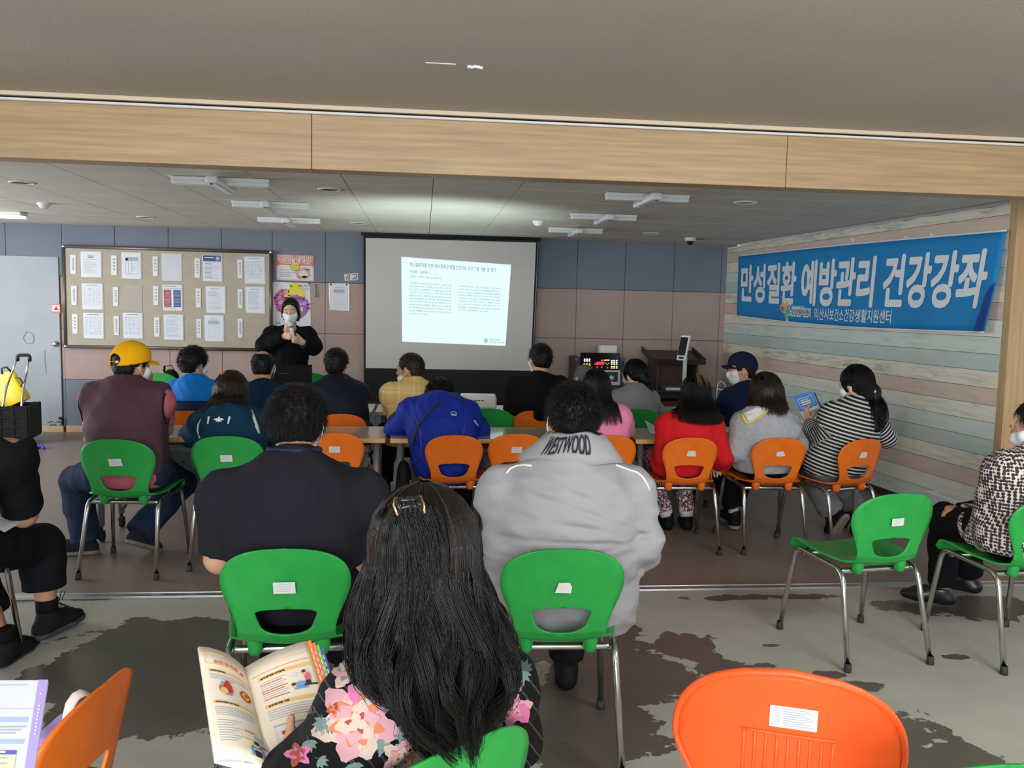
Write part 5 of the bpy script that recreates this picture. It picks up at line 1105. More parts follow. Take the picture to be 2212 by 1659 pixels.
# ------------------------------------------------------------------ folding tables
M_TOP = mat('pale_laminate_top', s2l(186, 170, 146), rough=.22, var=.06, vscale=3, coat=.3); M_EDGE = mat('wood_table_edge', s2l(202, 158, 104), rough=.45, var=.08, vscale=12); M_GREYM = mat('grey_painted_steel', s2l(124, 126, 126), rough=.38, metal=.2); M_PANEL = mat('grey_modesty_panel', s2l(92, 94, 96), rough=.5); M_DKSTEEL = mat('dark_grey_steel', s2l(64, 66, 68), rough=.5)
ZT = .67
def table(x0, x1, y0, label, depth=.52, wheels=True):
    xc, yc = (x0+x1)/2, y0+depth/2; r = thing('folding_table', label, 'table', (xc, yc, 0), 0, 'folding tables'); W = x1-x0
    mb = MB(); mb.box((0, 0, ZT-.0125), (W, depth, .025), m=0); mb.build('tabletop', M_TOP, r, True)
    mb = MB()
    for s in (-1, 1): mb.box((0, s*(depth/2+.001), ZT-.0145), (W, .012, .030), bev=.004)
    mb.build('edge_band', M_EDGE, r, True)
    mb = MB(); mb.box((0, .16, .40), (W-.26, .012, .26), bev=.002, m=0); mb.box((0, .15, .535), (W-.24, .03, .045), bev=.006, m=1)
    for i in range(int((W-.4)/.075)):
        for j in range(3): mb.box((-W/2+.24+.075*i, .153, .33+.055*j), (.011, .006, .011), m=2)
    mb.build('modesty_panel', [M_PANEL, M_GREYM, M_GAP], r, True)
    mb = MB()
    for y in (-.17, -.06, .05): mb.tube([(-W/2+.16, y, .60), (W/2-.16, y, .60)], .006, 6)
    for s in (-1, 1): mb.tube(rnd([(s*(W/2-.16), -.19, .655), (s*(W/2-.16), -.19, .60), (s*(W/2-.16), .10, .60), (s*(W/2-.16), .10, .655)], .03), .006, 6)
    mb.box((0, .02, .598), (W-.4, .22, .008)); mb.build('shelf_rack', M_DKSTEEL, r, True)
    for s in (-1, 1):
        x = s*(W/2-.06); lg = MB(); lg.tube([(x, -.16, .66), (x, -.18, .10)], .021, 12); lg.tube([(x, .15, .66), (x, .17, .10)], .021, 12)
        lg.tube(rnd([(x-s*.05, -.16, .52), (x-s*.09, -.05, .42), (x-s*.09, .06, .25), (x-s*.02, .165, .14)], .06), .016, 10); lg.box((x-s*.02, 0, .655), (.09, .40, .012), bev=.003); lo = lg.build('leg', M_GREYM, r, True)
        for y in (-.18, .17):
            cs = MB(); cs.tube([(x, y, .12), (x, y, .075)], .012, 8, m=0); cs.lathe([(0, -.014), (.026, -.014), (.030, -.008), (.030, .008), (.026, .014), (0, .014)], (x, y+.012, .030), 16, R=Matrix.Rotation(PI/2, 3, 'Y')); cs.box((x, y+.004, .056), (.034, .05, .03), bev=.008); cs.build('caster', M_RUB, lo, True)
    return r
table(-2.02, -.225, 5.26, 'wood topped table in the second row under the hooded jacket and yellow cap persons'); table(-.195, 1.345, 5.26, 'wood topped table in the second row under the royal blue jacket and screen reflection'); table(1.375, 3.0, 5.28, 'wood topped table in the second row in front of the red cardigan and striped shirt')
table(-2.12, -.385, 6.58, 'wood topped table in the front row at left, facing the standing speaker'); table(-.36, 1.60, 6.58, 'wood topped table in the front row carrying the projector'); table(1.63, 2.75, 6.60, 'wood topped table in the front row at right, by the navy capped person')
table(-1.75, -.75, 7.62, 'table at the front carrying the black laptop')
# laptop
pL = at(627, 829, 7.78); r = thing('laptop', 'black laptop with raised lid in front of the standing speaker', 'laptop', (pL[0], 7.85, ZT), .10)
mb = MB(); mb.box((0, .10, .010), (.37, .25, .018), bev=.004); mb.build('keyboard_base', M_BLACK, r, True)
Rl = Matrix.Rotation(-.12, 3, 'X'); mb = MB(); mb.box((0, -.035, .145), (.37, .008, .25), Rl, .004); 
lid = mb.build('lid', mat('black_lid', (.004, .004, .005), rough=.6, spec=.15), r, True); mb = MB(); [mb.box((-.098+.0105*k, -.0305-.0165+.004, .19), (.0075, .001, .007), m=0) for k in range(8)]; mb.box((.155, -.026, .032), (.035, .002, .006), m=1); mb.build('lid_logo', [mat('dark_red_print', (.30, .03, .035), rough=.5), M_INK2], lid, True)
# projector on the front table
p0 = at(1034, 885, 6.72); r = thing('projector', 'white projector with rear sockets on the front row table', 'projector', (p0[0]+.0, 6.80, ZT), -.05)
mb = MB(); mb.box((0, .02, .068), (.295, .24, .10), bev=.018, seg=3); mb.build('housing', mat('warm_white_plastic', (.70, .68, .64), rough=.4), r, True)
mb = MB()
for k, (x, w_, z) in enumerate([(-.108, .006, .085), (-.108, .006, .075), (-.068, .018, .088), (-.048, .005, .082), (-.022, .022, .083), (.004, .020, .083), (.032, .022, .083)]): mb.box((x, -.101, z), (w_, .004, .008 if w_ > .007 else .010), bev=.0015)
for k in range(4): mb.lathe([(.004, 0), (.004, .002), (0, .003)], (.0+.02*k, -.06, .118), 8)
mb.build('ports', M_BLACK, r, True); mb = MB(); mb.box((-.045, -.1005, .048), (.05, .002, .018)); mb.box((.075, -.1005, .062), (.035, .002, .004)); mb.build('rating_label', M_INK2, r, True)
mb = MB(); mb.tube([(-.09, -.10, .082), (-.092, -.125, .07), (-.10, -.135, .02), (-.14, -.11, .006), (-.28, -.06, .006)], .0055, 8); mb.box((-.089, -.108, .084), (.020, .016, .016), bev=.003); mb.build('cable', M_BLACK, r, True)
mb = MB(); mb.lathe([(.034, 0), (.034, .02), (.028, .022), (.026, .008), (0, .008)], (-.08, .14, .072), 18, R=Matrix.Rotation(-PI/2, 3, 'X')); mb.build('lens', M_LENS, r, True)
for sx_ in (-1, 1):
    for sy_ in (-1, 1): mb = MB(); mb.lathe([(.010, 0), (.010, .02), (0, .02)], (sx_*.11, .02+sy_*.09, 0), 10); mb.build('foot', M_BLACK, r, True)
# karaoke machine
yk = 9.35; K3 = lambda x, y: Vector(at(x, y, yk)); a, b = K3(1243, 771), K3(1349, 775); bot = .0; kc = (a+b)/2; kw = (b-a).length; zt_ = (a.z+b.z)/2
r = thing('karaoke_machine', 'black karaoke cabinet with glowing red, white and amber buttons', 'karaoke machine', (kc.x, yk+.22, 0)); mb = MB(); mb.box((0, 0, zt_/2), (kw, .42, zt_), bev=.012); mb.build('cabinet', M_BLACK, r, True)
for sx_ in (-1, 1): mb = MB(); mb.box((sx_*(kw/2-.02), -.20, zt_-.02), (.046, .04, .046), bev=.008); mb.build('corner_guard', mat('grey_corner', (.06, .06, .065), rough=.4), r, True)
def kl(x, y): v = K3(x, y); return (v.x-kc.x, -.214, v.z)
def glow(n_, c_, e): return mat(n_, (.02, .02, .02), emit=c_, estr=e, rough=.4)
GW, GA, GR, GG = glow('white_button_light', (.85, .85, 1), 1.6), glow('amber_button_light', (1, .55, .08), 1.5), glow('red_display_light', (1, .03, .08), 1.6), glow('green_display_light', (.15, .8, .1), .8)
k2 = lambda x, y: (1220+x/6.144, 720+y/6.144)
mb = MB(); v = kl(*k2(470, 400)); mb.box((v[0], -.209, v[2]), (.46, .008, .24), bev=.003); mb.build('display_panel', mat('glossy_black_panel', (.006, .006, .007), rough=.12), r, True)
def btns(name, m, lst, sz=(.018, .006, .014)):
    mb = MB()
    for x, y in lst: mb.box(Vector(kl(*k2(x, y)))+Vector((0, -.002, 0)), sz, bev=.003)
    mb.build(name, m, r, True)
btns('white_buttons', GW, [(265+32*i, 345+22*j) for i in range(3) for j in range(2)]); btns('white_buttons', GW, [(625+32*i, 362+23*j) for i in range(3) for j in range(3)]); btns('amber_buttons', GA, [(260+36*i, 408+24*j) for i in range(3) for j in range(2)]); btns('amber_buttons', GA, [(625+32*i, 440+20*j) for i in range(3) for j in range(2)]); btns('amber_display', GA, [(535+24*i, 357) for i in range(3)])
btns('red_display', GR, [(405+18*i, 408) for i in range(7)]+[(430+18*i, 388) for i in range(6)]+[(490+16*i, 360) for i in range(2)]+[(432, 448), (490, 450), (568, 455)], (.015, .005, .016)); btns('green_display', GG, [(548, 400), (566, 412), (582, 398)], (.014, .005, .01))
mb = MB(); v = kl(*k2(600, 590)); mb.box((v[0], -.212, v[2]), (.24, .010, .17), bev=.004, m=0); mb.box((v[0]+.01, -.219, v[2]+.01), (.16, .004, .11), m=1)
for dx in (-.05, .02): mb.lathe([(.030, 0), (.030, .006), (.024, .012), (0, .013)], (v[0]+dx, -.222, v[2]), 18, m=0, R=Matrix.Rotation(PI/2, 3, 'X'))
mb.build('amplifier', [mat('silver_face', (.55, .55, .56), rough=.35, metal=.3), M_BLACK], r, True); btns('red_lamp', GR, [(618, 648)], (.02, .006, .016))
mb = MB(); v = K3(*k2(590, 310)); mb.box((v.x, yk+.10, zt_+.072), (.19, .13, .14), bev=.004); tag(mb.build('white_box', M_WPLAS), 'small white box standing on the karaoke cabinet', 'box')
mb = MB(); v = K3(*k2(307, 270)); mb.box((v.x, yk+.12, zt_+.010), (.17, .05, .018), bev=.006); tag(mb.build('remote_control', mat('silver_remote', (.5, .5, .52), rough=.3)), 'slim silver remote lying on the karaoke cabinet', 'remote')
# lectern
yl = 9.25; L3 = lambda x, y: Vector(at(x, y, yl)); M_MAHO = mat('dark_mahogany', (.030, .013, .010), rough=.4, bump=.05, bscale=8, var=.3, vscale=5, stretch=(1, 1, .15)); la, lb = L3(1422, 775), L3(1507, 780); lc = (la+lb)/2
r = thing('lectern', 'dark wooden lectern by the right end of the back wall', 'lectern', (lc.x, yl+.2, 0)); lw = lb.x-la.x; lt = lc.z
for s in (-1, 1): mb = MB(); mb.prism([(s*lw/2-.012, -.2, 0), (s*lw/2-.012, .2, 0), (s*lw/2-.012, .2, lt+.02), (s*lw/2-.012, -.2, lt-.06)], (.024, 0, 0)); mb.build('side_panel', M_MAHO, r, True)
mb = MB(); mb.box((0, .19, lt/2), (lw, .02, lt)); mb.build('front_panel', M_MAHO, r, True)
Rt = Matrix.Rotation(.22, 3, 'X'); mb = MB(); mb.box((0, .0, lt+.02), (lw+.16, .50, .026), Rt, .004); mb.build('slanted_top', M_MAHO, r, True)
mb = MB()
for s in (-1, 1): mb.box((s*(lw/2+.075), .0, lt+.048), (.016, .50, .055), Rt, .003)
mb.box((0, -.245, lt-.018), (lw+.16, .016, .06), Rt, .003); mb.build('rim', M_MAHO, r, True)
mb = MB(); mb.box((0, .02, lt-.36), (lw-.03, .33, .02)); mb.build('shelf', M_MAHO, r, True); mb = MB(); mb.box((0, .165, lt-.18), (lw-.05, .015, .32)); mb.build('inner_panel', mat('brown_wood', (.075, .036, .022), rough=.5), r, True)
mb = MB(); mb.box((0, .02, .30), (lw-.03, .33, .36), bev=.004); mb.build('cupboard', M_MAHO, r, True)
mb = MB(); mb.box((lc.x+.0, yl+.18, lt-.335), (.22, .26, .028), m=0); tag(mb.build('paper_stack', M_PAPER), 'white stack of paper on the shelf of the lectern', 'paper stack')
# face-scan thermometer kiosk
yq = 8.55; q3 = lambda x, y: Vector(at(x, y, yq)); t0, t1 = q3(1484, 727), q3(1470, 776); r = thing('thermometer_kiosk', 'white face scanning kiosk with slanted black screen on a pole', 'kiosk', (q3(1481, 800).x, yq+.03, 0))
ax_ = (t0-t1); hc = (t0+t1)/2-Vector((r.location.x, r.location.y, 0)); th_ = math.atan2(ax_.x, ax_.z); Rk = Matrix.Rotation(th_, 3, 'Y')@Matrix.Rotation(-.25, 3, 'X')@Matrix.Rotation(-.75, 3, 'Z')
mb = MB(); mb.box(hc, (.105, .028, ax_.length+.03), Rk, .010, seg=3); mb.build('head', M_WPLAS, r, True); mb = MB(); mb.box(hc+Rk@Vector((-.006, -.015, .012)), (.082, .003, ax_.length-.045), Rk, .001); mb.build('screen', mat('dark_screen', (.008, .009, .012), rough=.12), r, True)
mb = MB(); mb.box(hc+Rk@Vector((0, -.015, -ax_.length/2+.008)), (.055, .004, .024), Rk, .002); mb.build('sensor', M_LENS, r, True)
mb = MB(); mb.tube([(0, 0, .02), (0, 0, hc.z-.06), hc+Rk@Vector((0, .02, -.02))], .021, 14); mb.build('pole', M_WPLAS, r, True); mb = MB(); mb.lathe([(0, .022), (.13, .020), (.15, .008), (.15, 0)], (0, 0, 0), 28); mb.build('base', M_WPLAS, r, True)
mb = MB(); g = lambda x, y: Vector(at(x, y, 9.0)); mb.tube([g(1548, 862), g(1549, 842), g(1551, 828), g(1558, 823), g(1565, 829), g(1568, 838), g(1560, 842), g(1550, 840)], .006, 8); e = g(1548, 862); mb.tube([e, Vector((e.x, e.y, .3)), Vector((e.x-.02, e.y, .008)), Vector((e.x-.4, e.y+.3, .008))], .006, 8); tag(mb.build('cable', M_WPLAS), 'loose white cable standing up by the right rear corner', 'cable')
# trolley crate and yellow bag
yc_ = 8.95; T3 = lambda x, y: Vector(at(x, y, yc_)); t = fl(3, 963); r = thing('folding_crate_trolley', 'black folding crate trolley with raised pull handle at left', 'trolley', (t[0], t[1]+.22, 0), .12)
M_CRATE = mat('black_crate_plastic', (.006, .006, .007), rough=.5, spec=.2); M_PURP = mat('purple_crate_plastic', (.10, .03, .32), rough=.5); Hc, Wc, Dc = .40, .44, .38
mb = MB()
for s in (-1, 1):
    for k in range(4): mb.box((0, s*Dc/2, .09+.095*k), (Wc, .02, .018), bev=.004)
    for k in range(4): mb.box((-Wc/2+.04+k*.12, s*(Dc/2), .235), (.06, .016, .33), bev=.003)
    for k in range(3): mb.box((-Wc/2+.06+.155*k, s*(Dc/2-.004), .235), (.16, .006, .32))
mb.box((0, 0, .065), (Wc, Dc, .02)); mb.build('crate_front', M_CRATE, r, True)
for s, m_ in ((-1, M_PURP), (1, M_CRATE)):
    mb = MB(); mb.box((s*Wc/2, 0, .235), (.012, Dc, .34), bev=.003)
    for k in range(4): mb.box((s*Wc/2, 0, .09+.095*k), (.022, Dc, .018), bev=.004)
    mb.build('crate_side', m_, r, True)
hx = [T3(35, 770).x-t[0], T3(59, 770).x-t[0]]; hz = T3(45, 770).z
mb = MB()
for x, x2 in ((hx[0]-.01, -.08), (hx[1]-.01, .12)): mb.tube([(x2, -.16, .12), ((x+x2)/2, -.165, .62)], .013, 10); mb.tube([((x+x2)/2, -.165, .60), (x, -.17, hz)], .0095, 10)
mb.build('pull_rods', M_STEEL, r, True); mb = MB(); mb.tube(rnd([(hx[0]-.012, -.17, hz-.05), (hx[0]-.014, -.17, hz+.012), (hx[1]-.006, -.17, hz+.014), (hx[1]-.008, -.17, hz-.05)], .03), .017, 10); mb.build('handle', M_BLACK, r, True)
for s in (-1, 1): mb = MB(); mb.lathe([(0, -.02), (.04, -.018), (.046, 0), (.04, .018), (0, .02)], (s*(Wc/2-.02), -.17, .046), 18, R=Matrix.Rotation(PI/2, 3, 'Y')); mb.build('wheel', M_RUB, r, True)
mb = MB(); mb.lathe([(0, 0), (.10, 0), (.12, .03), (.115, .07), (.07, .10), (0, .105)], (t[0]-.30, t[1]+.10, Hc+.02), 18); tag(mb.build('black_pouch', cloth('black_cloth', (.010, .010, .012))), 'black pouch lying on the crate trolley at far left', 'pouch')
def bag_mat():
    g_ = NT('yellow_printed_bag'); tc = g_.n('ShaderNodeTexCoord'); n = g_.n('ShaderNodeTexNoise', i_Scale=4.0, i_Detail=6.0, i_Roughness=.6); g_.l(tc.outputs['Object'], n.inputs['Vector']); sx = g_.n('ShaderNodeSeparateXYZ'); g_.l(tc.outputs['Object'], sx.inputs[0])
    v = g_.math('ADD', g_.math('MULTIPLY', sx.outputs[2], 6.0), g_.math('MULTIPLY', n.outputs['Fac'], 1.4)); r1 = g_.n('ShaderNodeMapRange', i_1=.55, i_2=.75); g_.l(v, r1.inputs[0]); r2 = g_.n('ShaderNodeMapRange', i_1=-.25, i_2=.3); g_.l(g_.math('SUBTRACT', v, .4), r2.inputs[0])
    a_ = g_.mix(r2.outputs[0], s2l(206, 200, 190), s2l(84, 76, 34)); g_.l(g_.mix(r1.outputs[0], a_, s2l(238, 214, 36)), g_.b.inputs['Base Color']); g_.b.inputs['Roughness'].default_value = .35; return g_.m
r = thing('yellow_bag', 'yellow printed shopping bag tilted on the crate trolley', 'bag', (t[0]-.02, t[1]+.26, .30)); mb = MB(); P = []
for i in range(13):
    v = i/12; row = []
    for j in range(24):
        a_ = 2*PI*j/24; sx = .24*(1+.05*math.sin(5*v)); e_ = abs(math.cos(a_))**.5*math.copysign(1, math.cos(a_)); f_ = abs(math.sin(a_))**.5*math.copysign(1, math.sin(a_)); fl_ = (1-.75*v**2)
        row.append(Vector((e_*sx+.008*math.sin(9*v+3*a_), f_*.085*fl_+.008*math.sin(7*v+2*a_), v*.40+.012*math.sin(4*a_)*v)))
    P.append(row)
Rb = Matrix.Rotation(-.42, 3, 'Y'); P = [[Rb@(p*.82)+Vector((0, 0, .07)) for p in row] for row in P]; mb.grid(P, wrap=True); mb.poly([P[0][j] for j in reversed(range(24))]); mb.build('bag_body', bag_mat(), r, True)
mb = MB(); f0 = lambda x, y, z: Rb@(Vector((x, y, z))*.82)+Vector((0, 0, .07)); mb.tube([f0(.10, -.03, .40), f0(.13, -.04, .47), f0(.19, -.04, .46), f0(.21, -.03, .38)], .010, 8, flat=.35); mb.tube([f0(.23, -.06, .30), f0(.29, -.08, .27), f0(.30, -.08, .20), f0(.25, -.07, .17)], .010, 8, flat=.35); mb.build('handle', mat('dark_brown_strap', (.03, .018, .016), rough=.7), r, True)
mb = MB(); p = Vector(fl(48, 970)); 
for k in range(5): mb.tube([p+Vector((-.12+.06*k, .04*math.sin(k*2), .012)), p+Vector((-.07+.06*k, .05*math.cos(k*3), .03)), p+Vector((-.02+.06*k, .04*math.sin(k), .010))], .014, 6)
tag(mb.build('blue_strap', mat('royal_blue_strap', (.02, .05, .5), rough=.6)), 'blue strap lying on the floor under the crate trolley', 'strap')
# black bag on the chair by the wall
c0 = CH[27].location; r = thing('black_bag', 'tall black bag standing on the chair behind the yellow cap', 'bag', (c0.x-.05, c0.y-.05, .46)); S = Vol(A3((c0.x-.4, c0.y-.4, .40)), A3((c0.x+.35, c0.y+.35, 1.0)), .012); S.cap((c0.x-.06, c0.y-.05, .56), (c0.x-.05, c0.y-.05, .70), .13, .085, .03, ((0, 1, 0), 1.3)); S.disp(folds(4, .006)); S.cut((0, 0, .455), (0, 0, -1)); S.mesh('bag_body', r.location, cloth('black_nylon', (.008, .008, .009), rough=.6), r)
mb = MB(); mb.tube([(-.06, 0, .30), (-.05, -.02, .36), (.02, -.02, .37), (.05, 0, .29)], .012, 8, flat=.4); mb.build('handle', M_BLACK, r, True)
# papers on tables
def flat_sheet(cn, label, z, m=M_PAPER, name='paper_sheet', cat='paper', th=.002, lift=None):
    mb = MB(); P = [Vector(fl(x, y, z)) for x, y in cn]
    if lift: P = [p+Vector((0, 0, l_)) for p, l_ in zip(P, lift)]
    mb.prism(P, (0, 0, th), 0); 
    for k in range(4): v = .2+.17*k; a_ = P[0].lerp(P[3], v); b_ = P[1].lerp(P[2], v); c_ = P[0].lerp(P[3], v+.04); d_ = P[1].lerp(P[2], v+.04); mb.poly([a_.lerp(b_, .1)+Vector((0, 0, th+.0006)), c_.lerp(d_, .1)+Vector((0, 0, th+.0006)), c_.lerp(d_, .85)+Vector((0, 0, th+.0006)), a_.lerp(b_, .85)+Vector((0, 0, th+.0006))], 1)
    return tag(mb.build(name, [m, M_INK2]), label, cat)
flat_sheet([(1392, 926), (1438, 935), (1436, 943), (1404, 941)], 'curled white leaflet on the table left of the person in red', ZT+.002, lift=(.06, .006, 0, .018)); flat_sheet([(1560, 920), (1585, 926), (1588, 936), (1562, 930)], 'white paper on the table right of the person in red', ZT+.002)
flat_sheet([(1000, 934), (1012, 922), (1016, 922), (1010, 940)], 'white leaflet beside the royal blue jacket on the table', ZT+.002) if False else None
flat_sheet([(1715, 927), (1745, 930), (1745, 938), (1716, 936)], 'pale leaflet on the table by the striped sleeve', ZT+.002); mb = MB(); mb.box(Vector(fl(1728, 931, ZT))+Vector((0, 0, .007)), (.15, .07, .010), Matrix.Rotation(-.4, 3, 'Z'), .003); tag(mb.build('mobile_phone', M_BLACK), 'black phone on the table by the striped sleeve', 'phone')
flat_sheet([(-30, 1128), (20, 1112), (84, 1106), (10, 1150)], 'white sheet on the knee of the person in black at the left edge', .62)
flat_sheet([(1534, 874), (1556, 872), (1560, 880), (1536, 881)], 'white sheet on the front table beside the elbow of the navy capped person', ZT+.002)
# ------------------------------------------------------------------ people
def seat(k, dy=-.035, dx=0.0, z=.555):
    c = CH[k]; a = c.rotation_euler.z; return A3((c.location.x-math.sin(a)*dy+dx*math.cos(a), c.location.y+math.cos(a)*dy+dx*math.sin(a), z))
HAIR = hairmat(); HAIR_B = hairmat('brown_black_hair', (.016, .009, .006)); M_MASK = mat('white_mask_cloth', (.74, .75, .75), rough=.8); M_GOLD = mat('gold_metal', (.8, .55, .25), rough=.3, metal=1); M_BLKW = mat('black_frame', (.01, .01, .01), rough=.3)
SOLE = mat('grey_sole', s2l(120, 112, 100), rough=.7); SHOEB = cloth('black_shoe', (.0055, .0055, .006), rough=.6); DENIM = cloth('dark_blue_denim', s2l(34, 48, 70), bump=.4, bscale=500, var=.25, vscale=9); BLKCL = cloth('black_trousers', (.0055, .006, .008))
def decal_frame(n, up=(0, 0, 1)): return frame(n, up)
def hood(S, p, c, rx, rd, rz, tilt=.35, k=.04): S.ell(c, (rx, rd, rz), p.R@rot(0, tilt, 0), k)
def strap_tube(p, pts, m, r=.02, flat=.18, bv=None, name='strap', off=.004):
    'band that lies on the back: each point is laid on the garment below'
    mb = MB(); P = []
    for q in pts:
        q = Vector(q)
        if bv is not None:
            h = bv.find_nearest(q); q = h[0]+h[1]*off
        P.append(q)
    mb.tube(P, r, 8, flat=flat); return mb.build(name, m, p.root)

# --- presenter, standing and facing the audience
def presenter():
    Y = 8.3; hd = at(628, 671, Y-.06); nk = at(627, 712, Y); hp_ = A3((nk[0], Y+.02, .80))
    p = Person('standing person in black speaking into a white microphone, wearing a white mask', hp_, nk, hd, hy=180, hp=16, by=180, sw=.165, g=.92, sk='c', vox=.0052, bulge=.0, el=[at(676, 748, Y-.06), at(572, 746, Y-.06)], hd=[at(653, 739, Y-.19), at(615, 726, Y-.19)], kn=[(nk[0]+.09, Y+.0, .44), (nk[0]-.09, Y, .44)], an=[(nk[0]+.10, Y+.03, .09), (nk[0]-.10, Y+.03, .09)], shd=.05, hs=.94)
    mic0, mic1 = Vector(at(627.5, 698, Y-.27)), Vector(at(635, 739, Y-.24)); ma = A3(mic1-mic0); up = nrm(-ma)
    p.body(hand_args={0: dict(d=nrm(A3((-.62, -.62, .30))), n=(-.75, .55, .05), curl=.95, side=-1, sc=.95, thumb=nrm(up*.8+A3((-.5, -.2, 0)))), 1: dict(d=nrm(A3((.60, -.66, .06))), n=(.78, .5, 0), curl=.95, side=1, sc=.95, thumb=nrm(up+A3((.3, -.2, 0))))})
    M = cloth('black_blouse', (.0035, .0037, .005), rough=.8); p.vox = .0075
    def puff(S):
        for i in (0, 1): S.cap(p.sh[i], p.el[i], .075, .085, .03); S.cap(p.el[i], mixp(p.el[i], p.hd[i], .75), .082, .055, .04)
    V0 = p.shirt(M, 'long', .016, seed=3, fold=.006, extra=puff, neckcut=.03, hem=-.04)
    p.trousers(BLKCL, gr=.02, ankle=.06); p.shoes(SHOEB)
    # hair: centre part swept to the sides and tied low
    hv = p.hair_volume(HAIR, [(p.hp3(-.055, -.02, -.03), p.hp3(-.06, -.03, -.10), .034, .02), (p.hp3(.055, -.02, -.03), p.hp3(.06, -.03, -.10), .034, .02), (p.hp3(0, -.08, -.05), p.hp3(.0, -.09, -.20), .05, .03)], t=.014, front=.036)
    n = 420; r_ = np.random.default_rng(2); L = []
    for i in range(n):
        s_ = -1 if r_.random() < .5 else 1; y0 = r_.uniform(.010, .046); t = np.linspace(0, 1, 8)[:, None]
        a = A3((.010*s_+.012, y0, .121-.35*max(0, y0-.03))); b = A3((s_*.088, y0*.9+.016, .075)); c = A3((s_*(.088+r_.uniform(-.004, .004)), .020+r_.uniform(-.02, .02), -.01)); d = A3((s_*(.080+r_.uniform(0, .012)), -.02+r_.uniform(-.03, .03), -.06+r_.uniform(-.02, .01)))
        q = (1-t)**3*a+3*(1-t)**2*t*b+3*(1-t)*t*t*c+t**3*d; L.append(p.head+(q*p.hs)@p.H.T)
    append_strands(hv, np.array(L), .0022, p.org)
    mk = p.mask(M_MASK, vox=.004)
    mb = MB()
    for i in (-1, 1):
        mb.tube([p.hp3(i*(.018+.028*t), .104-.010*t*t+.003, .012-.006*math.sin(PI*t)-.004*t) for t in np.linspace(0, 1, 7)], [.0008, .0018, .002, .002, .002, .0018, .0008], 5)
    mb.build('eyelashes', HAIR, p.root); mb = MB()
    for i in (-1, 1): mb.tube([p.hp3(i*(.016+.034*t), .100-.012*t*t, .034+.006*math.sin(PI*t)) for t in np.linspace(0, 1, 7)], [.0015, .0032, .0034, .003, .0026, .002, .0008], 5)
    mb.build('eyebrows', HAIR, p.root)
    r = thing('microphone', 'white handheld microphone at the mouth of the standing person', 'microphone', mic1); Rm_ = Matrix((Vector(up).orthogonal().normalized(), Vector(up).cross(Vector(up).orthogonal().normalized()), Vector(up))).transposed(); Lm = np.linalg.norm(ma)
    mb = MB(); mb.lathe([(0, 0), (.012, .001), (.015, .02), (.017, Lm*.72), (.0205, Lm*.78)], (0, 0, 0), 18, R=Rm_); mb.build('handle', M_WPLAS, r, True); mb = MB(); mb.lathe([(.0205, Lm*.78), (.025, Lm*.80), (.026, Lm*.86)], (0, 0, 0), 18, R=Rm_); mb.build('collar_ring', M_STEEL, r, True)
    mb = MB(); mb.lathe([(.025, Lm*.86), (.026, Lm*.93), (.021, Lm*1.03), (.012, Lm*1.08), (0, Lm*1.09)], (0, 0, 0), 18, R=Rm_); mb.build('windscreen', mat('pale_grey_mesh', (.5, .5, .5), rough=.6), r, True)
presenter()

# --- front row, seen from behind
def P1():
    p = Person('person in a bright blue and navy jacket, hair tousled, front row at left', seat(13), at(421, 824, 6.22), at(419, 785, 6.28), hy=-32, hp=8, by=-6, sw=0.135, vox=.011, sk='a', el=[at(362, 880, 6.3), at(482, 880, 6.35)], hd=[at(385, 885, 6.6), at(455, 885, 6.6)]); p.body(hands=False)
    p.shirt(cloth('bright_blue_nylon', s2l(20, 118, 205), rough=.5), 'long', .022, seed=12, fold=.006, cuts=[((0, 0, p.hip[2]+.24), (0, 0, -1))]); p.shirt(cloth('navy_nylon', s2l(22, 34, 66), rough=.5), None, .020, seed=13, hem=-.06, name='jacket_hem', cuts=[((0, 0, p.hip[2]+.245), (0, 0, 1))])
    S = Vol(p.neck-.16, p.neck+.16, .009); S.cap(p.neck-p.up*.02, p.neck+p.up*.055+p.fw*.02, .083, .074, .01); S.disp(folds(8, .003)); S.cut(p.neck+p.up*.05, p.up+p.fw*.2); S.mesh('stand_collar', p.org, MATS['bright_blue_nylon'], p.root)
    p.trousers(DENIM); p.shoes(SHOEB); p.short_hair(HAIR, t=.014, n=1300, L=.026, r=.0015, lift=.4, mess=.45); p.mask(M_MASK)
P1()
def P2():
    hp_ = at(568, 960, 6.2); p = Person('balding person in a dark teal shirt, seated left of the standing person', (hp_[0], 6.2, .535), at(568, 836, 6.28), at(568, 792, 6.36), hp=6, sw=0.155, g=1.08, vox=.011, el=[at(520, 905, 6.3), at(625, 905, 6.3)], hd=[at(535, 890, 6.7), at(610, 890, 6.7)]); p.body(hands=False)
    p.shirt(cloth('dark_teal_jersey', s2l(14, 40, 66)), 'short', .016, seed=21, fold=.003, hem=-.06); p.trousers(BLKCL); p.shoes(SHOEB); p.short_hair(HAIR, t=.006, n=900, L=.012, r=.001, lift=.4, bald=((0, .0, .112), (.060, .088, .046)), nape=-.06)
    for i in (-1, 1): p.ear_loop(M_MASK, i)
P2()
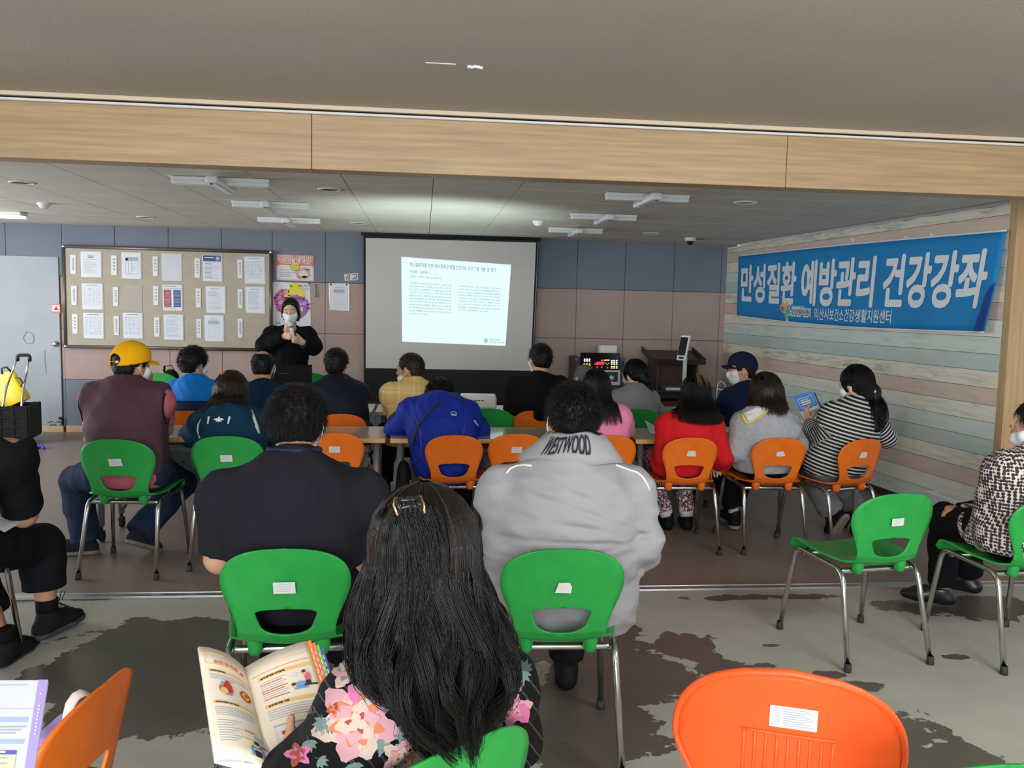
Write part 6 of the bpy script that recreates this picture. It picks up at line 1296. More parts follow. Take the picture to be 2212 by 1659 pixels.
def P3():
    p = Person('person in a dark navy hooded jacket, short hair, just left of the screen', seat(12), at(728, 826, 6.18), at(727, 787, 6.26), hy=-8, hp=6, sw=0.13, g=1.0, vox=.011, el=[at(686, 900, 6.25), at(768, 900, 6.25)], hd=[at(700, 890, 6.6), at(760, 890, 6.6)]); p.body(hands=False)
    p.shirt(cloth('dark_navy_nylon', s2l(20, 24, 38), rough=.55), 'long', .026, seed=31, fold=.006, hem=-.08, extra=lambda S: (hood(S, p, p.neck-p.up*.05-p.fw*.06, .11, .05, .065), S.cap(p.neck-p.r*.05, p.neck+p.r*.05, .06, None, .03)))
    mb = MB(); mb.tube([p.neck+p.r*x-p.fw*(.075-abs(x)*.4)+p.up*(.02-.5*abs(x)) for x in np.linspace(-.08, .08, 9)], .004, 6); mb.build('zip_trim', mat('blue_zip', s2l(50, 80, 140), rough=.5), p.root)
    p.trousers(DENIM); p.shoes(SHOEB); p.short_hair(HAIR, t=.009, n=1100, L=.018, r=.0012, lift=.35, whorl=(.0, -.05, .1), mess=.3); p.mask(M_MASK)
P3()
def check_shirt():
    g = NT('yellow_checked_shirt'); tc = g.n('ShaderNodeTexCoord'); o = None; sx = g.n('ShaderNodeSeparateXYZ'); g.l(tc.outputs['Object'], sx.inputs[0]); f = None
    for ax, fr in ((0, 170), (2, 190)):
        w_ = g.math('SINE', g.math('MULTIPLY', sx.outputs[ax], fr)); w2 = g.math('SINE', g.math('MULTIPLY', sx.outputs[ax], fr*.31)); v = g.math('GREATER_THAN', g.math('ADD', g.math('MULTIPLY', w_, .6), w2), .95); f = v if f is None else g.math('ADD', f, v)
    g.l(g.mix(g.math('MULTIPLY', f, .45), s2l(216, 180, 110), s2l(234, 212, 156)), g.b.inputs['Base Color']); g.b.inputs['Roughness'].default_value = .85; return g.m
def P4():
    hp_ = at(890, 960, 6.2); p = Person('person in a yellow checked shirt with lowered mask, head turned left before the screen', (hp_[0], 6.22, .535), at(893, 828, 6.26), at(886, 797, 6.30), hy=62, hp=4, by=12, sw=0.16, g=1.05, sk='b', vox=.008, el=[at(847, 893, 6.3), at(945, 890, 6.35)], hd=[at(870, 897, 6.66), at(915, 897, 6.66)]); p.body(hands=False)
    p.shirt(check_shirt(), 'mid', .018, seed=41, fold=.006, hem=-.06); S = Vol(p.neck-.16, p.neck+.16, .008); S.cap(p.neck-p.up*.03, p.neck+p.up*.035+p.fw*.02, .085, .070, .01); S.cut(p.neck+p.up*.03, p.up+p.fw*.35); S.mesh('collar', p.org, MATS['yellow_checked_shirt'], p.root)
    p.trousers(BLKCL); p.shoes(SHOEB); p.short_hair(HAIR_B, t=.007, n=1200, L=.014, r=.001, lift=.4, nape=-.055); p.mask(M_MASK, chin=True, vox=.005)
P4()
def P5():
    p = Person('person in a black short sleeved shirt with glasses at the right screen edge', seat(16), at(1166, 815, 6.34), at(1167, 776, 6.42), hy=14, hp=4, sw=0.165, g=1.12, vox=.0105, el=[at(1103, 893, 6.42), at(1225, 890, 6.4)], hd=[at(1130, 885, 6.72), at(1195, 885, 6.72)]); p.body(hands=False)
    p.shirt(cloth('black_jersey', (.0045, .0048, .006)), 'mid', .016, seed=51, fold=.004, hem=-.06); p.trousers(BLKCL); p.shoes(SHOEB); p.short_hair(HAIR, t=.010, n=1100, L=.022, r=.0013, lift=.35); p.glasses(M_BLKW); p.mask(M_MASK)
P5()
def P6():
    p = Person('person in a plain grey shirt with a low black ponytail, by the karaoke cabinet', seat(17), at(1372, 842, 6.36), at(1370, 811, 6.44), hy=38, hp=12, by=10, sw=0.13, g=.98, sk='c', vox=.0095, el=[at(1305, 890, 6.45), at(1425, 893, 6.45)], hd=[at(1330, 890, 6.75), at(1395, 890, 6.75)]); p.body(hands=False)
    p.shirt(cloth('heather_grey_jersey', s2l(128, 130, 130), var=.1, vscale=60), 'long', .016, seed=61, fold=.004, hem=-.06); p.trousers(DENIM); p.shoes(SHOEB)
    h = p.hair_volume(HAIR, [(p.hp3(0, -.06, -.02), p.hp3(.01, -.10, -.05), .05, .04), (p.hp3(.01, -.105, -.05), p.hp3(.03, -.11, -.15), .034, .024)], t=.013, front=.05, nape=-.07); mb = MB(); mb.lathe([(.018, -.006), (.024, 0), (.018, .006)], p.hp3(.012, -.115, -.055), 12); mb.build('hair_tie', mat('brown_tie', s2l(150, 90, 70), rough=.6), p.root)
    P = p.long_hair(HAIR, p.head[2]-.12, n=300, flare=.0, t=.013, face=1.15, cinch=(p.hp3(.03, -.11, 0), .88), cpow=.5, r=.0014, seg=8); append_strands(h, P, .0014, p.org)
P6()
def P7():
    hp_ = at(1612, 950, 6.35); p = Person('person in a navy cap and navy polo looking left, beside the wallpaper wall', (hp_[0], 6.38, .535), at(1610, 836, 6.42), at(1603, 798, 6.44), hy=74, hp=2, by=28, sw=0.155, g=1.05, sk='a', vox=.008, el=[at(1553, 884, 6.45), at(1648, 885, 6.5)], hd=[at(1562, 880, 6.75), at(1600, 885, 6.75)]); p.body(hands=False)
    N = cloth('navy_polo_cloth', s2l(22, 34, 60)); p.shirt(N, 'mid', .018, seed=71, fold=.005, hem=-.06); p.trousers(BLKCL); p.shoes(SHOEB); p.short_hair(HAIR, t=.007, n=500, L=.012); p.cap_hat(cloth('navy_cap_cloth', s2l(24, 30, 52)), strap=None); p.glasses(M_BLKW); p.mask(M_MASK, vox=.005)
    S = Vol(p.neck-.16, p.neck+.16, .008); S.cap(p.neck-p.up*.03, p.neck+p.up*.03+p.fw*.02, .082, .068, .01); S.cut(p.neck+p.up*.025, p.up+p.fw*.35); S.mesh('collar', p.org, N, p.root)
P7()
def P8():
    hp_ = at(1262, 950, 6.5); p = Person('person with grey hair mostly hidden behind the long black hair above the pink shirt', (hp_[0], 6.42, .535), at(1266, 850, 6.5), at(1262, 818, 6.56), hy=25, sw=.17, g=.95, vox=.012, hs=.95, el=[at(1235, 895, 6.5), at(1292, 895, 6.5)], hd=[at(1250, 890, 6.75), at(1280, 890, 6.75)]); p.body(hands=False)
    p.shirt(cloth('dark_grey_jersey', (.03, .03, .034)), 'long', .012, hem=-.06); p.trousers(BLKCL); p.shoes(SHOEB); p.short_hair(hairmat('grey_hair', (.09, .09, .09)), t=.005, n=600, L=.016)
P8()

# --- second row
def mesh_vest():
    g = NT('maroon_mesh_vest'); tc = g.n('ShaderNodeTexCoord'); sx = g.n('ShaderNodeSeparateXYZ'); g.l(tc.outputs['Object'], sx.inputs[0])
    u = g.math('ADD', g.math('MULTIPLY', sx.outputs[0], 620), g.math('MULTIPLY', sx.outputs[2], 980)); v = g.math('SUBTRACT', g.math('MULTIPLY', sx.outputs[0], 940), g.math('MULTIPLY', sx.outputs[2], 490))
    f = g.math('MULTIPLY', g.math('GREATER_THAN', g.math('SINE', u), -.1), g.math('GREATER_THAN', g.math('SINE', v), -.35)); g.l(g.mix(f, s2l(34, 24, 34), s2l(112, 62, 76)), g.b.inputs['Base Color']); g.b.inputs['Roughness'].default_value = .8; return g.m
def P9():
    p = Person('person in a yellow cap and maroon mesh vest over a pink shirt, second row left', seat(1, -.005), at(270, 834, 4.86), at(284, 790, 4.93), hy=-32, hp=5, by=-4, sw=0.175, g=1.08, sk='b', vox=.009, el=[at(200, 915, 4.95), at(356, 925, 5.02)], hd=[at(225, 930, 5.32), at(322, 838, 5.22)], kn=[at(163, 1038, 5.15), at(392, 1045, 5.32)], an=[A3(fl(186, 1196))+A3((0, 0, .09)), A3(fl(322, 1192))+A3((-.02, -.08, .15))])
    p.foot_dir = [A3((-.85, -.1, 0)), A3((.45, .8, -.45))]; p.body(hand_args={0: dict(d=(.2, .9, 0), n=(0, 0, -1), curl=.3), 1: dict(d=nrm(A3((-.1, .25, .9))), n=(-.9, .2, 0), curl=.9, side=1)})
    PK = cloth('dusty_pink_jersey', s2l(172, 92, 104)); p.shirt(PK, 'short', .014, seed=91, fold=.002, hem=-.09)
    V = cloth('vest_black_binding', (.014, .011, .018)); vm = mesh_vest(); S = p.shirt(vm, None, .036, seed=92, fold=.005, hem=.0, name='mesh_vest', neckcut=.02, cuts=[(p.sh[0]-p.r*.05, -p.r), (p.sh[1]+p.r*.05, p.r)])
    bv = bvh_of(S)
    for i in (0, 1):
        s_ = -1 if i == 0 else 1; c = p.sh[i]+p.r*s_*.046; strap_tube(p, [c+(p.fw*math.cos(t)*.085+p.up*(math.sin(t)*.095-.03)) for t in np.linspace(PI*.45, PI*1.42, 14)], V, .008, .6, bv, 'armhole_binding', .001)
    T = Vol(p.neck-.16, p.neck+.16, .008); T.cap(p.neck-p.up*.025, p.neck+p.up*.02+p.fw*.02, .088, .078, .01); T.cut(p.neck+p.up*.02, p.up+p.fw*.35); T.cut(p.neck-p.up*.02-p.fw*.03, -p.up-p.fw*.3); T.mesh('vest_collar', p.org, V, p.root)
    p.trousers(DENIM, gr=.018, ankle=.066, hem=1.05, fold=.006, thigh=.092); p.shoes(cloth('dark_suede_shoe', (.018, .02, .026)), SOLE); p.short_hair(HAIR, t=.007, n=1000, L=.014, nape=-.06)
    YC = cloth('mustard_yellow_cap', s2l(240, 176, 14), rough=.8); p.cap_hat(YC, opening=True, strap=M_STEEL, vox=.005); p.mask(M_MASK, vox=.005)
P9()
M_LOGO = mat('white_print', (.70, .71, .72), rough=.7)
def fan(fn, pts): return [fn(*q) for q in pts]
def P10():
    p = Person('person in a dark teal hooded jacket with white bird print on the back', seat(2, -.005), at(497, 888, 5.10), at(500, 850, 5.20), hy=5, hp=22, sw=0.155, g=1.02, sk='a', vox=.0095, el=[at(414, 940, 5.34), at(580, 945, 5.32)], hd=[at(450, 925, 5.5), at(545, 925, 5.5)]); p.body(hands=False)
    TL = cloth('dark_teal_fleece', s2l(16, 52, 72)); ob = p.shirt(TL, 'long', .026, seed=101, fold=.005, hem=-.10, extra=lambda S: (hood(S, p, p.neck-p.up*.085-p.fw*.115, .135, .052, .088, .2, .025), S.cap(p.neck-p.r*.06-p.fw*.03, p.neck+p.r*.06-p.fw*.03, .065, None, .03)))
    S = Vol(p.neck-.2, p.neck+.2, .008); S.cap(p.neck-p.r*.075-p.fw*.06+p.up*.005, p.neck+p.r*.065-p.fw*.06+p.up*.01, .034, .03, .01, (p.up, 1.6)); S.mesh('hood_lining', p.org, cloth('cream_lining', s2l(196, 188, 176)), p.root)
    bv = bvh_of(ob); c = Vector(at(481, 911, 5.0)); R = decal_frame((0, -1, .25)); fn = project(bv, c, R, .002); mb = MB(); k = .0028   # px to metres
    star = [(0, 16), (4, 7), (13, 6), (20, 0), (9, -1), (11, -8), (3, -5), (0, -10), (-3, -5), (-11, -8), (-9, -1), (-20, 0), (-13, 6), (-4, 7)]; S_ = [(x*k*.55, y*k*.55) for x, y in star]
    for i in range(len(S_)): mb.poly(fan(fn, [(0, 0), S_[i], S_[(i+1) % len(S_)]]))
    for x, w_ in ((-22, 1), (20, 1)): mb.poly(fan(fn, [((x-2)*k, -8*k), ((x+1)*k, -8*k), ((x+3)*k, 7*k), ((x-1)*k, 8*k)]))
    mb2 = mb
    for q in ([(434, 905), (428, 918), (427, 932), (432, 948)], [(543, 884), (549, 904), (555, 922), (560, 936)]):
        pts = []
        for (x, y) in q:
            d_ = Vector(ray(x, y)).normalized(); h = bv.ray_cast(Vector(CAM_P)+d_*4.0, d_, 2.5)
            if h[0] is not None: pts.append(h[0]-d_*.001)
        if len(pts) > 2: m3 = MB(); m3.tube(pts, [.004]+[.011]*(len(pts)-2)+[.006], 8, flat=.5); m3.build('sleeve_piping', mat('cream_lining', s2l(196, 188, 176)), p.root)
    join_into(ob, mb, [M_LOGO]); p.trousers(BLKCL); p.shoes(SHOEB)
    h = p.hair_volume(HAIR_B, [(p.hp3(-.04, -.04, 0), p.hp3(-.075, -.05, -.11), .062, .045), (p.hp3(.04, -.04, 0), p.hp3(.08, -.05, -.11), .062, .045), (p.hp3(0, -.06, 0), p.hp3(0, -.09, -.11), .07, .06)], t=.020); P = p.long_hair(HAIR_B, p.head[2]-.115, n=900, flare=.05, t=.022, wave=.010, r=.0016, seg=9, back=.05); P = unbury(P, ob); append_strands(h, P, .0016, p.org)
    mb = MB(); q = A3(at(487, 809, 5.15)); mb.tube([q+A3((.022*math.cos(a), .01*math.sin(a), .012*math.sin(a))) for a in np.linspace(0, 2*PI, 13)], .006, 6); mb.build('hair_tie', mat('orange_tie', s2l(220, 96, 50), rough=.7), p.root)
P10()
def P11():
    p = Person('person slumped over the table in a royal blue jacket with a black shoulder strap', seat(5, .01, -.03), at(944, 872, 5.34), at(950, 858, 5.46), hy=-10, hp=45, sw=0.19, g=1.08, vox=.0095, bulge=.06, el=[at(858, 925, 5.46), at(1032, 930, 5.44)], hd=[at(905, 928, 5.62), at(985, 928, 5.62)], shoulders=[at(893, 893, 5.33), at(1005, 897, 5.31)]); p.body(hands=False)
    BL = cloth('royal_blue_nylon', s2l(22, 44, 140), rough=.55); NV = cloth('dark_navy_nylon_panel', s2l(26, 32, 66), rough=.6); ob = p.shirt(BL, 'long', .030, seed=111, fold=.009, hem=-.16, extra=lambda S: (hood(S, p, p.neck-p.up*.10+p.r*.045-p.fw*.115, .15, .045, .10, .1, .02), S.cap(p.neck-p.r*.08-p.fw*.0, p.neck+p.r*.09-p.fw*.01, .065, None, .03)))
    lo, hi = p.lohi(.2, [*p.sh, *p.el, *p.hd]); S = Vol(lo, hi, .0095)
    for i in (0, 1): S.cap(mixp(p.sh[i], p.neck, .30)+A3((0, -.005, .016)), mixp(p.sh[i], p.el[i], .92)+A3((0, 0, .008)), .082, .084, .02)
    S.disp(folds(111, .006)); S.cut(mixp(p.sh[0], p.el[0], .5)+A3((0, 0, .012)), (0, -.25, -1)); S.mesh('shoulder_panel', p.org, NV, p.root)
    S = Vol(p.neck-.2, p.neck+.2, .009); S.cap(p.neck-p.r*.07, p.neck+p.r*.08, .052, None, .01); S.cap(p.neck-p.r*.09, p.neck-p.r*.02+p.up*.03, .045, None, .02); S.disp(folds(5, .006)); S.mesh('collar', p.org, cloth('dark_blue_lining', s2l(20, 30, 66), rough=.6), p.root)
    bv = bvh_of(ob); mb = MB(); c = Vector(at(982, 885, 5.0)); R = decal_frame((0, -1, .35)); fn = project(bv, c, R, .003)
    def dline(pts, w_):
        for (x0, y0), (x1, y1) in zip(pts[:-1], pts[1:]):
            l_ = math.hypot(x1-x0, y1-y0); a, b = (y1-y0)/l_*w_, -(x1-x0)/l_*w_; mb.poly(fan(fn, [(x0-a, y0-b), (x1-a, y1-b), (x1+a, y1+b), (x0+a, y0+b)]))
    dline([(.018*math.cos(t), .012*math.sin(t)+.004) for t in np.linspace(.0, PI, 9)], .0011); dline([(-.018, .002), (-.015, -.008), (0, -.011), (.015, -.009), (.018, .003)], .0011); dline([(-.014, -.006), (-.006, .001), (-.001, -.004), (.006, .002), (.013, -.005)], .0016)
    join_into(ob, mb, [M_LOGO]); 
    def seam(pix, name, m, r, off): 
        mb = MB(); P = []
        for x, y in pix:
            d_ = Vector(ray(x, y)).normalized(); h = bv.ray_cast(Vector(CAM_P)+d_*3.6, d_, 3); 
            if h[0] is not None: P.append(h[0]-d_*off)
        if len(P) > 2: mb.tube(P, r, 6, flat=.35 if r > .01 else 1.0); mb.build(name, m, p.root)
    RS = mat('red_piping', s2l(150, 66, 70), rough=.6); seam([(896, 896), (902, 915), (907, 935), (910, 960), (909, 985), (905, 1005)], 'piping', RS, .0022, .0); seam([(1004, 918), (1002, 932), (1000, 938)], 'piping', RS, .0022, 0); seam([(951, 868), (938, 880), (920, 897), (905, 917), (896, 938), (891, 962)], 'shoulder_strap', mat('black_webbing', (.009, .010, .011), rough=.8), .017, .005); seam([(1024, 908), (1030, 916), (1034, 921)], 'sleeve_print', M_LOGO, .004, 0)
    p.trousers(BLKCL); p.shoes(SHOEB); h = p.short_hair(HAIR, t=.016, n=1700, L=.03, r=.0014, lift=.08, flow=.9, droop=.6, mess=.2, nape=-.10)
    # small black bag hanging at the left hip
    c = at(868, 1045, 5.2); r = thing('shoulder_bag', 'black shoulder bag hanging at the side of the royal blue jacket', 'bag', c); S = Vol(c-.2, c+.2, .010); S.cap(c-A3((0, 0, .07)), c+A3((.01, 0, .09)), .07, .055, .02, ((1, 0, 0), 1.5)); S.disp(folds(9, .006)); S.mesh('bag_body', c, cloth('black_nylon', (.008, .008, .009), rough=.6), r)
P11()
def P12():
    p = Person('person in a pink short sleeved shirt with long black hair, beside the grey jacket head', seat(7, -.005), at(1290, 878, 5.12), at(1287, 838, 5.18), hy=8, hp=8, sw=0.13, g=.92, sk='b', vox=.0095, hs=.94, el=[at(1250, 935, 5.3), at(1357, 930, 5.30)], hd=[at(1270, 930, 5.55), at(1330, 930, 5.55)]); p.body(hands=False)
    ob = p.shirt(cloth('candy_pink_jersey', s2l(226, 132, 168)), 'short', .020, seed=121, fold=.004, hem=-.08); p.trousers(DENIM); p.shoes(SHOEB)
    h = p.hair_volume(HAIR, [(p.hp3(0, -.04, 0), p.hp3(0, -.075, -.19), .085, .062, .03, (p.f, 1.4))], t=.012); P = p.long_hair(HAIR, p.head[2]-.19, n=900, flare=.02, t=.014, r=.0014, seg=8, wave=.003, back=.045); P = unbury(P, ob); append_strands(h, P, .0014, p.org)
P12()
def leggings():
    g = NT('floral_leggings'); tc = g.n('ShaderNodeTexCoord'); v = g.n('ShaderNodeTexVoronoi', i_Scale=42.0); g.l(tc.outputs['Object'], v.inputs['Vector']); n = g.n('ShaderNodeTexNoise', i_Scale=38.0, i_Detail=3.0); g.l(tc.outputs['Object'], n.inputs['Vector'])
    r = g.n('ShaderNodeValToRGB'); r.color_ramp.interpolation = 'CONSTANT'; e = r.color_ramp.elements; e[0].color = (.55, .52, .5, 1); e[1].position = .42; e[1].color = (.03, .03, .05, 1)
    for ps, c_ in ((.52, (.45, .08, .12, 1)), (.58, (.6, .58, .55, 1)), (.66, (.06, .07, .16, 1))): x = e.new(ps); x.color = c_
    g.l(n.outputs['Fac'], r.inputs[0]); g.l(r.outputs[0], g.b.inputs['Base Color']); g.b.inputs['Roughness'].default_value = .9; return g.m
def P13():
    a0, a1 = A3(fl(1440, 1143)), A3(fl(1482, 1143)); p = Person('person in a red cardigan with long straight black hair, second row', seat(8, -.005), at(1500, 895, 5.12), at(1501, 852, 5.18), hy=12, hp=6, sw=0.135, g=.93, sk='c', vox=.0095, el=[at(1436, 985, 5.10), at(1563, 985, 5.12)], hd=[at(1446, 1008, 5.3), at(1552, 1005, 5.3)], an=[a0+A3((0, 0, .09)), a1+A3((0, 0, .09))], hs=.97); p.foot_dir = [A3((.1, .9, 0)), A3((.2, .9, 0))]; p.body(curls=(.6, .6))
    ob = p.shirt(cloth('bright_red_knit', s2l(206, 34, 40), bump=.4), 'long', .020, seed=131, fold=.005, hem=-.09, puff=.002); p.trousers(leggings(), gr=.006, ankle=.050, hem=.9); p.shoes(SHOEB)
    S = None
    for i in (0, 1):
        mb = MB(); e0 = mixp(p.kn[i], p.an[i], .84); mb.tube([e0, mixp(p.kn[i], p.an[i], .92), p.an[i]], [.050, .048, .044], 16, m=0); mb.tube([e0+A3((0, 0, .012)), e0-A3((0, 0, .002))], .0515, 16, m=1); mb.build('sock', [mat('cream_sock', s2l(206, 196, 190), rough=.9), mat('yellow_band', s2l(214, 178, 80), rough=.9)], p.root)
    h = p.hair_volume(HAIR, [(p.hp3(0, -.03, 0), p.hp3(0, -.05, -.16), .088, .095, .03, (p.f, 1.35)), (p.hp3(0, -.055, -.12), A3(at(1506, 896, 5.12)), .094, .100, .03, (p.f, 2.4))], t=.015, disp=.002); P = p.long_hair(HAIR, at(1500, 910, 5.1)[2], n=2400, flare=.06, t=.016, r=.0017, wave=.002, seg=9, tip=.012, widen=1.15, back=.05); P = unbury(P, ob, .010); append_strands(h, P, .0016, p.org)
    BL = hairmat('bleached_streak_hair', (.16, .10, .055)); h.data.materials.append(BL); r_ = np.random.default_rng(4); L = []
    for k in range(60):
        s_ = r_.choice([-1, 1]); a = r_.uniform(.10, .50)*s_; th = np.linspace(.18, 1.25+r_.uniform(-.2, .1), 8); rr = 1.0+r_.uniform(.0, .05); L.append(np.array([p.hp3(math.sin(v)*math.sin(a)*.096*rr, -.012-math.sin(v)*math.cos(a)*.115*rr, .022+math.cos(v)*.113*rr) for v in th]))
    append_strands(h, np.array(L), .0012, p.org, m=1)
P13()
def P14():
    a0 = A3(fl(1585, 1142)); p = Person('person in a light grey hooded sweatshirt with yellow hood edge and dark bob hair', seat(9, -.005), at(1655, 890, 5.12), at(1652, 850, 5.18), hy=10, hp=10, by=8, sw=0.14, g=.97, sk='c', vox=.0095, el=[at(1592, 975, 5.12), at(1722, 960, 5.2)], hd=[at(1604, 1000, 5.32), at(1690, 940, 5.5)], an=[a0+A3((0, .0, .10)), A3((2.2, 5.7, .09))]); p.foot_dir = [A3((.3, .9, 0)), None]; p.body(hands=False)
    G = cloth('light_grey_sweat_cloth', s2l(160, 162, 166), var=.08, vscale=50); ob = p.shirt(G, 'long', .026, seed=141, fold=.005, hem=-.07, extra=lambda S: (hood(S, p, p.neck-p.up*.09-p.fw*.105+p.r*.045, .135, .055, .09, .3, .025), S.cap(p.neck-p.r*.07, p.neck+p.r*.08, .062, None, .03)))
    bv = bvh_of(ob); LN = mat('white_hood_lining', (.62, .62, .62), rough=.9); YE = mat('yellow_hood_edge', s2l(232, 206, 30), rough=.7)
    def surf(x, y, o=.004):
        d_ = Vector(ray(x, y)).normalized(); h_ = bv.ray_cast(Vector(CAM_P)+d_*3.6, d_, 3); return (h_[0]-d_*o) if h_[0] is not None else Vector(at(x, y, 5.05))
    mb = MB(); q = [(1606, 893), (1612, 900), (1618, 911), (1632, 905), (1648, 894), (1660, 884), (1650, 880), (1630, 882)]; c = surf(1630, 893, .006); P = [surf(*v, .006) for v in q]
    for i in range(len(P)): mb.poly([c, P[i], P[(i+1) % len(P)]], 0)
    mb.build('hood_lining', LN, p.root); mb = MB(); mb.tube([surf(*v, .006) for v in [(1602, 890), (1606, 902), (1613, 913), (1624, 911), (1640, 901), (1652, 892), (1664, 881)]], .010, 8, flat=.4); mb.build('hood_edge', YE, p.root)
    p.trousers(BLKCL, hem=.86); p.shoes(SHOEB, SOLE)
    h = p.hair_volume(HAIR_B, [(p.hp3(-.03, -.03, 0), p.hp3(-.055, -.04, -.10), .075, .062), (p.hp3(.03, -.04, 0), p.hp3(.06, -.05, -.11), .075, .06), (p.hp3(0, -.05, 0), p.hp3(.0, -.08, -.12), .08, .06)], t=.018); P = p.long_hair(HAIR_B, p.head[2]-.125, n=1000, flare=.03, t=.022, r=.0016, wave=.007, seg=8, tip=.03, back=.03); append_strands(h, P, .0016, p.org)
P14()
def stripes():
    g = NT('black_white_striped_jersey'); a = g.n('ShaderNodeAttribute', attribute_name='u'); f = g.math('GREATER_THAN', g.math('SINE', g.math('MULTIPLY', a.outputs['Fac'], 2*PI/.0235)), .30); g.l(g.mix(f, (.008, .008, .009), (.58, .57, .54)), g.b.inputs['Base Color']); g.b.inputs['Roughness'].default_value = .9; return g.m
def seg_u(P, a, b):
    ab = b-a; t = ((P-a)@ab)/(ab@ab); q = P-(a+np.clip(t, 0, 1)[:, None]*ab); return np.linalg.norm(q, axis=1), t*np.linalg.norm(ab)
def P15():
    p = Person('person in a black and white striped shirt with a ponytail, reading a blue booklet', seat(10, .0), at(1850, 872, 5.10), at(1848, 832, 5.15), hy=32, hp=14, by=16, sw=0.15, g=1.12, sk='c', vox=.007, el=[at(1772, 940, 5.20), at(1912, 945, 5.2)], hd=[at(1746, 916, 5.40), at(1800, 930, 5.5)], kn=[at(1752, 1030, 5.42), at(1812, 1035, 5.5)], an=[A3(fl(1800, 1152))+A3((0, 0, .13)), A3(fl(1838, 1140))+A3((0, 0, .15))]); p.foot_dir = [A3((-.25, .55, -1)), A3((-.25, .5, -1))]
    p.body(hand_args={0: dict(d=nrm(A3((-.25, .25, .95))), n=nrm(A3((.8, .3, 0))), curl=.45, side=-1, thumb=nrm(A3((.2, -.5, .85)))), 1: dict(d=nrm(A3((-.6, .7, .2))), n=(0, 0, 1), curl=.5)})
    ob = p.shirt(stripes(), 'long', .020, seed=151, fold=.005, hem=-.075); me = ob.data; n = len(me.vertices); v = np.empty(n*3, np.float32); me.vertices.foreach_get('co', v); P = v.reshape(-1, 3)+p.org
    dT, uT = seg_u(P, p.hip, p.neck); best = dT-.09; u = uT.copy()
    for i in (0, 1):
        d1, u1 = seg_u(P, p.sh[i], p.el[i]); d2, u2 = seg_u(P, p.el[i], p.hd[i]); L1 = np.linalg.norm(p.el[i]-p.sh[i]); m1 = (d1-.03 < best) & (u1 > .03); u[m1] = (.32-u1)[m1]; best = np.where(m1, d1-.03, best); m2 = (d2-.03 < best) & (u2 > 0); u[m2] = (.32-L1-u2)[m2]; best = np.where(m2, d2-.03, best)
    at_ = me.attributes.new('u', 'FLOAT', 'POINT'); at_.data.foreach_set('value', u.astype(np.float32))
    p.trousers(cloth('heather_grey_trousers', s2l(118, 118, 122), var=.1, vscale=40), gr=.014, ankle=.075, hem=.86, fold=.005, thigh=.084); p.shoes(cloth('black_canvas', (.012, .012, .013)), mat('worn_tan_sole', s2l(136, 122, 104), rough=.8, var=.1, vscale=20))
    pt = p.hp3(.02, -.10, -.06); pe = A3(at(1892, 925, 5.0)); h = p.hair_volume(HAIR, [(p.hp3(0, -.05, -.02), pt, .062, .045), (pt, mixp(pt, pe, .5), .036, .046), (mixp(pt, pe, .5), pe, .046, .03)], t=.016, front=.05, nape=-.08); P = p.long_hair(HAIR, pe[2], n=700, flare=.0, t=.018, face=1.1, cinch=(pe, .92), cpow=.55, r=.0014, seg=12, wave=.004); 
    def toward(P2):
        t = np.clip((p.head[2]-.05-P2[..., 2])/.30, 0, 1)[..., None]; return P2
    append_strands(h, P, .0014, p.org); r_ = np.random.default_rng(3); L = []
    for k in range(450): o = np.clip(r_.normal(size=3), -1.4, 1.4)*A3((.022, .014, .01)); t = np.linspace(0, 1, 9)[:, None]; L.append(pt+o*.8*np.sin(t*2.6+.4)*1.5+(pe+o*1.2+A3((0, 0, r_.uniform(-.03, .02)))-pt)*t+A3((0, -.03, 0))*np.sin(t*PI))
    append_strands(h, np.array(L), .0014, p.org); S = Vol(pt-.09, pt+.09, .006); r2 = random.Random(2)
    for a in np.linspace(0, 2*PI, 12): S.ell(pt+p.H@A3((.040*math.cos(a), -.004+.028*math.sin(a), .004*math.sin(3*a))), (.014, .014, .017), None, .006)
    S.mesh('scrunchie', p.org, mat('flowered_scrunchie', s2l(190, 170, 168), rough=.8, var=.3, vscale=60), p.root); p.mask(M_MASK, vox=.006)
    # booklet in the hand
    c = at(1742, 880, 5.42); r = thing('booklet', 'blue covered booklet held up by the person in the striped shirt', 'book', c); tl, tr, br, bl = [Vector(at(x, y, Y)) for x, y, Y in ((1712, 856, 5.42), (1754, 845, 5.46), (1775, 893, 5.44), (1740, 912, 5.40))]; mb = MB(); PPb = lambda u, v, o=0: tl.lerp(tr, u).lerp(bl.lerp(br, u), v)+Vector((0, -o, 0))
    mb.prism([PPb(0, 0), PPb(1, 0), PPb(1, 1), PPb(0, 1)], (0, .012, 0), 1); mb.poly([PPb(0, 0, .001), PPb(0, .62, .001), PPb(1, .62, .001), PPb(1, 0, .001)], 0)
    for k in range(8): mb.poly([PPb(k/8, .60+.04*(k % 2), .0016), PPb(k/8, .72, .0016), PPb((k+1)/8, .72, .0016), PPb((k+1)/8, .58+.05*((k+1) % 2), .0016)], 1)
    mb.poly([PPb(.25, .74, .0016), PPb(.25, .86, .0016), PPb(.85, .92, .0016), PPb(.95, .72, .0016)], 3)
    fr_ = [(.13, .16), (.88, .16), (.88, .50), (.72, .50), (.68, .56), (.62, .50), (.13, .50), (.13, .16)]
    mb.tube([PPb(u, v, .002) for u, v in fr_], .002, 4, m=1); rr = Matrix(((PPb(1, 0)-PPb(0, 0)).normalized(), (PPb(0, 0)-PPb(0, 1)).normalized(), Vector((0, -1, 0)))).transposed()
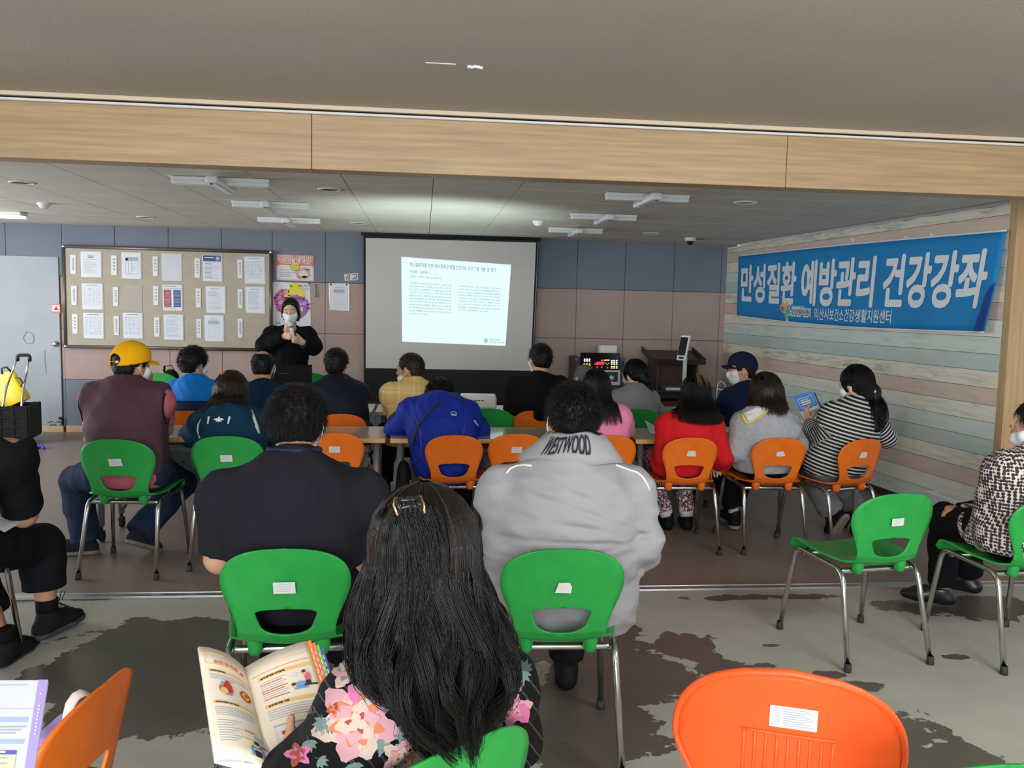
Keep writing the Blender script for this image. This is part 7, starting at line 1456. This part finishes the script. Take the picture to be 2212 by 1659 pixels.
    for k, (w_, m_) in enumerate(((.42, 2), (.5, 1), (.5, 1))): mb.poly([PPb(.24, .22+.08*k, .002), PPb(.24, .265+.08*k, .002), PPb(.24+w_, .265+.08*k, .002), PPb(.24+w_, .22+.08*k, .002)], m_)
    disc(mb, PPb(.8, .1), .010, .010, 4, .002, 10); mb.build('cover', [mat('blue_cover', s2l(66, 128, 205), rough=.5), M_PWH, M_YEL, mat('sage_cover', s2l(150, 170, 160), rough=.6), M_ORP], r)
    mb = MB(); a, b = Vector(at(1759, 848, 5.47)), Vector(at(1777, 888, 5.45)); mb.tube([a, b], .005, 6); mb.build('page_edge', M_NAVY, r)
P15()

# --- near row
def P16():
    p = Person('large person in a dark charcoal short sleeved shirt with white mask loops', seat(3, .035), at(634, 992, 2.76), at(640, 912, 2.86), hy=-3, hp=8, sw=0.215, g=1.22, sk='a', vox=.0085, bulge=.05, el=[at(476, 1205, 2.80), at(778, 1205, 2.84)], hd=[at(545, 1225, 3.05), at(730, 1225, 3.06)], shd=.14); p.body()
    CH_ = cloth('charcoal_jersey', s2l(31, 30, 38), bump=.3); p.shirt(CH_, 'mid', .018, seed=161, fold=.006, hem=-.09, neckcut=.012, vox=.008)
    p.neck_ring(cloth('navy_ribbed_band', s2l(44, 50, 72), bump=.5, bscale=120), r=.072, w=.010, h=.026)
    p.trousers(BLKCL, thigh=.095, gr=.016); p.shoes(SHOEB)
    p.short_hair(HAIR, t=.020, n=8000, L=.026, r=.0008, lift=.08, flow=.8, droop=.5, mess=.22, whorl=(.015, -.045, .105), nape=-.072, vox=.006, seg=5, disp=.004)
    for i in (-1, 1): p.ear_loop(M_MASK, i, .0022)
    p.mask(M_MASK, loops=False)
P16()
def P17():
    p = Person('person in a light grey jacket with lettering on its raised collar, near the middle', seat(4, .03), at(1237, 985, 2.74), at(1236, 905, 2.82), hy=6, hp=6, sw=0.205, g=1.18, sk='a', vox=.0085, bulge=.05, el=[at(1096, 1165, 2.74), at(1386, 1165, 2.74)], hd=[at(1115, 1200, 3.0), at(1375, 1210, 3.0)], shd=.14); p.body()
    GJ = cloth('light_grey_jacket_cloth', s2l(148, 147, 150), bump=.12, rough=.75)
    def ex(S): S.cap(p.hip-p.r*.14+A3((0, .02, -.02)), p.hip+p.r*.16+A3((0, .03, -.05)), .135, .14, .06); S.cap(p.hip+p.r*.2+A3((0, .05, -.02)), p.hip+p.r*.20+A3((0, .06, -.14)), .09, .085, .06); S.cap(p.ch-p.r*.14, p.wa-p.r*.15, .08, .09, .06); S.cap(p.ch+p.r*.15, p.wa+p.r*.17, .08, .10, .06)
    def wr_(X, Y, Z):   # long drag folds across the lower back
        o = 0
        for z0, a_, w_, ph in ((.82, .016, .012, .16), (.765, .014, .010, .04), (.71, .012, .010, -.10), (.88, .012, .011, .34), (.93, .007, .012, .42)):
            zz = z0-ph*(X-p.hip[0])-.25*(X-p.hip[0])**2*np.sign(ph); o = o-a_*np.exp(-((Z-zz)/w_)**2)*np.clip(1.1-np.abs(X-p.hip[0]-.06)*3.2, 0, 1)*(-1)
        return o
    lo, hi = p.lohi(.24, [p.hip, p.neck, p.ch, *p.sh, *p.el, *p.hd]); 
    ob = p.shirt(GJ, 'long', .026, seed=171, fold=.006, hem=-.17, extra=lambda S: (ex(S), S.disp(wr_)), vox=.0075, dirn=(.25, .1, 1), neckcut=.01)
    # raised collar
    cs = []
    for j, (r0, dz, fwd) in enumerate(((.086, .086, .012), (.094, .084, .008), (.112, .060, .0), (.134, .028, .0), (.148, -.002, .0))):
        row = []
        for a in np.linspace(-2.45, 2.45, 41): k_ = (abs(a)/2.45)**2; fl_ = 1+.22*k_*(j/4); row.append(p.neck+p.r*(r0*fl_*math.sin(a)*(1.0+.10*j/4))-p.fw*(r0*.92*math.cos(a)-fwd-.012)+p.up*(dz+.008*math.cos(2*a)-.020*k_+.004*math.sin(5*a+j)))
        cs.append([Vector(v) for v in row])
    mb = MB(); mb.grid(cs); co = mb.build('collar', GJ, p.root, solid=.004)
    # lettering on the collar
    mb = MB(); N_ = 41
    def cfn(x, y):
        a = -.36+x*8.4; v = 2.15-y*46; j = min(3.0, max(0.0, v)); i_ = int(j); f = j-i_; u = (a+2.45)/4.9*(N_-1); k = int(u); g_ = u-k
        q = cs[i_][k].lerp(cs[i_][k+1], g_).lerp(cs[i_+1][k].lerp(cs[i_+1][k+1], g_), f); return q-Vector(p.fw)*.004+Vector(p.up)*.003+Vector((0, -.001, 0))
    V, Fc, tw, th = text_geo('WESTWOOD', .0); 
    for dx, dy in ((0, 0), (.0012, 0), (-.0012, 0), (0, .0012), (0, -.0012)): mb.add([cfn(v.x*.150/tw+dx, v.y*.040/th+dy) for v in V], Fc, 0)
    mb.build('collar_lettering', mat('navy_embroidery', s2l(30, 28, 46), rough=.8), co)
    bv = bvh_of(ob); CRM_ = mat('cream_piping', s2l(224, 220, 200), rough=.6)
    for pix in ([(1094, 1022), (1102, 1012), (1116, 1006), (1132, 1004), (1148, 1006)], [(1272, 988), (1284, 992), (1296, 993), (1306, 1002)], [(1330, 1004), (1346, 1010), (1362, 1016), (1376, 1020), (1388, 1030), (1398, 1046), (1404, 1060)]):
        P = []
        for x, y in pix:
            d_ = Vector(ray(x, y)).normalized(); h_ = bv.ray_cast(Vector(CAM_P)+d_*2, d_, 2)
            if h_[0] is not None: P.append(h_[0]-d_*.001)
        if len(P) > 2: mb = MB(); mb.tube(P, .0035, 6); mb.build('piping', CRM_, p.root)
    p.trousers(BLKCL, gr=.016); p.shoes(SHOEB)
    p.short_hair(HAIR, t=.014, n=7000, L=.017, r=.0008, lift=.45, flow=.65, droop=.15, mess=.25, whorl=(-.005, -.055, .098), nape=-.082, vox=.006, disp=.002)
    p.ear_loop(M_MASK, -1, .002); p.mask(M_MASK, loops=False)
P17()
def P19():
    p = Person('person in black at the left edge, elbow on the knee, black running shoe', (-1.93, 3.30, .535), at(-55, 950, 3.36), at(-70, 880, 3.42), hy=-10, hp=8, sw=.20, g=1.12, sk='b', vox=.0085, shoulders=[at(-190, 985, 3.36), at(18, 985, 3.38)], el=[at(-190, 1120, 3.5), at(52, 1112, 3.52)], hd=[at(-120, 1130, 3.85), at(-22, 1118, 3.80)], kn=[at(-75, 1210, 3.74), at(88, 1175, 3.82)], an=[at(8, 1395, 3.55), A3((-1.63, 3.80, .105))]); p.foot_dir = [A3((.1, .9, 0)), A3((.28, .95, 0))]; p.body(curls=(.4, .5))
    p.shirt(cloth('black_jersey', (.0045, .0048, .006)), 'mid', .024, seed=191, fold=.005, hem=-.08); p.trousers(BLKCL, gr=.020, ankle=.066, hem=.62, thigh=.098, fold=.005); p.short_hair(HAIR, n=800, L=.02)
    S_ = cloth('black_knit_shoe', (.012, .012, .014), bump=.6, bscale=160); p.shoes(S_, mat('dark_grey_sole', s2l(56, 58, 60), rough=.8), vox=.006, size=1.12)
    for i in (0, 1): mb = MB(); mb.tube([p.an[i]+A3((0, 0, .075)), p.an[i]+A3((0, 0, .02))], [.046, .044], 16); mb.build('sock', BLKCL, p.root)
    a = p.an[1]; d = p.fdir(1); mb = MB(); c = a+d*.075-A3((0, 0, .0)); 
    for k in range(4): q = a+d*(.055+.025*k)+A3((0, 0, .035-.016*k)); mb.tube([q-A3((.03, -.008, .006)), q+A3((0, 0, .010)), q+A3((.03, -.008, -.006))], .0028, 6)
    mb.tube([c+A3((0, 0, .04)), c+A3((.012, 0, .085)), c+A3((.024, .01, .08)), c+A3((.010, .005, .045))], .0026, 6); mb.build('laces', mat('black_lace', (.02, .02, .022), rough=.7), p.root)
    mb = MB(); disc_c = a+d*.15+A3((.02, .0, -.045)); mb.lathe([(0, .004), (.008, .003), (.012, 0)], disc_c, 12, R=Matrix.Rotation(.6, 3, 'Y')); mb.build('toe_mark', M_LOGO, p.root)
P19()
def dots():
    g = NT('dotted_cream_blouse'); tc = g.n('ShaderNodeTexCoord'); v = g.n('ShaderNodeTexVoronoi', i_Scale=66.0, i_Randomness=.22); g.l(tc.outputs['Object'], v.inputs['Vector']); f = g.math('LESS_THAN', v.outputs['Distance'], .53); g.l(g.mix(f, s2l(206, 188, 176), s2l(40, 32, 44)), g.b.inputs['Base Color']); g.b.inputs['Roughness'].default_value = .8; return g.m
def P20():
    p = Person('person in a dotted blouse and black trousers with mask and glasses, right edge', seat(20, -.02), at(2256, 980, 3.42), at(2246, 922, 3.48), hy=50, hp=12, by=10, sw=.165, g=.95, sk='a', vox=.0075, el=[at(2128, 1170, 3.52), at(2290, 1160, 3.55)], hd=[at(2098, 1108, 3.74), at(2165, 1105, 4.0)], kn=[at(2040, 1118, 3.95), at(2095, 1112, 4.02)], an=[A3(fl(2018, 1312))+A3((.05, .02, .10)), A3(fl(2080, 1290))+A3((.06, .05, .10))]); p.foot_dir = [A3((-.75, .45, 0)), A3((-.6, .6, 0))]
    p.body(hand_args={0: dict(d=nrm(A3((-.5, .5, .05))), n=(0, .1, -1), curl=.5), 1: dict(d=nrm(A3((-.7, .4, 0))), n=(0, .1, -1), curl=.5)})
    p.shirt(dots(), 'long', .028, seed=201, fold=.007, hem=-.08, puff=.012, extra=lambda S: [S.cap(mixp(p.el[i], p.hd[i], .45), mixp(p.el[i], p.hd[i], .78), .066, .05, .02) for i in (0, 1)]+[S.cap(p.wa-p.f*.05, p.hip-p.f*.08, .13, .16, .05)], vox=.0085); p.trousers(BLKCL, gr=.014); p.shoes(mat('black_leather', (.010, .010, .011), rough=.3), vox=.007, high=-.03)
    p.short_hair(HAIR, t=.016, n=1400, L=.03, nape=-.10, lift=.1, droop=.6, mess=.2); p.glasses(M_GOLD); p.mask(M_MASK, vox=.005)
    flat_sheet([(2002, 1062), (2072, 1086), (2104, 1080), (2030, 1060)], 'pale leaflet on the lap of the person in the dotted blouse', at(2085, 1105, 3.8)[2]+.03)
P20()
# --- foreground: person in the floral blouse, reading
def P18():
    p = Person('person in a black floral blouse with long dark hair, closest to the camera', seat(23, .05), at(938, 1400, 1.51), at(912, 1208, 1.47), hy=16, hp=4, by=32, sw=.165, g=.92, sk='a', vox=.0065, bulge=.005, shoulders=[at(800, 1535, 1.42), at(1068, 1492, 1.62)], el=[at(738, 1640, 1.46), at(1100, 1590, 1.74)], hd=[at(606, 1672, 1.60), at(800, 1700, 1.85)], kn=[(-.17, 1.95, .53), (.08, 2.0, .53)])
    p.body(hand_args={0: dict(d=nrm(A3((-.35, .85, .25))), n=nrm(A3((.5, .1, -.6))), curl=.5, side=-1, thumb=nrm(A3((.0, .55, .75)))), 1: dict(d=nrm(A3((-.8, .5, .1))), n=(0, .2, 1), curl=.5)})
    BK = cloth('black_crepe', (.0045, .0045, .0055), bump=.15, rough=.75); ob = p.shirt(BK, 'long', .024, seed=181, fold=.005, hem=-.05, vox=.006, puff=.004, neckcut=.0)
    # printed flowers
    cols_ = [mat('print_cream', s2l(176, 156, 144), rough=.8), mat('print_peach', s2l(190, 104, 66), rough=.8), mat('print_rust', s2l(140, 58, 38), rough=.8), mat('print_pink', s2l(180, 96, 140), rough=.8), mat('print_pale_pink', s2l(176, 132, 140), rough=.8), mat('print_grey_green', s2l(96, 116, 112), rough=.8), mat('print_dark_green', s2l(54, 74, 74), rough=.8), mat('print_dark_stripe', (.022, .021, .022), rough=.7)]
    bv = bvh_of(ob); mb = MB(); r_ = random.Random(12)
    def surf(x, y, lay):
        d_ = Vector(ray(x, y)).normalized(); h_ = bv.ray_cast(Vector(CAM_P)+d_*.6, d_, 2.2)
        return None if h_[0] is None else h_[0]+h_[1]*(.0008+.0005*lay) if h_[1].dot(d_) < 0 else h_[0]-h_[1]*(.0008+.0005*lay)
    def blob(cx, cy, L, W, ang, m, lay, lobes=0, n=16):
        'petal or leaf laid on the cloth: rows along its length'
        ca, sa = math.cos(ang), math.sin(ang); rows = []
        for i in range(13):
            t = i/12; w_ = W*math.sin(PI*(.06+.88*t**.85))*(1+(.12*math.sin(lobes*PI*t*2) if lobes else 0)); row = []
            for j in range(5): v = (j/4*2-1)*w_; x = t*L; row.append(surf(cx+x*ca-v*sa, cy+x*sa+v*ca, lay))
            rows.append(row)
        for i in range(12):
            for j in range(4):
                q = [rows[i][j], rows[i][j+1], rows[i+1][j+1], rows[i+1][j]]
                if all(a is not None for a in q) and max((q[a]-q[(a+1) % 4]).length for a in range(4)) < .03: mb.add(q, [(0, 1, 2, 3)], m)
    def flower(cx, cy, R, rot0=0.0, pal=(0, 4, 1, 2), n=7):
        for k in range(n): a = rot0+2*PI*k/n+r_.uniform(-.2, .2); L = R*r_.uniform(.8, 1.1); blob(cx+.10*R*math.cos(a), cy+.10*R*math.sin(a), L, R*.36, a, pal[0] if k % 2 else pal[1], 1+.3*(k % 3), 3); blob(cx+.06*R*math.cos(a), cy+.06*R*math.sin(a), L*.62, R*.17, a, pal[2], 2.2+.2*(k % 2), 0)
        for k in range(6): a = rot0+.5+2*PI*k/6; blob(cx, cy, R*.56, R*.20, a, pal[1] if k % 2 else pal[0], 3+.3*(k % 3), 2); blob(cx, cy, R*.30, R*.08, a+.3, pal[2] if k % 2 else pal[3], 4, 0)
        for k in range(3): a = rot0+2*PI*k/3; blob(cx, cy, R*.26, R*.12, a, pal[0], 4.6)
    def leaf(cx, cy, L, a, m=5, k=5):
        for i in range(k): b = a+(i-(k-1)/2)*.55; blob(cx, cy, L*(1-.12*abs(i-(k-1)/2)), L*.17, b, m, .6+.1*i, 2)
        blob(cx, cy, -L*.5, L*.05, a, 6, .5)
    for k in range(16): x0 = 640+34*k; [blob(x0+12*i-30, 1440+16*i, 30, 2.2, .85, 7, .2) for i in range(14)]
    flower(772, 1560, 88, .3); flower(812, 1462, 46, 1.0, (4, 0, 1, 2)); flower(755, 1448, 40, 2.0, (4, 0, 5, 1), 5); flower(900, 1508, 44, .2, (0, 4, 2, 2), 6); flower(1098, 1492, 30, .8, (0, 4, 1, 2), 5); flower(1112, 1532, 36, 2.2, (4, 3, 1, 2), 5); flower(868, 1636, 44, .1, (0, 4, 1, 2), 5); flower(645, 1628, 26, .7, (2, 3, 2, 2), 5); flower(985, 1545, 26, .4, (2, 2, 1, 2), 5); flower(722, 1532, 16, .2, (1, 2, 2, 2), 5)
    for cx, cy, L, a, m_ in ((772, 1520, 42, -2.0, 3), (800, 1505, 44, -1.0, 3), (840, 1502, 40, -.6, 3), (1128, 1520, 36, 1.3, 3)): blob(cx, cy, L, 10, a, m_, 3.4)
    for cx, cy, L, a, m_ in ((705, 1560, 34, 2.4, 5), (700, 1555, 32, 1.2, 5), (775, 1510, 30, -1.0, 5), (740, 1525, 24, -1.6, 6), (830, 1600, 36, 1.9, 5), (850, 1590, 34, -.9, 5), (1125, 1452, 30, 1.4, 5), (1130, 1448, 26, -1.2, 6), (875, 1612, 26, 2.8, 5), (918, 1602, 24, -.5, 5), (668, 1600, 26, 1.3, 5), (760, 1650, 34, 1.2, 5), (890, 1535, 26, 2.2, 5), (962, 1588, 18, 1.0, 6), (1075, 1560, 16, 1.0, 5), (665, 1540, 24, -1.2, 6), (690, 1640, 24, .6, 5)): leaf(cx, cy, L, a, m_)
    join_into(ob, mb, cols_); p.trousers(BLKCL); p.shoes(SHOEB)
    # long hair, top tied back with a claw clip
    ze = at(985, 1555, 1.39)[2]; q1, q2, q3_ = A3(at(950, 1370, 1.43)), A3(at(965, 1480, 1.40)), A3(at(985, 1560, 1.38)); vol_ = [(p.hp3(0, -.02, .02), p.hp3(0, -.045, -.09), .088, .104, .03, (p.f, 1.2)), (p.hp3(0, -.045, -.09), q1, .094, .098, .03, (p.f, 1.6)), (q1, q2, .098, .080, .03, (p.f, 2.0)), (q2, q3_, .09, .045, .03, (p.f, 2.2))]
    HS = hairmat('glossy_black_hair', (.007, .0062, .006), .33); h = p.hair_volume(HS, vol_, t=.018, front=.07, disp=.004, lam=(.010, .03), vox=.006)
    bvb = bvh_of(ob)
    def dr(P2, T):
        # rest on the shoulders and back instead of passing through them
        c = p.neck; out = P2.copy(); zz = np.clip((p.head[2]-.10-P2[..., 2])/.16, 0, 1); d = P2-p.hip; fb = (P2-p.neck)@p.f; lim = -.085-.02*zz; push = np.minimum(0, lim-fb)*zz; out += push[..., None]*p.f; return out
    P = p.long_hair(HS, ze, n=5600, flare=.078, t=.021, face=.55, r=.0013, wave=.014, seg=22, tip=.03, drape=dr, wl=1.3, widen=1.15, out=.85, seed=18, locks=26, lockamp=.03, cinch=(at(985, 1590, 1.38), .72), cpow=3.0); append_strands(h, P, .0011, p.org)
    h.data.materials.append(hairmat('brown_streak_hair', (.05, .022, .012))); P = p.long_hair(HS, ze+.08, n=60, flare=.078, t=.0225, face=.6, r=.001, wave=.012, seg=20, tip=.06, drape=dr, wl=1.6, widen=1.15, seed=33, cinch=(at(985, 1590, 1.38), .72), cpow=3.0); append_strands(h, P, .0009, p.org, m=1)
    # hair gathered above the clip and falling from it
    ck = A3(at(886, 1098, 1.35)); r_n = np.random.default_rng(8); L = []
    for k in range(420):
        a = r_n.uniform(-1, 1); t = np.linspace(0, 1, 8)[:, None]; s0 = p.hp3(a*.085, .03-.02*abs(a)+r_n.uniform(-.02, .02), .112-.05*a*a); m0 = mixp(s0, ck, .5)+nrm(mixp(s0, ck, .5)-p.hp3(0, -.01, .0))*.014; q = (1-t)**2*s0+2*(1-t)*t*m0+t*t*(ck+r_n.normal(size=3)*A3((.010, .004, .004))); L.append(q)
    append_strands(h, np.array(L), .0011, p.org); L = []
    for k in range(520):
        t = np.linspace(0, 1, 14)[:, None]; o = r_n.normal(size=3)*A3((.011, .005, .004)); e = p.hp3(-.02+r_n.normal()*.030, -.135+r_n.normal()*.006, -.18+r_n.uniform(-.09, .05)); m1 = p.hp3(-.015+o[0]*1.3, -.135, .03); q = (1-t)**2*(ck+o)+2*(1-t)*t*m1+t*t*e; q = q+A3((.004*math.sin(k), 0, 0))*np.sin(t*6+k); L.append(q)
    append_strands(h, np.array(L), .0011, p.org)
    CL = mat('black_acetate', (.008, .008, .009), rough=.12); mb = MB(); ux = p.H[:, 0]; un = nrm(ck-p.hp3(0, -.01, .02)); uz = np.cross(ux, un)
    for i in range(5): c = ck+ux*(-.016+.008*i)+un*.010; mb.tube([c+uz*.014, c+un*.008, c-uz*.014], .0042, 8)
    for s_ in (-1, 1): mb.tube([ck-ux*.02+uz*s_*.008+un*.012, ck+un*.019+uz*s_*.006, ck+ux*.02+uz*s_*.008+un*.012], .0046, 8)
    ob2 = mb.build('hair_clip', CL, p.root)
    for s_ in (-1, 1): mb = MB(); mb.tube([ck+ux*s_*.022+uz*.016+un*.006, ck+ux*s_*.024+un*.012, ck+ux*s_*.021-uz*.02+un*.004], .0026, 8); mb.build('gold_arm', M_GOLD, ob2)
    # open booklet
    TL, TS, TR = Vector(at(428, 1397, 1.80)), Vector(at(528, 1443, 1.83)), Vector(at(662, 1385, 1.90)); BL, BS, BR = Vector(at(464, 1644, 1.56)), Vector(at(588, 1668, 1.58)), Vector(at(745, 1655, 1.66)); r = thing('open_booklet', 'open cream booklet with coloured index tabs in front of the floral blouse', 'book', BS)
    nn = (TR-TL).cross(TL-BL).normalized(); nn = nn if nn.z > 0 else -nn
    def page(T0, T1, B0, B1, bow):
        return lambda u, v, o=0.0: T0.lerp(T1, u).lerp(B0.lerp(B1, u), v)+nn*(bow*max(0.0, math.sin(PI*u))**.8+o)
    PGL, PGR = page(TL, TS, BL, BS, .016), page(TS, TR, BS, BR, .012); PGM = [mat('cream_page', s2l(232, 220, 200), rough=.6), M_INK2, mat('ochre_band', s2l(226, 190, 128), rough=.6), mat('orange_letters', s2l(214, 120, 80), rough=.6), mat('red_mark', s2l(190, 60, 46), rough=.6), M_YEL, mat('sky_figure', s2l(110, 160, 215), rough=.6), mat('skin_figure', s2l(232, 190, 160), rough=.6), M_DK, mat('pink_figure', s2l(214, 110, 130), rough=.6), M_PWH, M_GRN]
    for name, PG in (('left_page', PGL), ('right_page', PGR)):
        mb = MB(); mb.grid([[PG(u, v) for u in np.linspace(0, 1, 15)] for v in np.linspace(0, 1, 9)], 0); ins = 1
        def quad(u0, v0, u1, v1, m, o=.0012, n=6):
            for k in range(n): a, b = u0+(u1-u0)*k/n, u0+(u1-u0)*(k+1)/n; mb.add([PG(a, v0, o), PG(a, v1, o), PG(b, v1, o), PG(b, v0, o)], [(0, 1, 2, 3)], m)
        def oval(u, v, a, b, m, o=.002, n=16): mb.poly([PG(u+a*math.cos(t), v+b*math.sin(t), o) for t in np.linspace(0, 2*PI, n, endpoint=False)], m)
        def wtxt(s_, u, v, w_, h_, m): V, Fc, tw, th = text_geo(s_, .02); mb.add([PG(u+q.x*w_/tw, v-q.y*h_/th, .0022) for q in V], Fc, m)
        if name == 'left_page':
            quad(.08, .055, .50, .058, 2); quad(.08, .06, .10, .16, 2, n=1); quad(.10, .16, .95, .165, 2); quad(.25, .095, .62, .10, 1); wtxt('심근경색증', .50, .135, .52, .036, 3); oval(.84, .15, .035, .018, 9)
            quad(.12, .22, .98, .24, 2); wtxt('심근경색증이란?', .30, .230, .30, .014, 8)
            for k in range(3): quad(.14, .262+.018*k, (.95, .90, .60)[k], .268+.018*k, 1)
            oval(.40, .39, .14, .055, 3); oval(.44, .375, .09, .05, 4, .0026); oval(.36, .41, .07, .03, 2, .003); oval(.44, .335, .05, .025, 4, .003); oval(.34, .345, .03, .02, 6, .003); oval(.46, .435, .05, .012, 6, .003)
            oval(.80, .385, .12, .048, 4); mb.poly([PG(.80, .345, .0026), PG(.72, .375, .0026), PG(.80, .425, .0026), PG(.88, .395, .0026)], 5); oval(.80, .385, .035, .02, 4, .003)
            quad(.12, .51, .98, .53, 2); wtxt('심근경색증의 초기증상', .37, .520, .44, .014, 8)
            for k in range(5): quad(.13, .56+.017*k, .95-.12*(k == 4)-.1*(k % 2), .565+.017*k, 1)
            for k in range(9): quad(.13, .675+.021*k, .56-.07*(k % 3), .680+.021*k, 1)
            for u, v, m_ in ((.70, .735, 9), (.86, .765, 6), (.94, .80, 2), (.95, .83, 11), (.68, .81, 5)): quad(u-.1, v-.006, u+.1, v+.006, m_, .002, 1)
            oval(.78, .885, .13, .055, 6, .0016); oval(.78, .93, .16, .010, 2, .002); quad(.72, .885, .84, .935, 8, .0028, 2); oval(.78, .875, .07, .03, 6, .0026); oval(.78, .835, .055, .022, 7, .003); oval(.78, .825, .055, .016, 8, .0034); quad(.70, .872, .86, .882, 7, .0032, 2)
        else:
            quad(.5, .045, .95, .05, 1); quad(.55, .09, .97, .094, 2); quad(.05, .145, .97, .149, 3); quad(.12, .18, .95, .21, 2); wtxt('심근경색증 대처방법', .33, .195, .36, .017, 8)
            for k in range(9): quad(.13, .235+.02*k, .50-.05*(k % 2), .24+.02*k, 4 if k in (1, 4, 5, 8) else 1)
            quad(.58, .375, .80, .39, 6, .0024, 2); oval(.585, .352, .035, .018, 7, .003); oval(.58, .345, .035, .012, 8, .0034); oval(.68, .352, .08, .022, 6, .0028); quad(.74, .36, .97, .372, 8, .0026, 3); oval(.83, .30, .05, .035, 9, .003); oval(.79, .262, .035, .018, 7, .0032); oval(.785, .254, .035, .012, 8, .0036); quad(.78, .33, .86, .362, 8, .003, 2); oval(.62, .262, .06, .02, 10, .002)
            quad(.12, .445, .97, .475, 2); wtxt('심근경색증 치료', .31, .460, .30, .017, 8)
            for k in range(5): quad(.13, .50+.02*k, .95-.12*(k % 2), .505+.02*k, 1)
            quad(.15, .645, .95, .98, 10, .0016); quad(.15, .643, .60, .655, 1, .002)
            for k in range(3): quad(.24, .70+.095*k, .62, .73+.095*k, 4, .0022, 2); quad(.28, .706+.095*k, .58, .722+.095*k, (9, 6, 5)[k], .0028, 2)
        mb.build(name, PGM, r, solid=.0005)
    mb = MB(); mb.prism([PGL(0, 0, -.003), PGL(.5, 0, -.006), PGL(1, 0, -.012), PGR(.5, 0, -.010), PGR(1, 0, -.008), PGR(1, 1, -.008), PGR(.5, 1, -.010), PGL(1, 1, -.012), PGL(.5, 1, -.006), PGL(0, 1, -.003)], tuple(-nn*.003)); mb.build('page_block', M_PWH, r)
    for k, (m_, nm) in enumerate(((s2l(240, 140, 60), 'orange'), (s2l(235, 120, 110), 'coral'), (s2l(120, 200, 80), 'green'), (s2l(70, 96, 190), 'blue'))):
        mb = MB(); u0, u1 = 1.0+.055*k, 1.06+.055*k; v0 = .0+.028*k; mb.prism([PGR(1, v0, .0)+(TR-TS)*(.055*k)-nn*(.002*(k+1)), PGR(1, v0, .0)+(TR-TS)*(.055*k+.075)-nn*(.002*(k+1)), PGR(1, .9, .0)+(TR-TS)*(.055*k+.075)-nn*(.002*(k+1)), PGR(1, .9, .0)+(TR-TS)*(.055*k)-nn*(.002*(k+1))], tuple(-nn*.001), 0)
        for q in range(6): a = PGR(1, v0+.07+.06*q, 0)+(TR-TS)*(.055*k+.03)-nn*(.002*(k+1)-.0015); mb.poly([a, a+(BR-TR)*.035, a+(BR-TR)*.035+(TR-TS)*.016, a+(TR-TS)*.016], 1)
        o = mb.build('index_tab', [mat(nm+'_tab', m_, rough=.5), M_PWH], r); o['label'] = nm+' index tab'
P18()
# --- bottom left: pale booklet and purple bag
r = thing('pale_booklet', 'pale blue and white booklet with lilac edge at the bottom left corner', 'book', at(20, 1560, 1.35)); tl, tr, br, bl = Vector(at(-70, 1470, 1.42)), Vector(at(104, 1469, 1.42)), Vector(at(70, 1690, 1.22)), Vector(at(-110, 1690, 1.22)); nn = (tr-tl).cross(tl-bl).normalized(); nn = nn if nn.z > 0 else -nn
mb = MB(); Q = lambda u, v, o=0.0: tl.lerp(tr, u).lerp(bl.lerp(br, u), v)+nn*o
def rq(u0, v0, u1, v1, m, o=.001): mb.poly([Q(u0, v0, o), Q(u0, v1, o), Q(u1, v1, o), Q(u1, v0, o)], m)
mb.prism([Q(0, 0), Q(1, 0), Q(1, 1), Q(0, 1)], -nn*.006, 0); rq(.88, 0, 1, 1, 1); rq(0, .31, .88, .315, 2); rq(.0, .055, .75, .062, 2); rq(.35, .40, .82, .45, 3); rq(.35, .62, .82, .66, 3); rq(.30, .72, .75, .76, 4); rq(.30, .76, .75, .98, 5)
for k in range(3): rq(.3, .49+.03*k, .82-.06*k, .503+.03*k, 6)
for k in range(9): rq(.93, .28+.035*k, .955, .30+.035*k, 0, .002)
rq(.932, .15, .95, .17, 0, .002); rq(.45, .73, .62, .75, 0, .002)
for k in range(4): rq(.34, .79+.05*k, .66, .80+.05*k, 6, .002)
mb.build('page', [mat('pale_blue_page', s2l(214, 220, 234), rough=.5), mat('lilac_strip', s2l(176, 160, 222), rough=.5), mat('faint_line', s2l(176, 180, 205), rough=.6), mat('light_blue_band', s2l(170, 190, 230), rough=.6), mat('indigo_band', s2l(100, 100, 190), rough=.6), mat('pale_yellow_box', s2l(228, 224, 190), rough=.6), M_INK2], r)
c = CH[22].location; bc_ = Vector(at(135, 1600, 1.84)); r = thing('purple_bag', 'light purple bag with white handle behind the edge-on orange chair', 'bag', (bc_.x, bc_.y, .45)); LV = cloth('lavender_cloth', s2l(164, 140, 210), rough=.7)
P = []
tp = [Vector(at(x, y, 1.70)) for x, y in ((88, 1590), (120, 1558), (150, 1535), (182, 1518), (192, 1530))]
S = Vol(A3(bc_)-A3((.3, .3, .3)), A3(bc_)+A3((.3, .35, .25)), .009); S.cap(at(96, 1640, 1.80), at(172, 1568, 1.90), .055, .045, .02, ((0, 1, 0), 1.4)); S.cap(at(96, 1640, 1.80)-A3((.02, 0, .12)), at(150, 1640, 1.88)-A3((0, 0, .12)), .07, .07, .05); S.disp(folds(6, .006)); S.mesh('bag_body', r.location, LV, r)
mb = MB(); mb.tube([at(144, 1578, 1.82), at(146, 1548, 1.82), at(152, 1522, 1.82), at(164, 1504, 1.83), at(178, 1496, 1.84), at(191, 1500, 1.86), at(197, 1516, 1.88), at(199, 1545, 1.90)], .011, 8, flat=.3); mb.build('handle', mat('white_strap', (.66, .64, .62), rough=.7), r)
